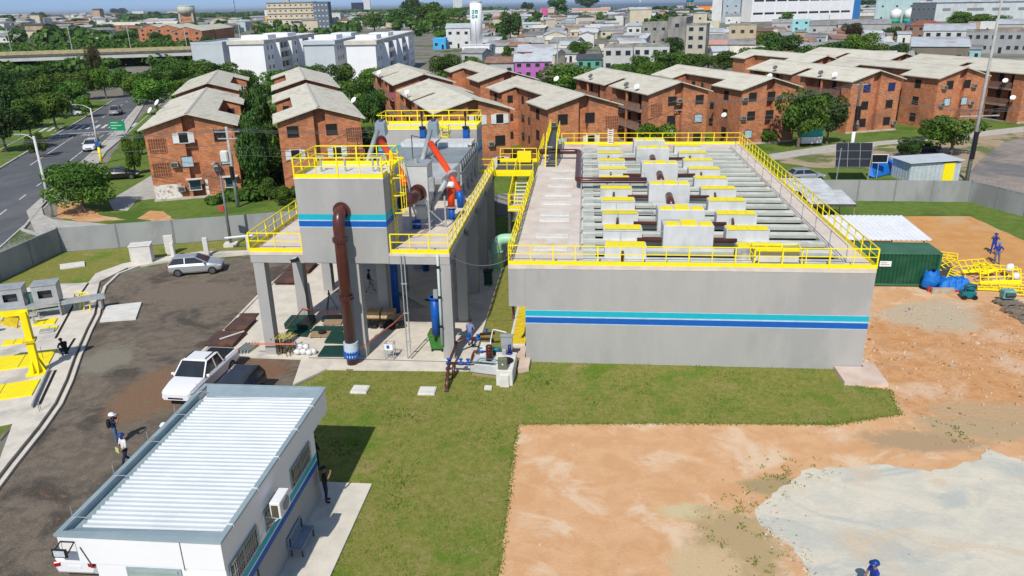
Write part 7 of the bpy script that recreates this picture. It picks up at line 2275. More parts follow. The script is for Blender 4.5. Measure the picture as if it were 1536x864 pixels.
        (-578.88, 1256.26, 14.71, 29.05, 'f', LEAF2, .1, 'far tree right of the thin antenna mast'), (-888.58, 1127.54, 21.44, 26.95, 'f', LEAF, .1, 'far tree at the left photo edge'), (-996.21, 1348.71, 27.63, 26.99, 'f', LEAF, .1, 'far tree above the marsh, left'), (-842.13, 1173.40, 16.12, 42.81, 'f', LEAF, .1, 'far tree above the marsh, middle'),
        (-648.31, 940.03, 14.63, 34.52, 'f', LEAF3, .1, 'far tree at the right end of the marsh'), (-400.28, 600.66, 11.72, 22.58, 'm', LEAF3, .1, 'dark trees right of the marsh before the far brick blocks'), (-272.55, 450.53, 8.16, 11.20, 'm', LEAF3, .05, 'dark tree below the left far brick block'),
        (-252.92, 428.36, 7.02, 10.69, 'm', LEAF3, .05, 'dark tree between the far brick blocks'), (-214.79, 402.79, 6.61, 10.06, 'm', LEAF3, .05, 'dark tree right of the far brick blocks'), (-297.22, 457.66, 9.14, 14.91, 'm', LEAF, .05, 'tree left of the far brick blocks'),
        (-368.99, 754.55, 10.38, 12.39, 'f', LEAF2, .05, 'small tree behind the far brick roofs'), (-299.00, 683.65, 7.08, 14.99, 'f', LEAF, .05, 'far bush below the yellow house'), (-269.41, 670.27, 6.93, 14.66, 'f', LEAF, .05, 'far bush below the beige five storey flats'),
        (-26.37, 257.75, 5.78, 4.55, 'f', LEAF, .05, 'small tree by the street left of the pale metal roofs'), (-37.66, 355.85, 7.60, 6.68, 'f', LEAF, .05, 'small tree at the street corner beside the white round tower'), (18.38, 395.54, 4.12, 7.97, 'f', LEAF2, .05, 'small tree on the terrace house roof line'),
        (26.48, 670.53, 7.75, 10.57, 'f', LEAF, .05, 'small tree right of the low grey roofs'), (73.86, 277.25, 8.88, 11.47, 'm', LEAF, .1, 'tree beside the brown low roof at the wood edge'), (166.79, 348.60, 5.31, 6.23, 'f', LEAF, .05, 'shrub beside the brown hip roof house')):
    tree(lab, x, y, h_, w_, q=q, lm=lm, cb=cb)
# ================================================================ the town behind


def hm(r, g_, b_, nm=None):
    n = nm or 'house_paint_%02d_%02d_%02d' % (r * 99, g_ * 99, b_ * 99)
    return mat(n, (r, g_, b_), (r * .86, g_ * .86, b_ * .85), scale=.35, rough=.85, c=(r * .7, g_ * .68, b_ * .65), cscale=.1, cpos=(.55, .75), stretch=(1, 1, .4))


TIN = mat('old_tin_roof', (.34, .34, .33), (.25, .25, .245), scale=.35, rough=.6, metal=.1, c=(.22, .19, .17), cscale=.12, vary=.15)
TINL = mat('pale_tin_roof', (.58, .61, .62), (.48, .51, .52), scale=.35, rough=.5, metal=.15, c=(.42, .40, .37), cscale=.12)
TILE = mat('clay_tile_roof', (.30, .165, .115), (.22, .115, .08), scale=.6, rough=.9, c=(.36, .25, .19), cscale=.2)
SLATE = mat('slate_roof', (.075, .085, .095), (.06, .068, .075), scale=.5, rough=.7)
PINKR = mat('pink_roof', (.58, .33, .27), (.5, .28, .23), scale=.4, rough=.8)
RAW = mat('raw_concrete', (.33, .32, .29), (.20, .195, .175), scale=.35, rough=.95, c=(.14, .135, .12), cscale=.18, cpos=(.5, .65), stretch=(1, 1, .3))
WH, CRM_, GRY, BEI, TAN = hm(.66, .66, .63), hm(.62, .55, .40), hm(.42, .43, .43), hm(.56, .50, .38), hm(.46, .33, .22)


HP = [(-41.4, 287, 9)]


def house(label, x, y, w_, h, d, yaw, wm, rm, roof='gable', fl=1, nw=2, name='house', cat='house', rise=None, win=GLASS, door=True, side=True, group=None, eave=.35):
    t = thing(name, label, cat, (x, y, 0), R(yaw), group)
    hw = w_ / 2
    HP.append((x, y + d / 2, max(w_, d) / 2))
    b = MB().box(-hw, hw, 0, d, -.2, h)
    rise = rise if rise is not None else min(2.2, w_ * .16)
    e = eave
    rb = MB()
    if roof == 'gable':
        vs = [(-hw - e, -e, h - .1), (hw + e, -e, h - .1), (hw + e, d / 2, h + rise), (-hw - e, d / 2, h + rise), (-hw - e, d + e, h - .1), (hw + e, d + e, h - .1)]
        vs += [(p[0], p[1], p[2] + .14) for p in vs]
        rb.add(vs, [(3, 2, 1, 0), (5, 2, 3, 4), (6, 7, 8, 9), (9, 8, 11, 10), (0, 1, 7, 6), (4, 10, 11, 5), (1, 2, 8, 7), (2, 5, 11, 8), (3, 0, 6, 9), (4, 3, 9, 10)])
        b.add([(-hw, 0, h), (-hw, d, h), (-hw, d / 2, h + rise - .05), (hw, 0, h), (hw, d, h), (hw, d / 2, h + rise - .05)], [(0, 2, 1), (3, 4, 5)])
    elif roof == 'gfront':
        vs = [(-hw - e, -e, h - .1), (0, -e, h + rise), (hw + e, -e, h - .1), (-hw - e, d + e, h - .1), (0, d + e, h + rise), (hw + e, d + e, h - .1)]
        vs += [(p[0], p[1], p[2] + .14) for p in vs]
        rb.add(vs, [(0, 1, 4, 3), (1, 2, 5, 4), (6, 9, 10, 7), (7, 10, 11, 8), (0, 6, 7, 1), (1, 7, 8, 2), (0, 3, 9, 6), (2, 8, 11, 5), (3, 4, 10, 9), (4, 5, 11, 10)])
        b.add([(-hw, 0, h), (hw, 0, h), (0, 0, h + rise - .05), (-hw, d, h), (hw, d, h), (0, d, h + rise - .05)], [(0, 1, 2), (3, 5, 4)])
    elif roof == 'shed':
        vs = [(-hw - e, -e, h), (hw + e, -e, h), (hw + e, d + e, h + rise), (-hw - e, d + e, h + rise)]
        vs += [(p[0], p[1], p[2] + .14) for p in vs]
        rb.add(vs, [(3, 2, 1, 0), (4, 5, 6, 7), (0, 1, 5, 4), (1, 2, 6, 5), (2, 3, 7, 6), (3, 0, 4, 7)])
        b.add([(-hw, 0, h), (-hw, d, h), (-hw, d, h + rise), (hw, 0, h), (hw, d, h), (hw, d, h + rise)], [(0, 2, 1), (3, 4, 5)])
    elif roof == 'hip':
        q = min(hw, d / 2) * .8
        vs = [(-hw - e, -e, h - .1), (hw + e, -e, h - .1), (hw + e, d + e, h - .1), (-hw - e, d + e, h - .1), (-hw + q, d / 2, h + rise), (hw - q, d / 2, h + rise)]
        rb.add(vs, [(0, 1, 5, 4), (1, 2, 5), (2, 3, 4, 5), (3, 0, 4), (3, 2, 1, 0)])
    else:
        rb.box(-hw - .05, hw + .05, -.05, d + .05, h + .002, h + .12)
        for a_ in ((-hw - .05, hw + .05, -.05, .12), (-hw - .05, hw + .05, d - .12, d + .05), (-hw - .05, -hw + .12, .122, d - .122), (hw - .12, hw + .05, .122, d - .122)):
            rb.box(a_[0], a_[1], a_[2], a_[3], h + .122, h + .55)
    b.build('wall', wm, t, local=True)
    rb.build('roof', rm, t, local=True)
    fh = h / fl
    for f in range(fl):
        z = f * fh + fh * .36
        hh = min(1.3, fh * .42)
        n = nw
        for k in range(n):
            xc = -hw + w_ * (k + .5) / n
            if door and f == 0 and k == n // 2:
                MB().box(xc - .5, xc + .5, -.05, -.002, .05, min(2.1, fh * .75)).build('door', DARK, t, local=True)
                continue
            ww = min(1.5, w_ / n * .5)
            o = MB().box(xc - ww / 2 - .08, xc + ww / 2 + .08, -.06, -.002, z - .08, z + hh + .08).build('window', STEEL_L if wm is not WH else GRY, t, local=True)
            MB().box(xc - ww / 2, xc + ww / 2, -.075, -.0605, z, z + hh).build('pane', win, o, local=True)
        if side:
            for sx in (-1, 1):
                o = MB().box(min(sx * hw, sx * (hw + .06)) + .002 * (sx > 0), max(sx * hw, sx * (hw + .06)) - .002 * (sx < 0), d * .4, d * .4 + 1.3, z, z + hh).build('window', win, t, local=True)
    return t


for args in (
        # middle of the picture, around the white tower street
        ('pale grey cottage with a brown clay tile roof beside the magenta house', -20.85, 182.76, 7.82, 4.21, 9, 2, GRY, TILE, 'gable', 1, 3), ('magenta two storey house with a grey roof and small balcony', -11.29, 179.65, 10.30, 4.68, 8, 2, hm(.46, .13, .42), TINL, 'gable', 2, 4),
        ('long low building with pale metal roof and pink fascia', -14.99, 270.80, 16.80, 2.26, 18, 0, hm(.62, .30, .30), TINL, 'gable', 1, 4), ('beige gable fronted hall with a small pale door', -11.92, 368.36, 11.98, 4.55, 26, 4, BEI, TINL, 'gfront', 1, 1), ('white gable fronted hall squeezed beside the beige one', -21.93, 378.11, 7.02, 4.67, 20, 4, WH, TIN, 'shed', 1, 1),
        ('beige low wall house at the left of the white hall', -24.74, 365.25, 5.11, 4.53, 16, 4, BEI, TIN, 'shed', 1, 1), ('small pink house beside the round tree', -2.66, 365.74, 5.77, 3.23, 9, -2, hm(.75, .36, .40), PINKR, 'gable', 1, 2), ('plain white gable wall behind the round tree', 3.90, 344.83, 7.08, 5.50, 12, -2, WH, TIN, 'gfront', 1, 1),
        ('green shop house with slate grey roof in front of the terrace house', 4.49, 209.79, 7.80, 3.03, 10, -3, hm(.10, .36, .28), SLATE, 'gable', 1, 3), ('two storey pale terrace house with flat roof, left half', 13.04, 198.68, 8.64, 7.10, 12, -4, hm(.50, .50, .48), RAW, 'flat', 2, 3), ('two storey pale terrace house with flat roof and balcony, right half', 23.04, 202.18, 10.76, 6.97, 12, -4, hm(.55, .56, .54), RAW, 'flat', 2, 4),
        ('long two storey cream terrace with pink roof on the far hill', 8.77, 975.28, 45.31, 11.82, 20, -3, CRM_, PINKR, 'gable', 2, 7), ('slate grey roofed hall right of the cream terrace', 46.01, 1079.92, 23.97, 6.93, 24, -3, GRY, SLATE, 'gable', 1, 2), ('low grey roofed row behind the brown brick house', 0.55, 645.60, 35.85, 3.76, 20, -3, GRY, TIN, 'gable', 1, 6),
        ('brown brick house behind the pale metal roofs', -3.52, 498.86, 15.26, 3.82, 12, -2, TAN, TIN, 'flat', 1, 4), ('small far magenta house between dark trees', -56.70, 1181.06, 14.19, 14.26, 10, 0, hm(.60, .10, .26), hm(.35, .2, .15), 'flat', 2, 1), ('grey roofed shed right of the small pink house row', 19.12, 447.47, 14.17, 3.83, 14, -4, BEI, TIN, 'gable', 1, 3),
        ('orange sided cottage left of the white facade', 20.39, 365.89, 7.43, 3.85, 10, -6, TAN, TIN, 'shed', 1, 2), ('white facade house with tall window beside the concrete frame house', 27.46, 363.85, 7.04, 8.56, 12, -6, WH, TINL, 'shed', 2, 2), ('unfinished grey concrete frame house with orange wall patch', 36.28, 348.38, 12.24, 10.04, 14, -6, RAW, RAW, 'flat', 2, 3),
        ('white mono pitch attic house above the concrete frame house', 69.18, 789.33, 17.04, 9.61, 10, -6, WH, TIN, 'shed', 1, 2), ('tall bare concrete house with blue water tank, left wing', 36.12, 253.57, 6.35, 13.81, 20, -14, RAW, RAW, 'flat', 3, 1), ('tall bare concrete house with open landings, right wing', 41.90, 245.51, 6.88, 11.65, 12, -14, hm(.46, .43, .35), RAW, 'flat', 4, 2),
        ('beige box house behind the tall bare concrete one', 83.78, 537.61, 9.47, 11.14, 10, -8, BEI, RAW, 'flat', 2, 1), ('orange house with low dark roof on the far hill', 224.73, 1446.84, 37.48, 11.33, 14, -8, hm(.85, .26, .02), hm(.2, .12, .08), 'shed', 1, 2), ('dark roofed shed left of the beige box house', 123.89, 1003.24, 29.85, 5.61, 16, -8, GRY, SLATE, 'gable', 1, 3),
        ('white corrugated shack right of the tall bare concrete house', 69.17, 379.47, 9.66, 4.58, 9, -10, WH, TINL, 'shed', 1, 2), ('pink roofed shed below the white corrugated shack', 52.10, 265.48, 8.09, 4.09, 9, -10, TAN, PINKR, 'shed', 1, 3), ('cream parapet house above the white corrugated shack', 87.77, 508.79, 9.89, 6.37, 10, -10, CRM_, CRM_, 'flat', 1, 2),
        ('unfinished tan two storey house with orange brick panel', 69.44, 306.04, 11.10, 9.68, 12, -12, hm(.50, .42, .28), RAW, 'flat', 2, 3), ('grey shed roof in front of the unfinished tan house', 62.57, 271.32, 10.27, 3.67, 8, -12, TAN, TIN, 'shed', 1, 2), ('low grey roofs left of the long white and blue building', 128.84, 746.34, 16.68, 5.44, 20, -10, GRY, TIN, 'gable', 1, 3), ('pale grey roofed house right beside the low grey roofs', 134.25, 691.84, 13.12, 6.73, 16, -10, WH, TIN, 'gable', 1, 2),
        ('brown low roofed shed at the edge of the dark wood', 84.60, 335.01, 7.37, 6.11, 12, -14, hm(.22, .12, .09), hm(.2, .13, .1), 'shed', 1, 2), ('grey house with dark porch left of the turquoise house', 134.92, 513.11, 13.03, 5.09, 12, -14, GRY, TIN, 'gable', 1, 3), ('turquoise boarded house with white windows', 140.15, 485.11, 11.08, 7.23, 10, -15, hm(.30, .60, .60), hm(.4, .65, .66), 'flat', 2, 2),
        ('brick hut below the turquoise house', 105.87, 354.08, 4.50, 4.87, 8, -15, TAN, TIN, 'shed', 1, 1), ('long grey warehouse right of the turquoise house', 142.45, 439.75, 18.65, 5.14, 18, -16, hm(.45, .44, .42), TIN, 'gable', 1, 3), ('long grey warehouse with dark ridge behind the wood', 155.39, 415.34, 26.46, 6.25, 26, -17, hm(.40, .40, .38), TIN, 'gable', 1, 4),
        ('small tin roofed house in front of the long grey warehouse', 109.24, 340.22, 8.67, 2.94, 9, -16, hm(.35, .45, .48), TIN, 'shed', 1, 2), ('small yellow house peeping over the wood', 119.41, 337.28, 4.29, 3.49, 8, -16, hm(.75, .52, .14), TIN, 'gable', 1, 1), ('pale blue grey shed at the right of the wood', 124.93, 302.33, 4.99, 4.21, 9, -17, hm(.45, .58, .62), TINL, 'shed', 1, 1),
        ('small yellow fronted shed beside the pale blue grey one', 128.10, 301.53, 2.21, 5.24, 8, -17, hm(.7, .5, .2), TIN, 'shed', 1, 1), ('small white house with blue water drum on its roof', 149.01, 341.04, 5.53, 3.79, 9, -18, WH, TINL, 'shed', 1, 1), ('brown house with red hip tile roof', 166.67, 362.52, 16.80, 6.72, 14, -20, hm(.26, .15, .10), mat('red_tile_roof', (.28, .10, .06), (.2, .075, .05), scale=.6, rough=.9), 'hip', 2, 4),
        ('two tone grey and white house with sloping metal roof', 148.91, 296.24, 18.10, 6.65, 14, -22, hm(.55, .56, .56), TINL, 'shed', 2, 5), ('long stained stone shed with pale metal roof above the brick roofs', 109.78, 210.05, 15.39, 5.41, 12, -20, hm(.20, .17, .13), TINL, 'shed', 1, 3), ('long two storey grey concrete house with dark openings', 151.84, 260.37, 22.36, 7.29, 14, -24, hm(.33, .34, .34), RAW, 'flat', 2, 9),
        ('turquoise fenced yard house below the long grey concrete house', 128.41, 230.00, 5.22, 3.32, 10, -24, hm(.30, .5, .52), TIN, 'shed', 1, 2), ('white block house on the long grey concrete roof', 233.27, 443.01, 7.68, 5.07, 8, -24, WH, WH, 'flat', 1, 1), ('brown parapet house left of the white block house', 236.16, 464.61, 7.23, 4.55, 9, -24, TAN, TIN, 'flat', 1, 1), ('metal roofed sheds at the right edge behind the grey concrete house', 228.89, 404.74, 17.29, 5.33, 14, -24, GRY, TINL, 'shed', 1, 3),
        ('dark grey shop building with tall window strips and pale sign letters', 261.99, 606.62, 16.51, 14.97, 18, -22, hm(.10, .115, .13), SLATE, 'flat', 2, 5),
        ('white two storey house with grey roof left of the round tower', -59.22, 349.13, 11.89, 9.38, 14, 4, WH, TINL, 'gable', 2, 3), ('bright blue painted wall house left of the round tower', -66.97, 339.31, 6.14, 4.61, 8, 4, hm(.06, .40, .72), hm(.1, .45, .75), 'flat', 1, 2), ('low grey hall roofs behind the round tower', -141.18, 1205.83, 35.38, 9.78, 26, 2, GRY, TINL, 'gable', 1, 4),
        ('dark gabled shed right of the round tower', -95.24, 789.79, 16.68, 6.55, 14, 2, hm(.2, .2, .2), TIN, 'gable', 1, 2), ('pinkish roofed house right of the round tower', -99.09, 910.56, 14.30, 7.48, 12, 2, TAN, PINKR, 'gable', 1, 2), ('dark shop front at the street corner right of the round tower', -40.07, 344.26, 5.20, 4.02, 8, 2, hm(.1, .1, .1), TINL, 'shed', 1, 2), ('white washed hut at the street corner', -34.75, 368.02, 4.81, 2.62, 7, 2, CRM_, TIN, 'flat', 1, 1),
        ('yellow house with blue tarpaulin beside it, left of beige flats', -327.77, 776.88, 7.74, 12.58, 12, 8, hm(.80, .48, .12), hm(.5, .3, .1), 'flat', 2, 2), ('low cream shop row in front of the beige flats', -322.92, 820.93, 16.26, 9.75, 14, 8, CRM_, TIN, 'flat', 1, 4), ('white billboard fronted building right of the beige flats', -262.40, 788.13, 15.56, 14.63, 20, 6, WH, TINL, 'flat', 2, 2),
        ('dark navy office block on the far skyline', -869.56, 2988.61, 43.58, 38.38, 20, 6, hm(.02, .025, .06), SLATE, 'flat', 3, 2), ('white office block beside the dark navy one', -1060.61, 3815.20, 35.83, 57.84, 16, 6, WH, WH, 'flat', 3, 2), ('slender white tower block behind the dark crowns', -788.94, 4933.02, 58.15, 60.00, 14, 2, WH, WH, 'flat', 6, 3), ('thatched brown pavilion roof right of the dark navy block', -420.27, 1467.32, 19.17, 9.61, 12, 6, hm(.25, .17, .12), hm(.3, .22, .16), 'hip', 1, 2),
        ('white low hall left of the brick water tower', -536.47, 936.69, 34.91, 8.83, 26, 14, WH, TINL, 'gable', 1, 3), ('white far house with stepped roof at the left', -1775.10, 3022.63, 42.63, 22.52, 16, 16, WH, WH, 'flat', 2, 2), ('red and white warehouse at the left photo edge', -1268.43, 1627.66, 41.38, 18.08, 26, 20, hm(.42, .07, .07), TINL, 'gable', 1, 3), ('long pale pink row left of the marsh trees', -1157.02, 1553.33, 60.53, 11.94, 24, 20, hm(.60, .42, .38), TINL, 'gable', 1, 6),
        ('white house with parapet right of the far brick roofs', -364.85, 795.76, 14.44, 6.81, 12, 12, WH, TIN, 'flat', 1, 3), ('dark stilt warehouse right of the far white parapet house', -526.64, 1218.62, 24.89, 8.15, 20, 12, hm(.2, .19, .17), TIN, 'gable', 1, 4), ('low white hall right of the brick water tower', -533.57, 1061.71, 32.43, 4.50, 20, 14, WH, TIN, 'gable', 1, 4), ('far red tiled hall above the white hall', -2601.35, 4881.48, 102.18, 20.00, 30, 14, hm(.6, .5, .45), PINKR, 'gable', 1, 3)):
    lab, x, y, w_, h, d, yaw, wm, rm, rf, fl, nw = args
    house(lab, x, y, w_, h, d, yaw, wm, rm, rf, fl, nw)

# white four storey apartments
WAP = mat('apartment_white', (.82, .82, .81), (.77, .77, .77), scale=.2, rough=.7)
WAG = mat('apartment_grey', (.50, .55, .56), (.46, .50, .51), scale=.2, rough=.7)
BEIG = mat('apartment_beige', (.66, .60, .50), scale=.3, rough=.8)


def white_flats(label, x, y, w_, L_, yaw, H_, fm, bays):
    t = thing('apartment_house', label, 'apartment house', (x, y, 0), R(yaw))
    MB().box(0, w_, 0, L_, 0, H_ - 1.0).build('wall', WAP, t, local=True)
    MB().box(-.02, w_, -.03, -.002, 0, H_ - 1.0).build('end_wall', fm, t, local=True)
    MB().box(-.4, w_ + .4, -.45, L_ + .4, H_ - .998, H_).build('parapet', BEIG if fm is WAP else WAG, t, local=True)
    MB().box(.2, w_ - .2, .2, L_ - .2, H_ + .002, H_ + .06).box(1, w_ - 1, 8, 16, H_ + .062, H_ + 1.1).box(1, w_ - 1, 28, 38, H_ + .062, H_ + 1.0).build('roof', WHITE, t, local=True)
    fh = (H_ - 1.0) / 4
    for y0, y1, kd in bays:
        if kd == 'b':
            for f in range(4):
                z = f * fh
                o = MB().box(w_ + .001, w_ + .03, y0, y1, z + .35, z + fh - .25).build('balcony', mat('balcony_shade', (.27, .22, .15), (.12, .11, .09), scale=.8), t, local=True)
                MB().box(w_ + .031, w_ + 1.0, y0, y1, z - .1, z + .1).box(w_ + .95, w_ + 1.05, y0, y1, z + .1, z + 1.0).build('balcony_front', mat('balcony_glass', (.55, .58, .60), rough=.3), o, local=True)
                for q in range(1, 3):
                    MB().box(w_ + .031, w_ + .5, y0 + (y1 - y0) * q / 3 - .12, y0 + (y1 - y0) * q / 3 + .12, z + .1, z + fh - .1).build('balcony_divider', WAP, o, local=True)
            for q in (y0 - .6, y1):
                MB().box(w_ + .001, w_ + 1.7, q, q + .9, 0, H_ - .998).build('pier', WAP, t, local=True)
        else:
            for f in range(4):
                z = f * fh + 1.0
                n = max(1, int((y1 - y0) / 3))
                for k in range(n):
                    q = y0 + (y1 - y0) * (k + .5) / n
                    MB().box(w_ + .001, w_ + .05, q - .6, q + .6, z, z + 1.1).build('window', GLASS_B, t, local=True)
    return t


white_flats('white four storey apartment house with grey left end, leftmost of the row', -95.1, 172, 9.6, 58, 5, 11.6, WAP, [(2, 9, 'w'), (10, 22, 'b'), (24, 34, 'w'), (35, 46, 'b'), (47, 57, 'w')])
white_flats('grey fronted narrow apartment house in the middle of the white row', -71, 164.5, 8, 26, 5, 11.6, WAG, [(3, 12, 'w'), (15, 24, 'w')])
white_flats('long white four storey apartment house with beige parapet, rightmost of the row', -58.2, 160, 7.6, 78, 5, 11.6, WAP, [(2, 10, 'w'), (11, 25, 'b'), (27, 36, 'w'), (37, 51, 'b'), (53, 62, 'w'), (66, 76, 'w')])
house('pale grey end block joined to the left of the white apartments', -104.5, 178, 9, 10.6, 30, 5, WAG, WAG, 'flat', 4, 0, name='apartment_house', cat='apartment house', door=False, side=False)

# white round water tower with a green emblem
wx, wy = -41.4, 284.5
t = thing('round_water_tower', 'tall white round water tower with a green emblem, on a white base house', 'water tower', (wx, wy, 0))
MB().box(-5.6, 5.6, -2.5, 6, 0, 4.3).build('base_house', WAP, t, local=True)
MB().box(-5.8, 5.8, -2.7, 6.2, 4.302, 4.5).build('base_roof', WHITE, t, local=True)
MB().cyl(0, 1.5, 4.5, 21, 2.45, 32).build('shaft', WAP, t, local=True, smooth=True)
MB().cyl(0, 1.5, 21, 21.25, 2.7, 32).build('crown_slab', WAP, t, local=True)
b = MB()
for k in range(16):
    a = 2 * PI * k / 16
    b.bar((2.5 * math.cos(a), 1.5 + 2.5 * math.sin(a), 21.25), (2.5 * math.cos(a), 1.5 + 2.5 * math.sin(a), 22.3), .08, .08)
    a2 = 2 * PI * (k + 1) / 16
    b.bar((2.5 * math.cos(a), 1.5 + 2.5 * math.sin(a), 22.3), (2.5 * math.cos(a2), 1.5 + 2.5 * math.sin(a2), 22.3), .08, .08)
b.build('top_rail', STEEL_L, t, local=True)
GRL = mat('emblem_green', (.01, .32, .20), rough=.5)


def on_shaft(b, a0, a1, z0, z1, r=2.47):
    n = 5
    vs = []
    for i in range(n + 1):
        a = -PI / 2 + a0 + (a1 - a0) * i / n
        vs += [(r * math.cos(a), 1.5 + r * math.sin(a), z0), (r * math.cos(a), 1.5 + r * math.sin(a), z1)]
    b.add(vs, [(2 * i, 2 * i + 2, 2 * i + 3, 2 * i + 1) for i in range(n)])


b = MB()
for a0, a1, z0, z1 in ((-.62, -.12, 16.4, 17.9), (-.02, .46, 16.4, 17.9), (-.62, -.12, 14.6, 16.1), (.0, .36, 14.75, 15.9)):
    on_shaft(b, a0, a1, z0, z1)
b.build('emblem', GRL, t, local=True)
b = MB()
on_shaft(b, -.5, -.3, 16.8, 17.5, 2.49); on_shaft(b, .15, .3, 16.7, 17.2, 2.49); on_shaft(b, -.45, -.28, 15.1, 15.7, 2.49)
b.build('emblem_cutouts', WAP, t, local=True)
b = MB()
on_shaft(b, .02, .07, 4.6, 13.6, 2.52)
b.build('ladder', STEEL_D, t, local=True)
# brick water tower
p = (-448.43, 838.30)
t = thing('brick_water_tower', 'old water tower of brick panels with a round concrete tank on top, far left', 'water tower', (*p, 0), R(15))
for x in (-7, 7):
    for y in (-6, 6):
        MB().box(x - 1, x + 1, y - 1, y + 1, 0, 17).build('leg', hm(.5, .42, .33), t, local=True)
for k in range(4):
    MB().box(-6, 6, -6.2, 6.2, k * 4.2, k * 4.2 + 3.4).build('brick_panel', BRICK, t, local=True)
    MB().box(-6.5, 6.5, -6.6, 6.6, k * 4.2 + 3.402, k * 4.2 + 4.198).build('ring_beam', hm(.5, .42, .33), t, local=True)
MB().cyl(0, 0, 17, 25, 9.2, 28).build('tank', hm(.52, .54, .44), t, local=True, smooth=True)
MB().cyl(0, 0, 25, 25.8, 9.5, 28, 0, 8).build('tank_lid', hm(.45, .46, .4), t, local=True)
# far brick blocks like the near ones
for i, (p, lab) in enumerate((((-301.05, 496.55), 'far brick block left of the brick water tower foot'), ((-279.28, 479.88), 'far brick block second from the left beyond the viaduct'), ((-228.36, 406.38), 'largest far brick block beyond the viaduct, with twin gables'), ((-235.88, 439.93), 'far brick block right of the twin gabled one'))):
    house(lab, p[0], p[1], 17, 8.6, 60, 14, BRICK, FIBRO, 'gfront', 3, 3, name='brick_block', cat='apartment block', rise=2.4, door=False)
for i, (p, lab) in enumerate((((-401.71, 660.11), 'far long grey roofed block behind the far brick blocks'),)):
    house(lab, p[0], p[1], 60, 8.6, 17, 14, BRICK, FIBRO, 'gable', 3, 8, name='brick_block', cat='apartment block', rise=2.4, door=False, side=False)
# beige flats
p = (-289.93, 757.62)
t = house('stained beige five storey block of flats with many window openings', p[0] - 6, p[1], 48, 26, 16, 8, hm(.60, .52, .38), RAW, 'flat', 5, 9, name='apartment_house', cat='apartment house', door=False, side=False)
b = MB()
for k in range(5):
    b.box(-24.2, 24.2, -.9, -.003, k * 5.2 + 5.0, k * 5.2 + 5.3)
b.build('balcony_ledge', hm(.50, .45, .36), t, local=True)
house('dark grey patterned end block joined to the beige flats', p[0] + 26, p[1] - 2, 15, 25.5, 18, 8, hm(.14, .17, .20), SLATE, 'flat', 5, 4, name='apartment_house', cat='apartment house', win=mat('pale_panel', (.5, .55, .6)), door=False, side=False)
MB().box(-6, -2, 4, 9, 26.1, 29).cyl(-4, 5, 29, 32, .3, 6).build('roof_tank_room', hm(.5, .45, .38), t, local=True)
# blue tarp by the yellow house
p = (-399.29, 978.41)
tag(MB().obox(p[0], p[1], 6, 11, 5, 5, .1).build('tarp_screen', TARP), 'bright blue tarpaulin screen right of the far yellow house', 'tarp')

# long white and blue industrial building
p0, p1 = Vector((161.5, 750)), Vector((280.68, 810.58))
dd = (p1 - p0).normalized()
t = thing('long_white_building', 'long white industrial building with dark window strips, blue top band and blue end', 'building', (*p0, 0), math.atan2(dd.y, dd.x))
Lb = (p1 - p0).length
MB().box(0, Lb - 8, 0, 40, 0, 21).build('wall', WAP, t, local=True)
MB().box(-.5, Lb - 8, -.4, 40.4, 21, 27).build('blue_band', mat('facade_blue', (.03, .20, .50), rough=.5), t, local=True)
MB().box(Lb - 7.99, Lb, -.8, 40.2, 0, 27.5).build('blue_end', mat('facade_blue', (.03, .20, .50)), t, local=True)
for zf in (6.5, 18.2):
    for k in range(9):
        MB().box(2 + k * (Lb - 12) / 9, (k + 1) * (Lb - 12) / 9, -.08, -.002, zf, zf + 1.9).build('window_strip', GLASS, t, local=True)
b = MB()
for k in range(9):
    b.box(1 + k * (Lb - 12) / 9, 1.6 + k * (Lb - 12) / 9, -.35, -.081, 0, 21)
b.build('pilaster', WAP, t, local=True)
house('grey and white office block joined to the left of the long white building', 141, 742, 16, 24, 30, -14, hm(.40, .46, .50), WH, 'flat', 4, 2, name='building', cat='building')
house('slender white stair tower left of the grey and white office block', 128, 745, 9, 26, 14, -14, WH, WH, 'flat', 1, 0, name='building', cat='building', door=False, side=False)
# pale industrial tower and warehouse at the right
p = (258.97, 652.58)
t = house('pale teal industrial hall with green parapet', p[0], p[1], 32.13, 18, 30, -22, hm(.42, .56, .55), hm(.03, .36, .25), 'flat', 2, 3, name='building', cat='building', door=False)
for k, x in enumerate((-3, 8)):
    q = thing('storage_tank', ['white storage tank with green foot before the pale teal hall, left', 'white storage tank with green foot before the pale teal hall, right'][k], 'tank', (p[0] + x, p[1] - 8, 0), 0, 'white storage tanks')
    MB().cyl(0, 0, 3, 10, 4, 20).build('shell', WHITE, q, local=True, smooth=True)
    MB().cyl(0, 0, 0, 3, 4.15, 20).build('foot', hm(.03, .4, .22), q, local=True, smooth=True)
    MB().cyl(0, 0, 10, 11, 4, 20, 0, 1).build('cap', WHITE, q, local=True, smooth=True)
p = (295.83, 674.30)
t = thing('long_warehouse', 'very long pale grey warehouse with small dark louvres at the right', 'warehouse', (*p, 0), R(-25))
MB().box(0, 210, 0, 60, 0, 15).build('wall', hm(.55, .59, .60), t, local=True)
MB().add([(-1, -1, 15), (211, -1, 15), (211, 30, 20), (-1, 30, 20), (-1, 61, 15), (211, 61, 15)], [(0, 1, 2, 3), (3, 2, 5, 4)]).build('roof', TINL, t, local=True)
for k in range(9):
    MB().box(8 + k * 18, 14 + k * 18 + (6 if k % 3 else 0), -.1, -.002, 8.2, 10.4).build('louvre', mat('louvre_grey', (.22, .23, .23)), t, local=True)
house('pale grey tower block between the dark shop and the long warehouse', (386.10, 971.04)[0], (386.10, 971.04)[1], 22, 28, 30, -22, hm(.50, .56, .58), hm(.5, .56, .58), 'flat', 1, 0, name='building', cat='building', door=False)
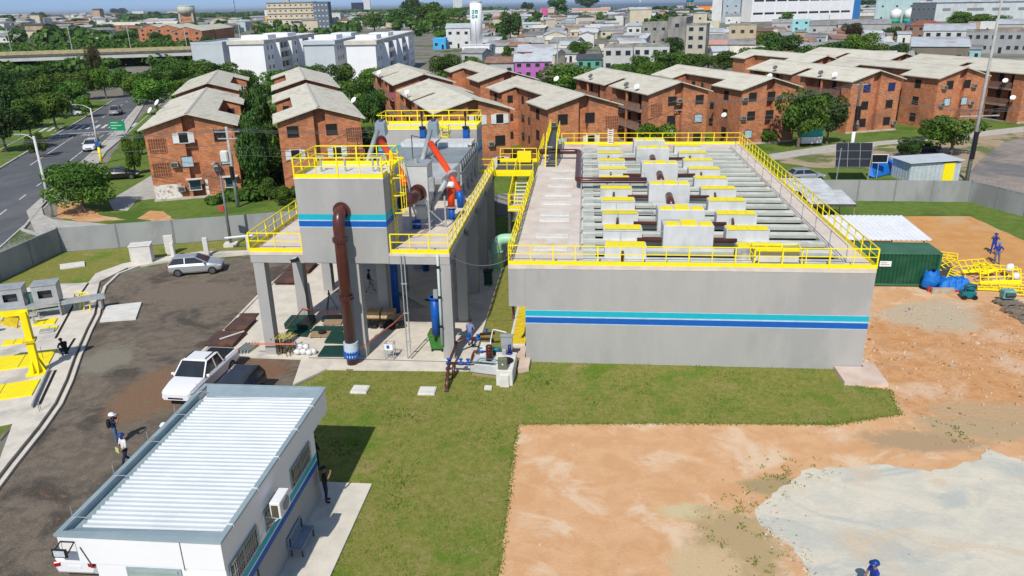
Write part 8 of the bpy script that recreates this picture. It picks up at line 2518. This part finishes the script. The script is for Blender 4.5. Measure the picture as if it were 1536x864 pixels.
for i, (px_, r_, h_, c_, lab) in enumerate((((88.43, 634.66), 3.0, 3.6, hm(.02, .30, .45), 'blue water tank on the roof of the tall bare concrete house'), ((169.93, 392.38), 1.6, 3.0, hm(.03, .16, .35), 'blue water drum above the small white house'))):
    zb = (19.2, 4.3)[i]
    t = thing('water_tank', lab, 'water tank', (px_[0], px_[1], zb))
    MB().cyl(0, 0, 0, h_, r_, 14).build('shell', c_, t, local=True, smooth=True)
    MB().cyl(0, 0, h_, h_ + .5, r_ * 1.02, 14, 0, r_ * .4).build('lid', c_, t, local=True)
    MB().box(-r_, r_, -r_, r_, -3, -.01).build('stand', RAW, t, local=True)

# viaduct on the left
v0, v1 = Vector((-330, 178)), Vector((-96, 275))
dd = (v1 - v0).normalized()
t = thing('viaduct', 'long concrete road viaduct with pale girder crossing above the trees at the left', 'bridge', (*v0, 0), math.atan2(dd.y, dd.x))
Lv = (v1 - v0).length
MB().box(0, Lv, 0, 11, 4.9, 5.6).build('deck', mat('viaduct_dark', (.16, .15, .13), (.10, .095, .085), scale=.4), t, local=True)
MB().box(0, Lv, .3, 10.7, 3.4, 4.898).build('girder', hm(.55, .55, .50), t, local=True)
MB().box(0, Lv, -.1, .15, 5.602, 6.5).box(0, Lv, 10.85, 11.1, 5.602, 6.5).build('parapet', mat('viaduct_yellow', (.50, .42, .20), (.36, .31, .2), scale=.5), t, local=True)
for k in range(7):
    MB().box(20 + k * 36, 23 + k * 36, 2, 9, 0, 3.398).build('pier', hm(.3, .29, .27), t, local=True)
for k in range(12):
    p_ = v0 + dd * (10 + k * 20.5) + Vector((-dd.y, dd.x)) * 11.6
    q = thing('lamp_pole', 'slim lamp pole on the viaduct', 'lamp pole', (p_.x, p_.y, 0), math.atan2(dd.y, dd.x), 'slim lamp poles along the viaduct')
    MB().cyl(0, 0, 5, 15, .12, 6).build('pole', mat('pole_pale', (.55, .55, .5)), q, local=True)
    MB().bar((0, 0, 15), (0, -1.8, 15.4), .1, .1).build('arm', STEEL_L, q, local=True)
for k, s in enumerate((52, 64)):
    p_ = v0 + dd * s + Vector((-dd.y, dd.x)) * 12.2
    q = thing('yellow_mast', 'thick yellow mast standing at the left end of the viaduct', 'mast', (p_.x, p_.y, 0), 0, 'pair of yellow masts by the viaduct')
    MB().cyl(0, 0, 0, 13, .6, 8, 0, .4).build('mast', hm(.62, .45, .14), q, local=True)
    MB().box(-.6, .6, -.6, .6, 13, 13.8).build('head', GRY, q, local=True)
car('white van driving along the viaduct', *(v0 + dd * 206 + Vector((-dd.y, dd.x)) * 5), math.atan2(dd.y, dd.x), WHITEP, 'suv', z=5.6, name='van', cat='van')
car('white van on the viaduct beside the grey apartment end', *(v0 + dd * 240 + Vector((-dd.y, dd.x)) * 5), math.atan2(dd.y, dd.x), WHITEP, 'suv', z=5.6, name='van', cat='van')
# street beside the round tower with a few cars
sheet('town_street', [(-34.74, 274.61), (-24.54, 280.84), (-45.66, 712.29), (-33.31, 1520.04), (-15.31, 1331.14), (-27.11, 660.59), (-31.89, 411.43), (-30.79, 354.03), (-31.46, 309.68)], .03, mat('old_asphalt', (.13, .125, .12), scale=.3))
for i, (p, c_, lab) in enumerate((((-37.30, 430.11), WHITEP, 'white car on the street right of the tall dark tree'), ((-39.79, 596.82), SILV, 'silver car on the town street, below the small magenta house'), ((-45.71, 811.90), WHITEP, 'white car farther up the town street'), ((-31.02, 894.45), WHITEP, 'white car near top of the town street'),
                                  ((-67.21, 377.00), WHITEP, 'white car under the white two storey house'), ((-62.73, 375.76), paint('car_red', (.35, .03, .03)), 'red car under the white two storey house'), ((-67.36, 357.36), WHITEP, 'white van in front of bright blue wall'))):
    car(lab, p[0], p[1], R(40 + i * 50), c_, 'suv', z=.03)
p = (-52.66, 197.52)
t = thing('utility_pole', 'dark utility pole in front of the rightmost white apartment house', 'utility pole', (*p, 0))
MB().cyl(p[0], p[1], 0, 7.45, .25, 8, 0, .15).build('pole', mat('pole_dark', (.12, .11, .1)), t)
crossarm(t, p[0], p[1], 7.06, 2.2, .1)
p = (-1020.60, 2240.22)
t = thing('antenna_mast', 'thin tall antenna mast rising above the horizon at the left', 'mast', (*p, 0))
MB().cyl(p[0], p[1], 0, 60, 1.1, 6, 0, .5).build('mast', mat('mast_dark', (.05, .07, .07)), t)
MB().bar((p[0] - 1.5, p[1], 42), (p[0] + 1.5, p[1], 42), .4, 3).build('aerial', STEEL_D, t)
p = (66.95, 925.65)
t = thing('antenna_mast', 'slender green lattice mast beside the white mono pitch house', 'mast', (*p, 0))
MB().cyl(p[0], p[1], 0, 26, .5, 6, 0, .3).build('mast', hm(.25, .32, .2), t)
MB().box(p[0] - .6, p[0] + .6, p[1] - .6, p[1] + .6, 20, 22).build('aerial', WHITE, t)
for (x, y, h_), lab in (((*(-4.58, 183.00), 11), 'thin pole in front of the magenta house'), ((*(125.00, 376.33), 12), 'thin pole above the long grey warehouse roof'), ((*(133.94, 513.58), 11), 'thin pole beside the turquoise house')):
    t = thing('utility_pole', lab, 'utility pole', (x, y, 0))
    MB().cyl(x, y, 0, h_, .2, 6).build('pole', POLE, t)
    MB().bar((x - 1, y, h_ - .5), (x + 1, y, h_ - .5), .15, .15).build('crossarm', POLE, t)

fr = random.Random(11)
# low sheds and lean-tos squeezed between the houses of the town
SH = (('low grey tin roofed shed squeezed between the town houses', TIN, 'low grey sheds of the town'), ('low pale metal roofed shed squeezed between the town houses', TINL, 'low pale sheds of the town'), ('low fibre cement roofed hut among the town houses', FIBRO, 'low huts of the town'), ('low rusty clay roofed hut among the town houses', TILE, 'low clay roofed huts of the town'))
k = n = 0
while k < 110 and n < 4000:
    n += 1
    px_ = fr.uniform(690, 1545)
    D = fr.uniform(270, 620) if px_ < 1120 else fr.uniform(235, 480)
    a = math.atan((px_ - 768) / 1212.0) - R(5.6)
    x, y = 3.15 + D * math.sin(a), -39.7 + D * math.cos(a)
    w_, d = fr.uniform(7, 13), fr.uniform(6, 10)
    if any((x - q[0]) ** 2 + (y + d / 2 - q[1]) ** 2 < (q[2] + max(w_, d) / 2 + .5) ** 2 for q in HP):
        continue
    L3 = fr.choice(SH)
    house(L3[0], x, y, w_, fr.uniform(2.6, 3.8), d, fr.uniform(-25, 8), fr.choice((WH, GRY, BEI, TAN, RAW, CRM_)), L3[1], fr.choice(('shed', 'gable', 'gable')), 1, 2, group=L3[2], name='shed', cat='shed', side=False)
    k += 1
# the far town and woods that read as one mass
CWs = [WH, CRM_, GRY, BEI, TAN, RAW, WH, hm(.45, .55, .55)]
RFs = [TIN, TINL, TILE, TIN, FIBRO, TINL, SLATE]
b = MB()


def far_xy(px_, D):
    """ground point at bearing px_ (photo column) and distance D from the camera"""
    a = math.atan((px_ - 768) / 1212.0) - R(5.6)
    return 3.15 + D * math.sin(a), -39.7 + D * math.cos(a)


for k in range(1500):
    px_ = fr.uniform(-40, 1580)
    left = px_ < 400
    D = fr.uniform(700, 2300) if left else fr.uniform(640 if px_ < 1000 else 900, 2000)
    if 360 < px_ < 720 and D < 800:
        continue
    if px_ > 1120 and D < 1000:
        continue
    if 180 < px_ < 400 and D > 1500:
        continue
    x, y = far_xy(px_, D)
    w_, d, h = fr.uniform(8, 20), fr.uniform(8, 16), fr.choice((3.5, 4, 4.5, 6.5, 7, 9))
    if fr.random() < .03:
        h *= 2.2
    rz = R(fr.uniform(-20, 20)) + fr.choice((0, PI / 2))
    m_ = fr.randrange(len(CWs))
    z = max(0, (D - 700) * .006) if left and px_ < 200 else 0
    b.obox(x, y, -1, w_, d, h + 1 + z, rz, m_)
    c, s = math.cos(rz), math.sin(rz)
    rm_ = len(CWs) + fr.randrange(len(RFs))
    e = .5
    loc = [(-w_ / 2 - e, -d / 2 - e, 0), (w_ / 2 + e, -d / 2 - e, 0), (w_ / 2 + e, 0, 1.8), (-w_ / 2 - e, 0, 1.8), (-w_ / 2 - e, d / 2 + e, 0), (w_ / 2 + e, d / 2 + e, 0)]
    b.add([(x + p[0] * c - p[1] * s, y + p[0] * s + p[1] * c, z + h + .02 + p[2]) for p in loc], [(0, 1, 2, 3), (3, 2, 5, 4), (0, 3, 4), (1, 5, 2)], rm_)
    for q in range(2):
        if h > 3:
            fx = fr.uniform(-.35, .35) * w_
            P_ = (x + fx * c + (d / 2 + .06) * s, y + fx * s - (d / 2 + .06) * c)
            b.obox(P_[0], P_[1], z + 1.2 + (q * 2.8 if h > 6 else 0), 1.6, .12, 1.3, rz, len(CWs) + len(RFs))
kind(b.build('far_town', CWs + RFs + [GLASS]), 'stuff')
b = MB()
at = []


def clump(x, y, w_, h, n, q=None):
    for k in range(n):
        d = Vector((fr.gauss(0, 1), fr.gauss(0, 1), fr.gauss(.3, 1))).normalized()
        p = Vector((x, y, h * .5)) + Vector((d.x * w_ / 2, d.y * w_ / 2, d.z * h / 2)) * fr.uniform(.7, 1.05)
        nn = (d + Vector((fr.gauss(0, .5), fr.gauss(0, .5), fr.gauss(.3, .5)))).normalized()
        u = nn.orthogonal().normalized()
        v = nn.cross(u)
        s = (q or min(w_ * .2, 2.2 if w_ < 28 else 9)) * fr.uniform(.6, 1.1)
        b.add([p - u * s, p + v * s, p + u * s, p - v * s], [(0, 1, 2, 3)])
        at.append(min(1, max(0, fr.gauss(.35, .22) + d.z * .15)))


for k in range(620):
    px_ = fr.uniform(-40, 1580)
    D = fr.uniform(500, 2600) if px_ < 400 else fr.uniform(560, 2400)
    if 690 < px_ < 1120 and D < 700 and fr.random() < .6:
        continue
    if 180 < px_ < 400 and D > 1600:
        continue
    if 1120 < px_ < 1540 and D < 1000:
        continue
    x, y = far_xy(px_, D)
    w_ = fr.uniform(9, 26)
    clump(x, y, w_, fr.uniform(6, 11), 80)
for k in range(260):
    x, y = far_xy(fr.uniform(-60, 760), fr.uniform(2500, 3000))
    clump(x, y, fr.uniform(30, 70), fr.uniform(8, 13), 24)
for k in range(330):
    x, y = far_xy(fr.uniform(-60, 330), fr.uniform(305, 560))
    clump(x, y, fr.uniform(5, 16), fr.uniform(2, 5), 90, .9)
for k in range(120):
    x, y = far_xy(fr.uniform(-60, 330), fr.uniform(235, 272))
    clump(x, y, fr.uniform(4, 9), fr.uniform(1.5, 3.2), 100, .55)
for k in range(150):
    px_ = fr.uniform(-60, 330)
    D = fr.uniform(130, 255)
    x, y = far_xy(px_, D)
    if -14 < (Vector((x, y, 0)) - Vector((-53.2, 33, 0))).dot(-nv) < 27 or (px_ > 150 and D < 200):
        continue
    clump(x, y, fr.uniform(4, 9), fr.uniform(2, 4.5), 130, .45)
for k in range(60):
    x, y = far_xy(fr.uniform(330, 700), fr.uniform(175, 205) if k % 2 else fr.uniform(150, 170))
    if k % 2 == 0 and not (390 < 768 + 1212 * math.tan(math.atan2(x - 3.15, y + 39.7) + R(5.6)) < 600):
        continue
    clump(x, y, fr.uniform(5, 10), fr.uniform(2, 4.5), 130, .5)
for k in range(95):
    if k < 55:
        x, y = blk(fr.uniform(-16.2, -13.3), fr.uniform(51, 84))
    elif k < 75:
        x, y = blk(fr.uniform(-2.5, 4.2), fr.uniform(56, 84))
    else:
        x, y = blk(fr.uniform(-22, -6), fr.uniform(47.2, 49.5))
    clump(x, y, fr.uniform(1.6, 3.2), fr.uniform(.8, 3.2) if k < 75 else fr.uniform(.4, 1.2), 150, .26)
o = b.build('far_woods', LEAF)
A = o.data.attributes.new('leaf', 'FLOAT', 'FACE')
A.data.foreach_set('value', at)
kind(o, 'stuff')
# low wooded far bank of the river
b = MB()
at = []
for k in range(700):
    x, y = far_xy(fr.uniform(-100, 900), fr.uniform(23800, 24600))
    clump(x, y, fr.uniform(260, 520), fr.uniform(26, 44), 10)
o = b.build('far_shore_woods', LEAF3)
A = o.data.attributes.new('leaf', 'FLOAT', 'FACE')
A.data.foreach_set('value', at)
kind(o, 'stuff')
# thin air haze
hz = MB().box(-34000, 34000, -900, 42000, -1.6, 64)
o = kind(hz.build('haze', None), 'stuff')
HM = bpy.data.materials.new('haze_air')
HM.use_nodes = True
HM.node_tree.nodes.remove(HM.node_tree.nodes['Principled BSDF'])
pv = HM.node_tree.nodes.new('ShaderNodeVolumePrincipled')
pv.inputs['Density'].default_value = .00006
pv.inputs['Color'].default_value = (.78, .86, .95, 1)
pv.inputs['Anisotropy'].default_value = .2
HM.node_tree.links.new(pv.outputs[0], HM.node_tree.nodes['Material Output'].inputs['Volume'])
o.data.materials.clear()
o.data.materials.append(HM)
